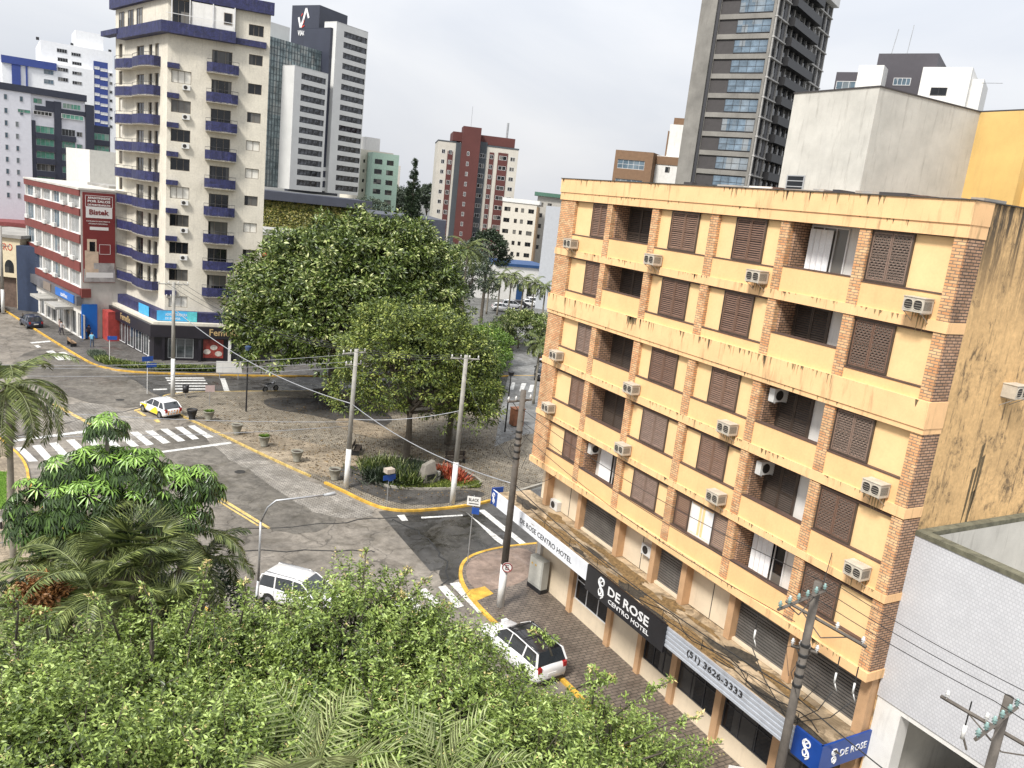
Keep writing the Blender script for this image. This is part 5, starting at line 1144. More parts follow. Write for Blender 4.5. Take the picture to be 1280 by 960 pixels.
for (u_, v_, r_, hh, w_, lb) in ((612, 290, 138, 12.5, 3.2, 'dark spreading tree in front of the striped tower'), (480, 226, 300, 18, 8, 'far misty tree left of the pointed conifer'), (503, 236, 290, 16, 6, 'small far tree close to the pointed conifer'), (536, 232, 280, 17, 4, 'far tree right of the pointed conifer'), (462, 248, 230, 14, 6, 'low far tree at the foot of the mint block'),
                               (545, 300, 120, 12, 5, 'bare-topped tree at the foot of the striped tower'), (585, 305, 118, 9, 4, 'thin pale tree beside the palms')):
    p = FAR(u_, v_, r_); h_ = p[2]
    tree('far_tree', lb, 'tree', (p[0], p[1], 0), [(0, 0, h_-w_*.8, w_, w_, w_*.8), (w_*.5, 0, h_-w_*1.4, w_*.8, w_*.8, w_*.7), (-w_*.6, 0, h_-w_*1.6, w_*.7, w_*.7, w_*.7)], (max(1.5, h_-w_*1.6), .3), 260, 22, .5*r_/200+.1, w_*.16, LDRK if 'dark' in lb else LGRY, limbs=5, group=None)
p = FAR(519, 203, 118)
tree('pointed_conifer', 'tall narrow dark conifer standing against the sky', 'conifer', (p[0], p[1], 0), [(0, 0, z, .25+(p[2]-z)*.125, .25+(p[2]-z)*.125, .9) for z in np.linspace(p[2]-15, p[2]-.5, 26)], (p[2]-2, .2), 1500, 22, .26, .3, LDRK, limbs=0, droop=-.3)

# ---- palms
def palm(label, loc, H_, nf, FL, LLn, seed=1, trunk_r=.16, group=None, m=None, lean=(0, 0), name='palm_tree', elev=(-.5, 1.25), lwid=.05, nl=46, shaft=True, droop=1.0, upl=.1):
    r = np.random.default_rng(seed); t = thing(name, label, 'palm', loc, 0, group); top = np.array([lean[0], lean[1], H_])
    b = MB(); k = 8; b.tube([(lean[0]*(i/k)**1.5, lean[1]*(i/k)**1.5, H_*i/k) for i in range(k+1)], [trunk_r*(1.25 if i == 0 else 1-.25*i/k) for i in range(k+1)], 9)
    if shaft: b.tube([tuple(top), tuple(top+[0, 0, FL*.25])], [trunk_r*.8, trunk_r*.4], 8, 1)
    b.build('trunk', [BARKL, LMATP], t, True)
    base = top+np.array([0, 0, FL*.2 if shaft else 0]); Pp, Dd, Nn, Ll = [], [], [], []; rb = MB()
    for i in range(nf):
        az = 2.399*i+r.normal()*.15; el = elev[1]+(elev[0]-elev[1])*(i/(nf-1))**.8+r.normal()*.08; fl = FL*(.85+.3*r.random())
        h = np.array([math.cos(az), math.sin(az), 0]); p = base.copy(); pts = [p.copy()]; seg = 14; e = el
        dirs = []
        for s_ in range(seg):
            d = h*math.cos(e)+np.array([0, 0, math.sin(e)]); dirs.append(d); p = p+d*fl/seg; pts.append(p.copy()); e -= droop*(.05+.10*(s_/seg))*1.35
        rb.tube(pts, [trunk_r*.18*(1-.85*q/seg)+.006 for q in range(seg+1)], 4, 0)
        side = np.cross(h, [0, 0, 1]); pts = np.array(pts)
        for s_ in range(nl):
            u_ = .12+.88*s_/nl; q = u_*seg; a = min(int(q), seg-1); pp_ = pts[a]+(pts[a+1]-pts[a])*(q-a); d = dirs[a]; up = np.cross(side, d); up = up if up[2] > 0 else -up
            ln = LLn*(math.sin(PI*(.12+.80*u_))**.6)
            for sg in (-1, 1):
                Pp.append(pp_); Dd.append(side*sg*.85+d*.55+up*(upl)+np.array([0, 0, -.25])+r.normal(size=3)*.06); Nn.append(up+side*sg*.3); Ll.append(ln*(.9+.2*r.random()))
    rb.build('frond_stems', LMATP, t, True)
    n = len(Pp); put('fronds', leaves_mesh(np.array(Pp), np.array(Dd), np.array(Nn), np.array(Ll), lwid, r.random(n)*.8+.1, m or LPAL, 'fronds', fold=.1), t)
    return t
LMATP = mat('palm_stem_green', (.16, .19, .07), .5, var=.2)
for u_, v_, H_, s_, lb in ((8, 705, 8.6, 1, 'tall palm with drooping fronds at the left edge by the crossing'),):
    pc = FAR(10, 486, 38); palm(lb, (pc[0], pc[1], .13), pc[2]-.6, 20, 3.2, .72, 5, .15, elev=(-.7, 1.2), lwid=.055, nl=46)
palm('slender palm between the big fig and the striped tower', (FAR(585, 310, 105)[0], FAR(585, 310, 105)[1], 0), FAR(585, 315, 105)[2]-.4, 16, 3.6, .8, 8, .16, nl=26, lwid=.1)
for i, (u_, v_, lb) in enumerate(((612, 352, 'first palm from the left in the row behind the parked cars'), (626, 347, 'second palm from the left in the row behind the parked cars'), (640, 346, 'third palm from the left in the row behind the parked cars'), (655, 352, 'fourth palm from the left in the row behind the parked cars'), (668, 356, 'fifth palm from the left in the row behind the parked cars'), (682, 360, 'last palm of the row, nearest the yellow building'))):
    p = FAR(u_, v_, 150); palm(lb, (p[0], p[1], 0), max(4, p[2]-.3), 14, 3.0, .75, 20+i, .17, group='palms in a row behind the parked cars', nl=18, lwid=.13, elev=(-.6, 1.1))
p = FAR(676, 425, 84); palm('dark palm right beside the yellow building edge over the back street', (p[0], p[1], 0), max(3, p[2]-.8), 16, 1.9, .6, 31, .14, nl=26, lwid=.1)
for u_, lb in ((336, 'dark small palm left of the red hoarding'), (366, 'small palm right of the red hoarding')):
    p = FAR(u_, 288, 150); palm(lb, (p[0], p[1], 0), p[2]-1.5, 14, 3.2, .8, 40+u_, .2, nl=18, lwid=.14)
# ---- lower left garden: umbrella tree, palms, fan palms
def umbrella_tree(loc, H_, cl):
    t = thing('umbrella_tree', 'umbrella tree with drooping glossy leaf whorls and bright green top shoots, lower left', 'tree', loc)
    b = MB(); Pp, Dd, Nn, Ll, Tn = [], [], [], [], []
    for (cx, cy, cz, r) in cl:
        b.tube([(0, 0, max(.5, cz-r-3.2)), (cx*.6, cy*.6, cz-r-.6), (cx, cy, cz-.2)], [.12, .08, .04], 6)
        n = int(120*r*r)
        for _ in range(n):
            s = sph(1)[0]; s[2] = abs(s[2])*1.1-.45; s /= np.linalg.norm(s)
            c = np.array([cx, cy, cz])+s*r*np.array([1, 1, .8])*(.72+.28*rng.random()); up = unit((s*np.array([1, 1, .5])+np.array([0, 0, 1.1]))[None])[0]
            a1 = np.cross(up, [0, 1, .2]); a1 /= np.linalg.norm(a1); a2 = np.cross(up, a1); nl = rng.integers(8, 12); hi = s[2] > .62 and rng.random() < .75
            ph = rng.random()*6; L0 = .30*(.8+.4*rng.random())
            for q in range(nl):
                an = ph+2*PI*q/nl; d = a1*math.cos(an)+a2*math.sin(an); dd = d*.75+np.array([0, 0, -1])*(.75 if not hi else .3)
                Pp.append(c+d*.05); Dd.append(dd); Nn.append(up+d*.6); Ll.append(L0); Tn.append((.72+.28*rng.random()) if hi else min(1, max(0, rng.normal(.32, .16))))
    b.tube([(0, 0, 0), (0, 0, H_*.55)], [.2, .14], 9); b.build('trunk', BARKL, t, True)
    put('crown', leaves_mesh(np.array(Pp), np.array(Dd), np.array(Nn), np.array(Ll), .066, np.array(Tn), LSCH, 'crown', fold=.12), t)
ux, uy, uz = FAR(140, 620, 25)
def U(u, v, r):
    p = FAR(u, v, r); return (p[0]-ux, p[1]-uy, p[2]-.13)
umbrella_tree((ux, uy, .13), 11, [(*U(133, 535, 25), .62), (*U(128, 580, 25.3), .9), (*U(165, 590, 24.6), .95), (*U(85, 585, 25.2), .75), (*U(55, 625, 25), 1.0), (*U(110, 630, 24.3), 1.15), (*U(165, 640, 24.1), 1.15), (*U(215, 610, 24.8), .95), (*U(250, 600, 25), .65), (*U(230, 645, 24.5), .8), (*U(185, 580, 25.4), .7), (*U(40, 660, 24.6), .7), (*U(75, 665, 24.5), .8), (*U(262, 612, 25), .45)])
def gp(u, v, r): p = FAR(u, v, r); return (p[0], p[1], .13), p[2]
for u_, v_, r_, nf, FL, s_, lb, kw in ((118, 745, 21, 15, 2.5, 61, 'feather palm with arching fronds in the middle of the lower left garden', dict(nl=52, upl=.35)), (100, 665, 24, 11, 1.9, 62, 'small feather palm just under the umbrella tree', dict(upl=.2)), (225, 665, 25, 14, 2.4, 63, 'feather palm right of the umbrella tree', dict()),
                                       (255, 700, 25.5, 13, 2.2, 64, 'low feather palm nearest the curved street lamp', dict()), (20, 770, 21, 12, 2.2, 65, 'feather palm at the bottom left corner of the garden', dict()), (60, 700, 25, 12, 1.9, 66, 'dark feather palm beside the low fence', dict())):
    l_, h_ = gp(u_, v_, r_); palm(lb, l_, max(1.5, h_-.6), nf, FL, .5, s_, .09, nl=kw.pop('nl', 44), lwid=.045, elev=(-.5, 1.3), **kw)
def fan_palm(label, u, v, r, n=22, R=1.0, seed=1):
    rr = np.random.default_rng(seed); l_, h_ = gp(u, v, r); t = thing('fan_palm', label, 'palm', l_)
    MB().tube([(0, 0, 0), (0, 0, h_-.2)], .09, 7).build('trunk', BARK, t, True); Pp, Dd, Nn = [], [], []
    for i in range(n):
        s = rr.normal(size=3); s[2] = abs(s[2])*.9-.15; s /= np.linalg.norm(s); c = np.array([0, 0, h_-.13])+s*R*.75; sd = np.cross(s, [0, 0, 1]); sd /= np.linalg.norm(sd)+1e-6
        for q in range(15):
            a = (q-7)/7*1.2; Pp.append(c); Dd.append(s*math.cos(a)+sd*math.sin(a)+np.array([0, 0, -.05])); Nn.append(np.cross(sd, s))
    put('fronds', leaves_mesh(np.array(Pp), np.array(Dd), np.array(Nn), .8*R, .034, rr.random(len(Pp))*.95, LPAL, 'fronds', fold=.08), t)
fan_palm('spiky grey-green fan palm in the middle of the lower left garden', 172, 690, 22, 30, 1.05, 3); fan_palm('spiky fan palm in front of the grey-green one', 195, 735, 21, 17, .95, 4); fan_palm('spiky fan palm beside the arching feather palm', 145, 670, 24, 15, .9, 5)
fan_palm('fan palm low at the edge of the leafy treetop', 205, 775, 20.5, 15, .9, 6)
# dark understorey shrubs of the garden
for i, (u_, v_, r_, w_, lb) in enumerate(((160, 740, 26, 2.6, 'dark shrubbery behind the garden palms'), (60, 730, 27, 2.4, 'dark shrubbery left in the garden'), (240, 730, 27, 2.2, 'dark shrubbery beside the street lamp'), (120, 690, 29, 2.6, 'dark shrubbery under the umbrella tree'))):
    p = FAR(u_, v_, r_); h_ = p[2]
    tree('garden_shrub', lb, 'shrub', (p[0], p[1], .13), [(0, 0, h_-w_*.8, w_, w_, w_*.9), (0, 0, h_-w_*2.2, w_, w_, w_), (w_*.3, 0, max(1.5, h_-w_*3.4), w_, w_, w_)], (max(1, h_-w_), .12), 330, 24, .2, .4, LDRK, limbs=4)
tree('orange_shrub', 'orange-brown leaved shrub in the lower left garden', 'shrub', (*gp(52, 735, 21.5)[0][:2], .13), [(0, 0, gp(52, 735, 21.5)[1]-.6, .7, .7, .7)], (gp(52, 735, 21.5)[1]-1, .05), 90, 22, .16, .2, leafmat('orange_leaf', ((0, (.2, .08, .03)), (1, (.5, .26, .1)))), limbs=3)

# ---- foreground treetops seen from above
def twig_tree(name, label, loc, blobs, ntw, L_leaf=.12, seed=1):
    r = np.random.default_rng(seed); t = thing(name, label, 'tree', loc)
    P, s = crown_points(blobs, ntw, .80, -.2, .62, 1.9); n = len(P)
    # twigs push outwards and up, leaves alternate along them
    d0 = unit(s*.75+np.array([0, 0, .55])+r.normal(size=(n, 3))*.42); TL = .42+.5*r.random((n, 1)); K = 15
    j = np.arange(K)/K; base = P-d0*TL*.4; A = base[:, None, :]+d0[:, None, :]*TL[:, None, :]*j[None, :, None]; A[:, :, 2] -= (j[None, :]**2)*TL*.22
    side = unit(np.cross(d0, r.normal(size=(n, 3)))); si2 = np.cross(side, d0); ph = (np.arange(K)*2.4)[None, :, None]
    LD = d0[:, None, :]*.55+side[:, None, :]*np.cos(ph)+si2[:, None, :]*np.sin(ph)+r.normal(size=(n, K, 3))*.25; LD[:, :, 2] -= .25
    NN = np.tile(np.array([0, 0, .8]), (n, K, 1))+s[:, None, :]*.3+r.normal(size=(n, K, 3))*.75
    br = r.random((n, 1)); br = br*.6+.4*(.5+.5*np.sin(P[:, :1]*1.7+2*np.sin(P[:, 1:2]*1.3))); tn = np.clip(-.08+.45*br+.62*r.random((n, K))+.12*j[None, :], 0, 1); tipy = (r.random((n, 1)) < .16); tn = np.where(tipy & (j[None, :] > .72), .88+.12*r.random((n, K)), np.minimum(tn, .86))  # broad waves in the tint paint light humps and shaded hollows
    sz = L_leaf*(.55+.75*r.random((n, K)))*(1-.25*j[None, :])*(np.where(tipy & (j[None, :] > .72), .62, 1))
    put('crown', leaves_mesh(A.reshape(-1, 3), LD.reshape(-1, 3), NN.reshape(-1, 3), sz.ravel(), sz.ravel()*.42, tn.ravel(), LFOR, 'crown', fold=.16), t)
    q_ = np.array(blobs, float); q_[:, 2] -= .5; q_[:, 3:6] *= .74; Pi, si = crown_points(q_, ntw//5, .6, -.3); ii = np.repeat(np.arange(len(Pi)), 12); m_ = len(ii); put('inner_foliage', leaves_mesh(Pi[ii]+r.normal(size=(m_, 3))*.3, r.normal(size=(m_, 3)), np.tile([0, 0, 1.], (m_, 1))+r.normal(size=(m_, 3))*.6, .15, .07, r.random(m_)*.22, LFOR, 'inner_foliage'), t)  # inner leaves kept at the darkest tint, painting shade into crown hollows
    b = MB()
    for i in range(0, n, 9): b.tube([tuple(P[i]-d0[i]*1.3+np.array([0, 0, -.3])), tuple(base[i]), tuple(base[i]+d0[i]*TL[i]*.9)], [.016, .011, .005], 4)
    H_ = max(q[2] for q in blobs)-1
    b.tube([(0, 0, 0), (.1, .1, H_*.5), (0, 0, H_)], [.32, .26, .16], 9)
    for B_ in blobs: b.tube([(0, 0, H_*.45), tuple((np.array(B_[:3])*[.5, .5, .75])), (B_[0], B_[1], B_[2]+B_[5]*.3)], [.16, .1, .03], 6)
    b.build('trunk', BARK, t, True); return t
def fb(base, lst):
    out = []
    for u, v, r, rad_, h in lst:
        p = FAR(u, v, r); out.append((p[0]-base[0], p[1]-base[1], p[2]-.13-h, rad_*.88, rad_*.88, h*.95))
    return out
b1 = (-.5, 15.0); b2 = (5.2, 16.5); b3 = (10.5, 17.5); b4 = (9.5, 11.5)
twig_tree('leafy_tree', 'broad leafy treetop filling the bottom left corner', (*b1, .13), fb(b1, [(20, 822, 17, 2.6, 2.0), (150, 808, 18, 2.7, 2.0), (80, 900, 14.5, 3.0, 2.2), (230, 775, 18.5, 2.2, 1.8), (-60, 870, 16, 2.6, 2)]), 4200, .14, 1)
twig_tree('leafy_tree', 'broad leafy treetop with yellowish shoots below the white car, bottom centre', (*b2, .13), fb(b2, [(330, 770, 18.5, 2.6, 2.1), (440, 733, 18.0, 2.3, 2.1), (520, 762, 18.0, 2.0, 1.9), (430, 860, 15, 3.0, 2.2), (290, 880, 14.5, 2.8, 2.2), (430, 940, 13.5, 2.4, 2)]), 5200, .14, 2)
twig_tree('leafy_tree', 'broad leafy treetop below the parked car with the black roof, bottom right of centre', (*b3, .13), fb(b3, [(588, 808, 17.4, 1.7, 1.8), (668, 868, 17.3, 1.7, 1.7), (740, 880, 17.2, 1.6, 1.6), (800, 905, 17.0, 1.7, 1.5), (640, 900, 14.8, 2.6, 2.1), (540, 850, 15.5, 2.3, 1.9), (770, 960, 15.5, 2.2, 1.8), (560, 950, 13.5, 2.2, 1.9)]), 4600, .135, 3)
# tall shoots sticking out of the canopy
def shoots(name, label, pts, seed, L_leaf=.11, n_side=7):
    r = np.random.default_rng(seed); x0, y0, z0 = FAR(*pts[0][0]); t = thing(name, label, 'tree', (x0, y0, .13)); b = MB(); A, LD, NN, T, S = [], [], [], [], []
    for pair in pts:
        p0 = np.array(FAR(*pair[0]))-[x0, y0, .13]; p1 = np.array(FAR(*pair[1]))-[x0, y0, .13]; mid = (p0+p1)/2+[.1, 0, .15]; b.tube([tuple(p0), tuple(mid), tuple(p1)], [.03, .02, .008], 5)
        for q in range(n_side*3):
            u = .25+.75*q/(n_side*3); c = p0*(1-u)+p1*u+np.array([.05, 0, .08])*math.sin(PI*u); sd = r.normal(size=3); sd[2] = abs(sd[2])*.6; sd /= np.linalg.norm(sd); sl = .34*(1.25-u); b.tube([tuple(c), tuple(c+sd*sl)], [.008, .003], 3, 0, False)
            for k in range(9):
                f = .2+.8*k/8; A.append(c+sd*sl*f); LD.append(sd*.5+r.normal(size=3)*.7); NN.append(np.array([0, 0, 1])+r.normal(size=3)*.4); T.append(.93+.07*r.random() if u > .8 and r.random() < .45 else .35+.45*r.random()); S.append(L_leaf*(.7+.5*r.random()))
    MB().tube([(0, 0, 0), tuple(np.array(FAR(*pts[0][0]))-[x0, y0, .13])], .06, 6).build('trunk', BARK, t); b.build('branches', BARK, t, True)
    S = np.array(S); put('crown', leaves_mesh(np.array(A), np.array(LD), np.array(NN), S, S*.42, np.array(T), LFOR, 'crown', fold=.16), t)
shoots('young_tree', 'slender young tree whose yellowish shoots rise above the treetops below the puddle', [((440, 790, 18.5), (458, 685, 18.3)), ((440, 790, 18.5), (420, 730, 18)), ((470, 780, 18.4), (512, 708, 18.3)), ((480, 790, 18.4), (535, 722, 18.4)), ((420, 800, 18.6), (395, 745, 18.4)), ((500, 790, 18.4), (560, 755, 18.2)), ((520, 790, 18.4), (500, 740, 18))], 5)
shoots('young_tree', 'slender shoots reaching over the brown pavement near the phone number sign', [((760, 900, 17), (845, 848, 17.2)), ((780, 930, 16.6), (880, 895, 17)), ((720, 860, 17), (770, 850, 17.2)), ((800, 950, 16.5), (905, 930, 16.8)), ((690, 820, 17.5), (665, 790, 17.6)), ((740, 880, 17), (740, 835, 17.2))], 6)
shoots('young_tree', 'slender shoots with pale tips in front of the garden palms', [((190, 800, 18), (178, 730, 18)), ((150, 800, 18), (110, 742, 18)), ((20, 800, 17), (12, 735, 17)), ((230, 800, 18), (262, 700, 18.4)), ((60, 800, 17), (40, 760, 17)), ((300, 780, 18.5), (305, 725, 18.5))], 9)
# two palms right under the balcony
for u_, v_, r_, s_, lb, az in ((392, 1010, 9.8, 71, 'pale palm fronds rising at the bottom edge left of centre', None), (548, 1030, 9.8, 75, 'pale palm fronds rising at the bottom edge right of centre', None)):
    p = FAR(u_, v_, r_); palm(lb, (p[0], p[1], .13), p[2]-.05, 6, 1.4, .6, s_, .07, nl=17, lwid=.026, droop=.45, elev=(.95, 1.45), m=LGRY if False else leafmat('pale_palm_leaf', ((0, (.22, .27, .09)), (1, (.45, .5, .24))), .4), upl=.15)
# ---- bed planting: strappy leaves, red plant, ground cover, roundabout strip by the tower
def tuft(name, label, loc, n, h, m, seed, spread=.6, wid=.05):
    r = np.random.default_rng(seed); t = thing(name, label, 'plant', loc); a = r.random(n)*2*PI; el = .5+r.random(n)*.9; D = np.stack([np.cos(a)*np.cos(el), np.sin(a)*np.cos(el), np.sin(el)], 1)
    P = np.stack([r.normal(size=n)*spread*.5, r.normal(size=n)*spread*.5, np.zeros(n)], 1); put('leaves', leaves_mesh(P, D, np.tile([0, 0, 1.], (n, 1))-D*.5, h*(.6+.6*r.random(n)), wid, r.random(n), m, 'leaves', fold=.1), t)
i = 0
where = ['left end of the bed', 'left end of the bed, nearer the path', 'bed left of the trunk', 'bed before the trunk', 'bed right of the blue sign', 'middle of the bed', 'middle of the bed nearer the kerb', 'bed left of the stone block']
for (u_, v_), wz_ in zip(((466, 588), (472, 600), (484, 586), (490, 603), (502, 597), (515, 590), (512, 605), (527, 600)), where):
    x, y = G(u_, v_, .13); tuft('strap_leaved_plant', 'dark strap-leaved plant at the '+wz_, (x, y, .13), 380, 1.15, LDRK if i % 2 else LFIC, 80+i, 1.1, .07); i += 1
for (u_, v_), wz_ in zip(((556, 592), (566, 596), (572, 602)), ('beside the stone block', 'in the middle of the red clump', 'at the right end of the bed')):
    x, y = G(u_, v_, .13); tuft('red_plant', 'red-leaved plant '+wz_, (x, y, .13), 150, .9, leafmat('red_leaf', ((0, (.16, .03, .02)), (.6, (.45, .06, .03)), (1, (.5, .2, .08)))), 90+i, .8, .09); i += 1
def cover(name, label, poly, z, n, h, m, seed, wd=.03):
    r = np.random.default_rng(seed); xs = [p[0] for p in poly]; ys = [p[1] for p in poly]; P = []
    while len(P) < n:
        q = np.stack([r.uniform(min(xs), max(xs), n*2), r.uniform(min(ys), max(ys), n*2)], 1)
        ins = np.zeros(len(q), bool)
        for k in range(len(poly)):
            (x1, y1), (x2, y2) = poly[k], poly[(k+1) % len(poly)]; c = ((y1 > q[:, 1]) != (y2 > q[:, 1])) & (q[:, 0] < (x2-x1)*(q[:, 1]-y1)/((y2-y1) or 1e-9)+x1); ins ^= c
        P += list(q[ins])
    P = np.array(P[:n]); a = r.random(n)*2*PI; D = np.stack([np.cos(a)*.6, np.sin(a)*.6, np.ones(n)], 1)
    tag(put(name, leaves_mesh(np.column_stack([P, np.full(n, z)]), D, np.stack([np.sin(a), np.cos(a), np.full(n, .4)], 1), h*(.6+.7*r.random(n)), wd, r.random(n), m, name)), label, 'ground cover', kind='stuff')
cover('ground_cover', 'low green cover along the front of the planted bed', [G(*p, .13) for p in ((478, 606), (500, 602), (560, 602), (600, 604), (600, 610), (560, 612), (500, 612))], .14, 5000, .28, LMID, 3, .06)
hp = [(2.6, 92.6), (3.6, 90.4), (5.6, 88.7), (8.4, 87.7), (13.6, 87.2), (13.6, 88.3), (8.8, 88.9), (6.2, 90.0), (4.4, 91.6), (3.4, 93.4)]
cover('low_hedge', 'low green hedge strip behind the yellow kerb before the cream tower', hp, .14, 6500, .55, LFIC, 4, .14)
cover('low_hedge', 'pale flowering edge at the left end of the hedge strip', [(1.9, 95.5), (2.6, 92.6), (3.6, 93.4), (3.2, 96)], .14, 900, .6, LGRY, 5, .14)
g = [G(*p, .13) for p in ((-30, 590), (8, 590), (8, 636), (-30, 640))]
flat('lawn', g, .136, mat('lawn_soil', (.12, .2, .04), .9, var=.3)); cover('grass', 'bright lawn grass at the left edge', g, .137, 9000, .1, leafmat('lawn_blade', ((0, (.12, .26, .03)), (1, (.3, .48, .08)))), 6, .03)
# green wall of the podium
n = 9000; r_ = np.random.default_rng(3); P = np.stack([r_.uniform(-16, 17.9, n), np.full(n, 1.95)-r_.random(n)*.25, r_.uniform(10.9, 16.1, n)], 1); D = r_.normal(size=(n, 3)); D[:, 1] = -abs(D[:, 1]); D[:, 2] -= .5
put('green_wall', leaves_mesh(P, D, np.tile([0, -1., .4], (n, 1)), .55, .35, r_.random(n), LG, 'green_wall'), pod)

# fallen leaves on the plaza and the pavements
n = 5200; r_ = np.random.default_rng(77); cx_ = np.array([[23, 74], [23.6, 57], [29.5, 60], [18, 56], [12, 66]]); k_ = r_.integers(0, 5, n); P = np.column_stack([cx_[k_]+r_.normal(size=(n, 2))*[4.5, 5], np.full(n, .15)])
ok = (P[:, 1] > 48.5) & (P[:, 1] < 78) & (P[:, 0] > 9.8+(70-P[:, 1])*.40) & (P[:, 0] < 38); P = P[ok]; n = len(P)
tag(put('leaf_litter', leaves_mesh(P, np.column_stack([r_.normal(size=(n, 2)), np.zeros(n)]), np.tile([0, 0, 1.], (n, 1))+r_.normal(size=(n, 3))*.1, .17, .10, r_.random(n), leafmat('fallen_leaf', ((0, (.03, .022, .012)), (.6, (.10, .06, .025)), (1, (.3, .2, .08))), .8, .0), 'leaf_litter')), 'fallen brown leaves scattered over the plaza paving', 'leaf litter', kind='stuff')
# =================================================================== STREET FURNITURE
POLEC = mat('pole_concrete', (.33, .32, .29), .9, var=.25, scale=2, streak=.3); POLEW = mat('pole_whitewash', (.72, .72, .70), .8, var=.15, streak=.3); WOODP = mat('pole_dark_weathered', (.12, .105, .09), .9, var=.4, scale=2, streak=.4)
INS = mat('insulator_glass', (.25, .38, .36), .2, var=.2); RUB = mat('cable_black', (.02, .02, .02), .6); CABL = mat('cable_grey', (.35, .36, .38), .5, .3)
SIGNB = mat('street_sign_blue', (.015, .07, .32), .45, var=.15); REDP = mat('sign_red', (.22, .035, .035), .5)
def pole(label, loc, H_, r, m, white=0, arms=(), lean=(0, 0), grp=None, lamp=None, extra=False):
    t = thing('utility_pole', label, 'utility pole', loc, 0, grp); top = Vector((lean[0], lean[1], H_))
    MB().tube([tuple(top*(white/H_)) if white else (0, 0, 0), tuple(top)], [r*(1-.3*white/H_), r*.7], 12).build('post', m, t, True)
    if white: MB().tube([(0, 0, 0), tuple(top*(white/H_))], [r*1.03, r*(1.03-.3*white/H_)], 12).build('whitewashed_base', POLEW, t, True)
    for (z, ln, az, kind, *of) in arms:
        d = Vector((math.cos(az), math.sin(az), 0)); c = top*(z/H_)+d*(of[0] if of else 0); n = Vector((-d.y, d.x, 0)); b = MB(); o_ = n*(r*.9+.04)
        b.tube([tuple(c-d*ln/2+o_), tuple(c+d*ln/2+o_)], .055, 4); b.tube([tuple(c-d*ln*.3+o_), tuple(c-Vector((0, 0, .5))+n*r)], .02, 5); b.tube([tuple(c+d*ln*.3+o_), tuple(c-Vector((0, 0, .5))+n*r)], .02, 5); a = b.build('crossarm', WOODP if kind else POLEC, t)
        for k in range(4 if kind != 2 else 6):
            f = -1+2*(k+.15)/((4 if kind != 2 else 6)-.7); p = c+d*ln/2*f+o_; q = MB(); q.lathe([(.02, p.z+.03), (.02, p.z+.08), (.06, p.z+.10), (.03, p.z+.14), (.07, p.z+.17), (.03, p.z+.21), (.04, p.z+.25), (0, p.z+.27)], 10, 0, (p.x, p.y)); q.build('insulator', INS if kind == 2 else POLEW, a, True)
    if extra:
        b = MB()
        for k in range(5):
            z = H_-2.2-.35*k; b.lathe([(r*.8, z), (r*.8+.02, z+.02), (r*.8+.02, z+.1), (r*.8, z+.12)], 12, 0, tuple((top*(z/H_))[:2]))
        for k in range(4):
            a = k*1.7; z0 = H_-1.9-.35*k; c = top*(z0/H_); b.tube([(c.x+r*math.cos(a), c.y+r*math.sin(a), z0), (c.x+(r+.45)*math.cos(a), c.y+(r+.45)*math.sin(a), z0-.3), (c.x+(r+.12)*math.cos(a+.5), c.y+(r+.12)*math.sin(a+.5), z0-1.1)], .012, 5)
        b.build('cable_clamps', RUB, t)
    return t, (loc[0]+lean[0], loc[1]+lean[1], loc[2]+H_)
P1 = (17.1, 51.8); P2 = (23.3, 47.3); P3 = (19.9, 33.5); PL = (8.5, 77.6); PR = (20.0, 14.9); PX = (20.2, 9.1)
pole('concrete pole with white base among the plaza planters', (*P1, .13), 10.0, .19, POLEC, 2.9, ((9.7, 1.9, .3, 0), (8.9, 1.3, .3, 0)), (.1, 0), 'utility poles')
pole('concrete pole with white base at the plaza corner near the blue banner end', (*P2, .13), 10.6, .19, POLEC, 3.1, ((10.3, 2.0, -.2, 0),), (.0, 0), 'utility poles')
pole('dark leaning pole with white base in front of the yellow building corner', (*P3, .13), 11.8, .2, WOODP, 2.4, ((11.2, 1.6, .2, 1),), (.0, .1), 'utility poles', extra=True)
pole('concrete pole with white base behind the taxi at the tip of the plaza', (*PL, .13), 10.6, .19, POLEC, 3.6, ((10.4, 2.6, 0, 0), (9.2, 1.2, .2, 0)), (-.05, 0), 'utility poles')
pole('weathered pole with two crossarms in front of the roller shutters, right of the phone number', (*PR, .13), 10.6, .17, WOODP, 0, ((10.35, 2.5, PI+.17, 2, 1.1), (9.35, 2.9, -1.5, 1, .35), (8.2, .8, -.9, 1)), (0, 0), 'utility poles', extra=True)
pole('dark pole head with long crossarm at the bottom right corner', (*PX, .13), 10.35, .15, WOODP, 0, ((10.1, 2.4, PI+.17, 2, 1.05), (9.3, 3.4, -1.5, 1, .1)), (0, 0), 'utility poles')
pole('thin concrete pole by the far left shops', (*G(4, 392), .13), 11, .2, POLEC, 3, ((8.5, 1.8, 0, 0),), (0, 0), 'utility poles')
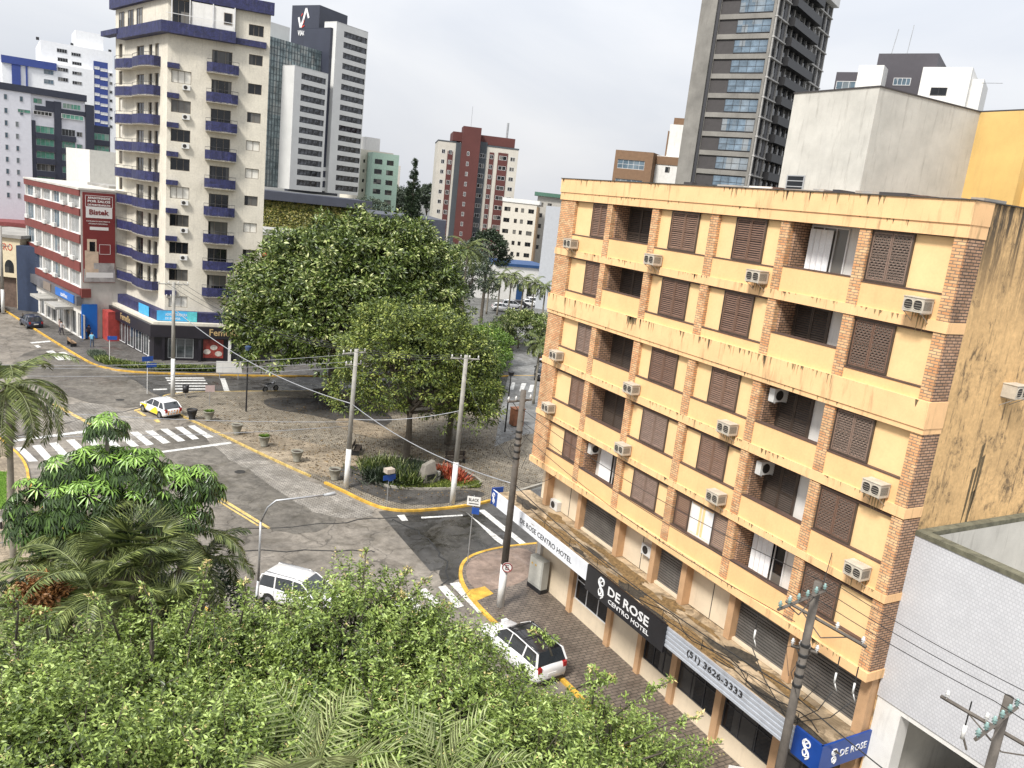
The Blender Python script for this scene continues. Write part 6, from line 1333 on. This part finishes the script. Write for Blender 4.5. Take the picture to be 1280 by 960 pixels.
# fuse cutouts hanging off the right pole
b = MB()
cut = thing('fuse_cutouts', 'fuse switches with black drop leads hanging beside the weathered pole', 'electrical gear', (PR[0], PR[1], 7.2)); 
for i, (x, y) in enumerate(((-.1, 1.9), (.5, -.9), (.6, -1.5))):
    q = MB(); q.tube([(x, y, .85), (x, y, .5)], .032, 8); q.tube([(x, y, .55), (x+.09, y-.07, .25)], .02, 6); q.build('cutout', POLEW, cut, True); MB().tube([(x, y, .2), (x*.6+.1, y*.7, -.6), (0, 0, -1.4)], .016, 6).build('lead', RUB, cut, True); MB().tube([(x, y, 1.4), (x, y, .9)], .02, 5).build('hanger', RUB, cut)
for i, (x, y) in enumerate(((.2, -.9),)):
    c2 = thing('fuse_switch', 'single fuse switch hanging below the pole head at the bottom right corner', 'electrical gear', (PX[0]+x, PX[1]+.9, 8.4)); MB().tube([(0, 0, .6), (0, 0, .2)], .05, 8).build('cutout', POLEW, c2, True); MB().tube([(0, 0, .3), (.15, -.1, -.1)], .03, 6).build('tube', WOODP, c2); MB().tube([(0, 0, 1.3), (0, 0, .6)], .02, 5).build('hanger', RUB, c2)
def cable(label, a, c, sag, r=.018, m=None, grp='overhead cables'):
    a, c = Vector(a), Vector(c); pts = []
    for i in range(19):
        f = i/18; p = a.lerp(c, f); p.z -= sag*4*f*(1-f); pts.append(tuple(p))
    o = MB().tube(pts, r, 5).build('overhead_cable', m or RUB, None, True); tag(o, label, 'cable', grp); return o
zt = 10.2
for i, (dz, dx) in enumerate(((0, .7), (0, 0), (0, -.7))):
    w3 = ('outer left', 'middle', 'outer right')[i]
    cable(w3+' cable from the pole behind the taxi to the planter pole', (PL[0]+dx, PL[1], 10.7), (P1[0]+dx, P1[1], 10.1), 1.0, .016)
    cable(w3+' cable between the two white-based plaza poles', (P1[0]+dx*.5, P1[1]+dx*.8, 10.1), (P2[0]+dx*.3, P2[1]+dx, 10.7), .3, .016)
    cable(w3+' cable running left from the planter pole out of the picture', (P1[0], P1[1]+dx, 9.8-abs(dx)), (-25, 53+dx*2, 10.5), 1.2, .014, CABL)
    cable(w3+' cable past the yellow facade from the dark leaning pole to the weathered pole', (P3[0], P3[1]+dx*.2, 11.0-.6*i), (PR[0]+dx, PR[1], 10.5-.5*i), .5, .014)
    cable(w3+' cable between the weathered pole and the bottom right pole head', (PR[0]+dx, PR[1], 10.6), (PX[0]+dx*.9, PX[1], 10.5), .1, .012)
    cable(w3+' cable running out of the picture from the bottom right pole head', (PX[0]+dx*.9, PX[1], 10.5), (PX[0]+1+dx, -10, 10.5), .4, .012)
cable('thick pale telephone cable from the pole behind the taxi to the planter pole', (PL[0], PL[1], 8.3), (P1[0], P1[1], 6.3), 1.0, .035, CABL)
cable('thick pale telephone cable from the planter pole to the dark leaning pole', (P1[0], P1[1], 6.3), (P3[0], P3[1], 7.0), .6, .03, CABL)
cable('pale telephone cable from the planter pole across to the plaza corner pole', (P1[0], P1[1], 5.2), (P2[0], P2[1], 6.9), .3, .025, CABL)
cable('low grey cable running left from the planter pole', (P1[0], P1[1], 5.0), (-22, 60, 7.5), 1.0, .02, CABL)
cable('lowest grey cable running left across the crossing', (P1[0], P1[1], 4.7), (-20, 46, 8.3), .8, .02, CABL)
cable('telephone cable from the dark leaning pole along the canopy', (P3[0], P3[1], 7.0), (PR[0], PR[1], 6.9), .5, .022)
cable('second telephone cable along the canopy', (P3[0], P3[1], 6.6), (PR[0], PR[1], 6.6), .6, .018)
cable('guy wire from the dark leaning pole to the plaza corner', (P3[0], P3[1], 8.0), (P2[0], P2[1], 9.5), .6, .014)
cable('service wire from the weathered pole to the yellow facade', (PR[0], PR[1], 9.2), (22.4, 16.4, 10.7), .3, .014)
cable('service wire from the dark leaning pole to the yellow facade', (P3[0], P3[1], 7.4), (22.4, 33.5, 7.3), .4, .014)
cable('telephone cable from the weathered pole out past the bottom right corner', (PR[0], PR[1], 6.8), (PX[0], 2, 7.0), .4, .02)
# canopy-top cables and pins
cb = MB()
for k in range(9): y = 15.6+k*2.4; cb.tube([(21.35, y, 4.93), (21.35, y, 5.35)], .014, 5)
cb.tube([(21.35, 15.6+k*.6, 5.33-.02*(k % 4)) for k in range(33)], .009, 5)
o = cb.build('canopy_wire', RUB); tag(o, 'sagging wire on short pins along the canopy edge of the yellow building', 'wire')
cb = MB(); cb.tube([(21.7+.3*math.sin(k*.9), 15+k*.5, 4.96+.02*(k % 2)) for k in range(20)], .018, 5); cb.tube([(21.5+.12*math.sin(k*.7), 14.6+k*.4, 4.96) for k in range(14)], .015, 5)
o = cb.build('loose_cable', RUB); tag(o, 'loose black cables lying on the canopy near the weathered pole', 'cable')
# street lamps
def curved_lamp():
    x, y, _ = FAR(318, 700, 34); t = thing('street_lamp', 'grey curved-arm street lamp in front of the main road, near the white car', 'street lamp', (x, y, .13))
    top = np.array(FAR(326, 652, 34)); e = np.array(FAR(405, 619, 34.2)); k = np.array(FAR(345, 629, 34)); base = np.array([x, y, .13])
    a = top-base; c = k-base; d = e-base; b = MB(); b.tube([(0, 0, 0), tuple(a*[1, 1, .55])], [.09, .075], 10); b.tube([tuple(a*[1, 1, .55]), tuple(a)], [.06, .05], 10); b.build('post', METAL, t, True)
    MB().tube([tuple(a), tuple(a*.55+c*.45+np.array([0, 0, .28])), tuple(c+np.array([0, 0, .12])), tuple(d)], .045, 8).build('arm', METAL, t, True)
    MB().tube([tuple(d), tuple(d+(d-c)/np.linalg.norm(d-c)*.5)], [.06, .09], 8).build('lamp_head', GREYFR, t, True)
curved_lamp()
x, y = 14.0, 71.9
t = thing('lamp_post', 'slim black lamp post on the plaza left of the big fig', 'lamp post', (x, y, .13)); MB().tube([(0, 0, 0), (0, 0, 5.6)], [.08, .05], 8).build('post', BLACK, t); MB().lathe([(0, 5.6), (.22, 5.62), (.3, 5.95), (.1, 6.05), (0, 6.08)], 12).build('lamp_head', mat('lamp_blue', (.05, .08, .16), .4), t)
x, y = G(631, 540, .13)
t = thing('lamp_post', 'slim black lamp post on the right end of the plaza by the back street', 'lamp post', (x, y, .13)); MB().tube([(0, 0, 0), (0, 0, 5.4)], [.08, .05], 8).build('post', BLACK, t); MB().lathe([(0, 5.4), (.22, 5.42), (.3, 5.75), (.1, 5.85), (0, 5.88)], 12).build('lamp_head', BLACK, t)
# signs
def sign(label, base, H_, plates, face=0.0, name='street_sign', cat='sign', pm=None):
    t = thing(name, label, cat, (*base, .13), face); MB().tube([(0, 0, 0), (0, 0, H_)], .03, 8).build('post', pm or METAL, t)
    for (x0, x1, z0, z1, m, yo) in plates: MB().box(x0, x1, -.05-yo, -.03-yo, z0, z1).build('plate', m, t)
    return t
sign('blue street name signs on a white post left of the pole behind the taxi', G(184, 494), 3.6, ((-.5, .5, 3.1, 3.55, SIGNB, 0), (-.1, .8, 2.5, 2.9, SIGNB, .02)), .3, pm=POLEW)
sign('small blue sign on a white post on the dark pavement before the black shop', G(137, 457), 3.0, ((-.2, .7, 2.6, 3.0, SIGNB, 0),), 0, pm=POLEW)
sign('bare white post standing in the hedge strip before the cream tower', G(186, 461), 2.9, ((-.06, .06, 2.8, 2.9, POLEW, 0),), 0, pm=POLEW)
s = sign('blue street name sign with a weathered box on top, in front of the planted bed', G(483, 636), 2.6, ((-.45, .5, 1.95, 2.3, SIGNB, 0), (-.05, .35, 1.85, 1.95, SIGNB, .0)), .2); MB().box(-.3, .3, -.25, .25, 2.45, 2.75).build('box', mat('weathered_box', (.42, .36, .3), .8, var=.4), s)
s = sign('white shop sign over a blue arrow sign at the rounded kerb corner', G(584, 706), 4.2, ((-.38, .40, 3.6, 4.15, WHITE, 0), (-.05, .38, 3.1, 3.5, SIGNB, .0)), -.6)
text('lettering', 'BLACK', .3, s, (-.28, -.06, 3.87), LETK, w=.58, h=.18); MB().box(-.27, .3, -.056, -.051, 3.70, 3.75).build('underline', LETK, s)
s = thing('no_parking_sign', 'round no parking sign hanging on the dark leaning pole', 'sign', (19.9, 33.22, 2.5), -.5)
b = MB(); b.lathe([(0, 0), (.28, 0), (.28, .03), (0, .03)], 22); pl = b.build('disc', WHITE, s, rot=(PI/2, 0, 0)); b = MB(); b.tube([(.25*math.cos(a), .25*math.sin(a), .035) for a in np.linspace(0, 2*PI, 25)], .03, 6); b.tube([(-.17, .17, .035), (.17, -.17, .035)], .025, 6); b.build('red_ring', REDP, pl); text('lettering', 'E', .3, pl, (-.09, -.13, .034), LETK, w=.18, h=.26, flat=True)
x, y = G(950, 975, .13)
s = thing('no_parking_sign', 'small white no parking plate at the bottom edge beside the weathered pole', 'sign', (19.75, 16.4, .13), -.6); MB().tube([(0, 0, 0), (0, 0, 3.0)], .03, 8).build('post', METAL, s); pl = MB().box(-.25, .25, -.05, -.03, 2.35, 3.05).build('plate', WHITE, s)
b = MB(); b.tube([(.17*math.cos(a), -.055, 2.72+.17*math.sin(a)) for a in np.linspace(0, 2*PI, 21)], .022, 6); b.tube([(-.12, -.055, 2.84), (.12, -.055, 2.6)], .018, 6); b.build('red_ring', REDP, pl); text('lettering', 'E', .2, pl, (-.05, -.056, 2.63), LETK, w=.1, h=.17)
x, y = G(286, 474, .13); s = thing('banner_board', 'white board on two posts at the tower kerb left of the fig', 'sign', (x, y, .13), -.1); b = MB(); b.tube([(-.9, 0, 0), (-.9, 0, 1.8)], .04, 6); b.tube([(.9, 0, 0), (.9, 0, 1.8)], .04, 6); b.build('post', METAL, s); MB().box(-1.25, 1.25, -.08, -.04, .7, 1.9).build('board', WHITE, s)
x, y = G(262, 507, .13); sign('small pink notice on a thin post behind the planters', (x, y), 1.9, ((-.4, .4, 1.3, 1.9, mat('pink_notice', (.5, .38, .36), .7, var=.2), 0),), 0)
# benches
def bench(label, loc, rz, m):
    t = thing('park_bench', label, 'bench', loc, rz, 'benches'); b = MB()
    for k in range(4): b.box(-.85, .85, -.28+k*.13, -.18+k*.13, .42, .46)
    b.build('seat', m, t); b = MB()
    for k in range(3): b.box(-.85, .85, .26, .30, .52+k*.13, .62+k*.13)
    b.build('backrest', m, t)
    for s in (-.7, .7): MB().box(s-.04, s+.04, -.28, .32, 0, .42).box(s-.04, s+.04, .25, .31, .42, .88).build('leg', BLACK, t)
    return t
DW = mat('bench_dark_wood', (.06, .045, .035), .7, var=.3); LW = mat('bench_light_wood', (.33, .22, .13), .7, var=.3); GW_ = mat('bench_grey', (.38, .36, .32), .8, var=.2)
bench('dark bench left of the planted bed', (*G(446, 566, .13), .13), 1.1, DW); bench('dark bench behind the red plants and the stone block', (*G(569, 578, .13), .13), -.2, DW)
bench('pale bench on the park pavement at the left edge', (*G(14, 655, .13), .13), .6, GW_); bench('light wooden bench on the far pavement beside the kerb', (*G(90, 432, .13), .13), 1.8, LW)
bench('dark bench under the fig near its low branches', (*G(402, 497, .13), .13), .3, DW); bench('worn bench higher up the far pavement', (*G(33, 401, .13), .13), 1.8, DW)
# planters
def planter(label, loc, grn, m, seed):
    t = thing('planter', label, 'planter', loc, 0, 'round planters along the plaza kerb'); MB().lathe([(0, 0), (.26, 0), (.27, .12), (.24, .16), (.36, .5), (.42, .78), (.45, .80), (.45, .88), (.38, .88), (.36, .76), (0, .74)], 20).build('pot', m, t, True); MB().lathe([(0, .77), (.37, .77)], 16).build('soil', mat('planter_soil', (.04, .03, .022), .95), t)
    if grn:
        r = np.random.default_rng(seed); n = 380; a = r.random(n)*2*PI; q = .36*r.random(n)**.5; D = np.stack([np.cos(a)*.6, np.sin(a)*.6, np.ones(n)], 1); put('plants', leaves_mesh(np.stack([q*np.cos(a), q*np.sin(a), np.full(n, .78)], 1), D, np.tile([.3, .3, .5], (n, 1)), .2*(.6+.6*r.random(n)), .06, r.random(n), LLIM, 'plants'), t)
PM = mat('planter_concrete', (.24, .23, .19), .9, var=.35, scale=4, streak=.5, bump=.4)
for (u_, v_, gn, lb) in ((261, 526, 1, 'weathered planter with bright greenery nearest the taxi'), (296, 543, 0, 'weathered bare planter between the two planted ones'), (330, 558, 1, 'weathered planter with a low green cover in mid row'), (371, 577, 0, 'weathered bare planter left of the planter pole'), (418, 600, 0, 'dark empty planter just left of the planter pole')):
    planter(lb, (*G(u_, v_, .13), .13), gn, PM, u_)
x, y = G(240, 524, .13); planter('low black planter right behind the taxi', (x, y, .13), 0, BLACK, 3)
x, y = G(232, 497, .13); t = thing('litter_bin', 'dark litter bin on a post behind the taxi', 'litter bin', (x, y, .13)); MB().lathe([(0, .5), (.25, .5), (.3, 1.2), (.24, 1.2), (.2, .6)], 14).build('bin', BLACK, t, True); MB().tube([(0, 0, 0), (0, 0, .5)], .04, 6).build('post', METAL, t)
x, y = G(645, 532, .13); t = thing('litter_bin', 'rusty brown box bin on the pavement beside the yellow building far corner', 'litter bin', (x, y, .13)); MB().box(-.55, .55, -.45, .45, .1, 1.7).build('box', mat('rust_brown', (.2, .08, .04), .8, var=.3), t); MB().box(-.6, .6, -.5, .5, 1.7, 1.78).build('lid', mat('rust_brown', (.2, .08, .04)), t)
# stone block monument
x, y = G(534, 605, .13); t = thing('stone_monument', 'grey stone block with a slanted plaque in the planted bed', 'monument', (x, y, .13), .3); b = MB(); b.loft([[(-.6, -.4, 0), (.6, -.4, 0), (.6, .5, 0), (-.6, .5, 0)], [(-.55, -.3, .9), (.55, -.3, 1.0), (.55, .35, 1.0), (-.55, .35, .9)], [(-.4, -.1, 1.5), (.5, -.1, 1.75), (.5, .3, 1.75), (-.4, .3, 1.5)]]); b.build('stone', mat('monument_stone', (.22, .20, .17), .9, var=.35, streak=.4), t); MB().box(-.35, .35, -.36, -.30, .35, .85).build('plaque', BLACK, t); MB().box(.72, .95, -.3, .4, 0, .9).build('step_stone', CONC, t)
# fence at left edge and meter cabinet
x0, y0 = G(-10, 686, .13); x1, y1 = G(52, 672, .13); L_ = math.hypot(x1-x0, y1-y0)
t = thing('low_fence', 'low pale picket fence at the left edge of the garden', 'fence', (x0, y0, .13), math.atan2(y1-y0, x1-x0)); b = MB(); b.box(0, L_, -.02, .02, .8, .85); b.box(0, L_, -.02, .02, .2, .25)
for k in range(int(L_/.16)): b.box(k*.16, k*.16+.03, -.015, .015, 0, .95)
b.build('pickets', METAL, t)
t = thing('meter_cabinet', 'grey electric meter cabinet by the white pillar under the canopy', 'cabinet', (23.0, 34.6, .13), -PI/2+.12); MB().box(-.6, .6, -.45, 0, .25, 1.9).build('cabinet', mat('cabinet_grey', (.36, .36, .33), .6, var=.15), t); MB().box(-.62, .62, -.47, .02, 0, .25).build('plinth', BLACK, t); MB().box(-.55, .5, -.465, -.455, .4, 1.85).build('door', mat('cabinet_door', (.44, .44, .4), .5), t)
b = MB(); b.box(-.42, -.3, -.475, -.466, 1.45, 1.55); b.box(-.1, .02, -.475, -.466, 1.45, 1.55); b.build('yellow_marks', YEL, t)

# =================================================================== VEHICLES
TYRE = mat('tyre', (.02, .02, .02), .8); RIM = mat('rim', (.35, .36, .37), .35, .7); CGL = mat('car_glass', (.03, .035, .04), .04, 0, var=.3, spec=1.0, fine=0); LAMPR = mat('tail_lamp', (.35, .02, .02), .2); LAMPW = mat('head_lamp', (.6, .6, .6), .15); CHR = mat('chrome', (.5, .5, .5), .2, .9)
def paint(name, col):
    if name in _mc: return _mc[name]
    m, n, l, p = new_mat(name); p.inputs['Base Color'].default_value = (*col, 1); p.inputs['Roughness'].default_value = .32; p.inputs['Coat Weight'].default_value = .6; p.inputs['Coat Roughness'].default_value = .06
    _mc[name] = m; return m
def car(label, loc, rz, pm, kind='hatch', group=None, roofm=None, name='parked_car', detail=True):
    """x forward; length, width, height by kind"""
    t = thing(name, label, 'car', loc, rz, group)
    Lc, Wc, Hc = dict(hatch=(4.0, 1.7, 1.47), suv=(4.6, 1.86, 1.70), sedan=(4.5, 1.75, 1.45), mpv=(4.4, 1.8, 1.62))[kind]
    h = Lc/2; w = Wc/2; belt = dict(hatch=.93, suv=1.08, sedan=.92, mpv=1.0)[kind]; sill = .22
    hood = belt-.06
    xs = [-h, -h+.06, -h+.35, -h*.45, 0, h*.38, h*.55, h-.35, h-.08, h]
    zt = [belt-.28, belt-.08, belt, belt+.02, belt, belt-.01, hood-.03, hood-.14, hood-.30, hood-.42]
    ws = [.84, .93, .985, 1, 1, 1, .99, .95, .87, .76]
    rings = []
    for x, z, k in zip(xs, zt, ws):
        y = w*k; zb = sill if abs(x) < h-.1 else sill+.12
        rings.append([(x, -y*.93, zb), (x, -y, zb+.14), (x, -y, z*.55+zb*.45), (x, -y*.965, z-.07), (x, -y*.86, z), (x, 0, z+.035), (x, y*.86, z), (x, y*.965, z-.07), (x, y, z*.55+zb*.45), (x, y, zb+.14), (x, y*.93, zb)])
    body = MB().loft(rings).build('body', pm, t, True)
    # greenhouse
    if kind == 'sedan': gx = [(-h*.78, belt), (-h*.42, Hc-.06), (-.2, Hc), (h*.12, Hc-.04), (h*.50, belt)]
    elif kind == 'hatch': gx = [(-h*.93, belt), (-h*.74, Hc-.08), (-.3, Hc), (h*.10, Hc-.03), (h*.52, belt-.01)]
    else: gx = [(-h*.95, belt), (-h*.86, Hc-.08), (-.3, Hc), (h*.16, Hc-.03), (h*.56, belt-.01)]
    def ring(x, z):
        f = (z-belt)/(Hc-belt); y0 = w*.93; y1 = w*(.93-.20*f); return y0, y1
    gl = MB(); rr = []
    for x, z in gx:
        f = max(0, (z-belt)/(Hc-belt)); yt = w*(.92-.19*f); rr.append([(x, -w*.93, belt-.04), (x, -yt, z-.04), (x, -yt*.9, z-.005), (x, yt*.9, z-.005), (x, yt, z-.04), (x, w*.93, belt-.04)])
    gl.loft(rr).build('windows', CGL, t, False)
    # roof skin and pillars
    rp = MB(); ro = []
    a, c = gx[1], gx[3]
    for x, z in (( a[0]+.02, a[1]), ((a[0]+gx[2][0])/2, (a[1]+gx[2][1])/2+.02), gx[2], c):
        yt = w*.735; ro.append([(x, -yt-.015, z-.05), (x, -yt*.9, z+.005), (x, 0, z+.03), (x, yt*.9, z+.005), (x, yt+.015, z-.05), (x, 0, z-.03)])
    rp.loft(ro).build('roof', roofm or pm, t, True)
    for s in (-1, 1):
        p = MB(); q = lambda x, z: (x, s*w*(.935-.19*max(0, (z-belt)/(Hc-belt))), z-.03)
        p.tube([q(*gx[4]), q(*gx[3])], .035, 4); p.tube([q(*gx[0]), q(*gx[1])], .06 if kind != 'sedan' else .04, 4); p.tube([q(-.05, belt), q(-.12, Hc-.02)], .03, 4); p.tube([q(-h*.5, belt), q(-h*.52, Hc-.05)], .05, 4); p.tube([q(gx[1][0], gx[1][1]), q(gx[2][0], gx[2][1]), q(gx[3][0], gx[3][1])], .03, 4)
        p.build('pillars', pm, t)
    wr = .33 if kind == 'suv' else .30
    for x in (h*.62, -h*.62):
        for s in (-1, 1):
            ar = MB(); ar.tube([(x, s*w*.90, wr), (x, s*(w+.008), wr)], wr+.07, 20); ar.build('wheel_arch', BLACK, t)
            wt = MB(); wt.tube([(x, s*(w-.2), wr), (x, s*(w+.02), wr)], wr, 20); wo = wt.build('wheel', TYRE, t)
            r_ = MB(); r_.tube([(x, s*(w+.015), wr), (x, s*(w+.03), wr)], wr*.62, 10); r_.build('rim', RIM, wo)
    for s in (-1, 1):
        MB().box(h-.24, h-.02, s*w*.62-.16, s*w*.62+.16, hood-.30, hood-.17).build('headlight', LAMPW, t); MB().box(-h-.005, -h+.22, s*w*.77-.1, s*w*.77+.1, belt-.30, belt-.05).build('tail_light', LAMPR, t); MB().box(h*.36, h*.44, s*(w+.02)-.09, s*(w+.02)+.09, belt, belt+.15).build('mirror', pm, t)
    b = MB(); b.box(h-.09, h+.01, -w*.4, w*.4, .42, .60); b.box(h-.12, h+.005, -w*.6, w*.6, .24, .36); b.build('grille', BLACK, t); MB().box(-h-.02, -h+.05, -.25, .25, .55, .68).build('number_plate', WHITE, t); MB().box(-h-.012, -h+.1, -w*.75, w*.75, .25, .38).build('bumper', BLACK, t)
    b = MB()
    for s in (-1, 1):
        for x in (h*.42, -.08, -h*.5): b.box(x, x+.012, s*w*1.0-.006, s*w*1.0+.006, sill+.2, belt-.1)
    b.build('door_gap', BLACK, body)
    if kind in ('suv', 'mpv'):
        for s in (-1, 1): MB().tube([(gx[1][0]+.1, s*w*.66, Hc+.03), (0, s*w*.66, Hc+.07), (gx[3][0]-.1, s*w*.66, Hc+.03)], .022, 6).build('roof_rail', BLACK if roofm else CHR, t, True)
    return t
WHP = paint('white_car_paint', (.72, .72, .72)); NVP = paint('dark_blue_car_paint', (.012, .02, .045)); BKP = paint('black_car_paint', (.012, .012, .014)); SVP = paint('silver_car_paint', (.42, .43, .45))
def hd(a, c): a, c = G(*a), G(*c); return math.atan2(c[1]-a[1], c[0]-a[0])
# taxi-like white and yellow hatchback, facing away up-left
tx = car('white and yellow hatchback with orange tail stripes waiting before the crosswalk', (6.95, 72.4, 0), rad(116), WHP, 'hatch', name='patterned_car')
YP2 = paint('yellow_car_paint', (.85, .62, .03)); OR2 = paint('orange_stripe', (.75, .28, .03))
b = MB()
for s in (-1, 1):
    y = s*.862
    b.face([(1.95, s*.70, .45), (.9, y, .42), (.55, y, .85), (1.1, s*.85, .80), (1.7, s*.80, .72)][::s]); b.face([(-.9, y, .30), (.2, y, .30), (-.1, y, .55), (-.55, y, .88), (-.8, y, .88), (-1.0, y, .55)][::s])
b.face([(1.92, -.55, .62), (1.92, .55, .62), (1.3, .7, .90), (1.3, -.7, .90)][::-1]); b.build('yellow_pattern', YP2, tx)
b = MB()
for k in range(5): y0 = -.6+k*.26; b.face([(-2.012, y0, .46), (-2.012, y0+.13, .46), (-1.99, y0+.05, .80), (-1.99, y0-.08, .80)])
b.build('orange_stripes', OR2, tx)
car('dark blue hatchback driving away beside the far kerb', (-3.8, 112.2, 0), rad(107), NVP, 'hatch', name='moving_car')
car('black sedan at the left edge further up the street', (-8.4, 123.5, 0), rad(107), BKP, 'sedan', name='moving_car')
p0 = G(378, 738, .8); car('white people carrier with roof rails half hidden by the treetops', (p0[0], p0[1], 0), rad(-48), WHP, 'mpv', name='moving_car')
p0 = G(655, 803, .9); sv = car('white off-roader with black roof parked under the treetops by the brown pavement', (p0[0]-.1, p0[1], 0), rad(98), WHP, 'suv', roofm=BKP)
# roof bars on it
for x in (-.9, .1): MB().tube([(x, -.66, 1.78), (x, .66, 1.78)], .025, 6).build('roof_bar', BLACK, sv)
for i, (u_, v_, m_, k_, lb) in enumerate(((627, 389, WHP, 'hatch', 'white hatchback at the left end of the far parked row'), (640, 386, SVP, 'mpv', 'silver car second in the far parked row'), (650, 385, BKP, 'hatch', 'dark car in the middle of the far parked row'), (660, 383.5, WHP, 'sedan', 'white car right of the dark one in the far parked row'), (670, 382.5, WHP, 'suv', 'white off-roader in the far parked row'), (680, 381, SVP, 'suv', 'last car of the far parked row, by the yellow building'))):
    x, y = G(u_, v_); car(lb, (x, y, .14), rad(-20+i*3), m_, k_, 'cars parked in the far row')
x, y = G(668, 474); car('dark parked car half hidden by the yellow building on the back street', (x+1.0, y, .14), rad(60), BKP, 'suv'); x, y = G(674, 452); car('white car beyond the dark one, almost hidden by the yellow building', (x+.8, y, .14), rad(60), WHP, 'hatch')
for i, (u_, v_, rr0) in enumerate(((300, 590, .38), (520, 672, .36), (150, 500, .36))):
    x, y = G(u_, v_); o = MB().lathe([(0, .024), (rr0, .024), (rr0, .018)], 20).build('manhole_cover', mat('manhole_iron', (.05, .048, .045), .6, .4, var=.3), None, loc=(x, y, 0)); tag(o, ('dark round manhole cover in the main road near the street lamp', 'round manhole cover beside the wet patch at the junction', 'manhole cover in the middle of the far junction')[i], 'manhole cover')
# motorbike under the fig
x, y = G(338, 488, .13); t = thing('parked_motorcycle', 'motorcycle parked at the kerb under the left side of the big fig', 'motorcycle', (x, y, .02), .4)
for xx in (-.62, .62):
    w_ = MB(); w_.tube([(xx, -.05, .3), (xx, .05, .3)], .3, 18); wo = w_.build('wheel', TYRE, t); r_ = MB(); r_.tube([(xx, -.06, .3), (xx, .06, .3)], .2, 10); r_.build('rim', RIM, wo)
b = MB(); b.loft([[(-.5, -.08, .55), (-.5, .08, .55), (-.5, .08, .75), (-.5, -.08, .75)], [(0, -.12, .35), (0, .12, .35), (0, .12, .8), (0, -.12, .8)], [(.35, -.1, .5), (.35, .1, .5), (.35, .1, .95), (.35, -.1, .95)]]); b.build('body', SVP, t); MB().box(-.65, .05, -.12, .12, .8, .88).build('seat', BLACK, t)
b = MB(); b.tube([(.62, 0, .3), (.42, 0, 1.0)], .03, 6); b.tube([(.42, -.33, 1.05), (.42, .33, 1.05)], .02, 6); b.build('handlebar', METAL, t)

# =================================================================== PEOPLE
SKIN = mat('skin', (.42, .26, .18), .6); HAIR = mat('dark_hair', (.02, .015, .012), .7)
def person(label, loc, rz, shirt, trou, stride=.18, arm=.1, h=1.7):
    t = thing('person', label, 'person', loc, rz); s = h/1.7
    V = [(0, 0, .95), (0, 0, 1.15), (0, 0, 1.38), (0, 0, 1.48), (.02, 0, 1.60), (0, -.17, 1.38), (.04+arm, -.24, 1.12), (.12+arm, -.24, .88), (0, .17, 1.38), (.02-arm, .24, 1.12), (.06-arm, .24, .88),
         (0, -.09, .90), (stride*.6, -.10, .50), (stride, -.10, .08), (stride+.15, -.11, .04), (0, .09, .90), (-stride*.3, .10, .50), (-stride, .10, .08), (-stride+.15, .11, .04)]
    E = [(0, 1), (1, 2), (2, 3), (3, 4), (2, 5), (5, 6), (6, 7), (2, 8), (8, 9), (9, 10), (0, 11), (11, 12), (12, 13), (13, 14), (0, 15), (15, 16), (16, 17), (17, 18)]
    R_ = [.15, .13, .16, .055, .10, .07, .05, .038, .07, .05, .038, .09, .065, .045, .04, .09, .065, .045, .04]
    me = bpy.data.meshes.new('skeleton'); me.from_pydata([tuple(c*s for c in v) for v in V], E, []); o = bpy.data.objects.new('tmp', me); COL.objects.link(o)
    mo = o.modifiers.new('s', 'SKIN'); me.skin_vertices[0].data[0].use_root = True
    for i, r in enumerate(R_): me.skin_vertices[0].data[i].radius = (r*s, r*s*(1.0 if i > 2 else 1.05))
    o.modifiers.new('ss', 'SUBSURF').levels = 2
    bpy.context.view_layer.update(); m2 = bpy.data.meshes.new_from_object(o.evaluated_get(bpy.context.evaluated_depsgraph_get())); bpy.data.objects.remove(o)
    m2.materials.clear()
    for m in (SKIN, shirt, trou, BLACK): m2.materials.append(m)
    for p in m2.polygons:
        c = p.center/s; p.use_smooth = True
        p.material_index = 3 if c.z < .1 else 2 if c.z < .93 and abs(c.y) < .21 else 1 if .93 <= c.z < 1.45 and abs(c.y) < .30 and not (abs(c.y) > .19 and c.z < 1.2) else 0
    bo = put('body', m2, t)
    hm = MB(); n = 10; rings = []
    for k in range(5):
        z = 1.60+.125*math.sin(k*PI/8); r = .112*math.cos(k*PI/8)+.003; rings.append([(r*math.cos(2*PI*q/n)-.012, r*math.sin(2*PI*q/n), z) for q in range(n)])
    hh = hm.loft([[tuple(c*s for c in p) for p in r] for r in rings]).build('hair', HAIR, bo, True)
    return t
def cl(n, c): return mat('cloth_'+n, c, .9, var=.2, scale=5)
person('person dressed all in black walking by the striped building shops', (*G(61, 391, .13), .13), 2.0, cl('black', (.02, .02, .02)), cl('black', (.02, .02, .02)))
person('person in a greyish top near the wooden bench, nearer the kerb', (*G(77, 419, .13), .13), .5, cl('grey', (.3, .28, .28)), cl('dark', (.05, .045, .05)))
person('person in a pale pink top beside the one in grey', (*G(75, 416, .13), .13), 2.6, cl('pink', (.5, .38, .36)), cl('dark2', (.06, .06, .08)))
person('person in a light blue top standing on the dark pavement', (*G(115, 434, .13), .13), 1.2, cl('blue', (.15, .4, .55)), cl('jeans', (.06, .09, .15)))
person('person in dark clothes before the blue shop front', (*G(111, 424, .13), .13), 1.9, cl('navy', (.03, .035, .06)), cl('black', (.02, .02, .02)))
person('person in black before the red shop panel', (*G(135, 424, .13), .13), -.4, cl('black', (.02, .02, .02)), cl('dark', (.05, .045, .05)))
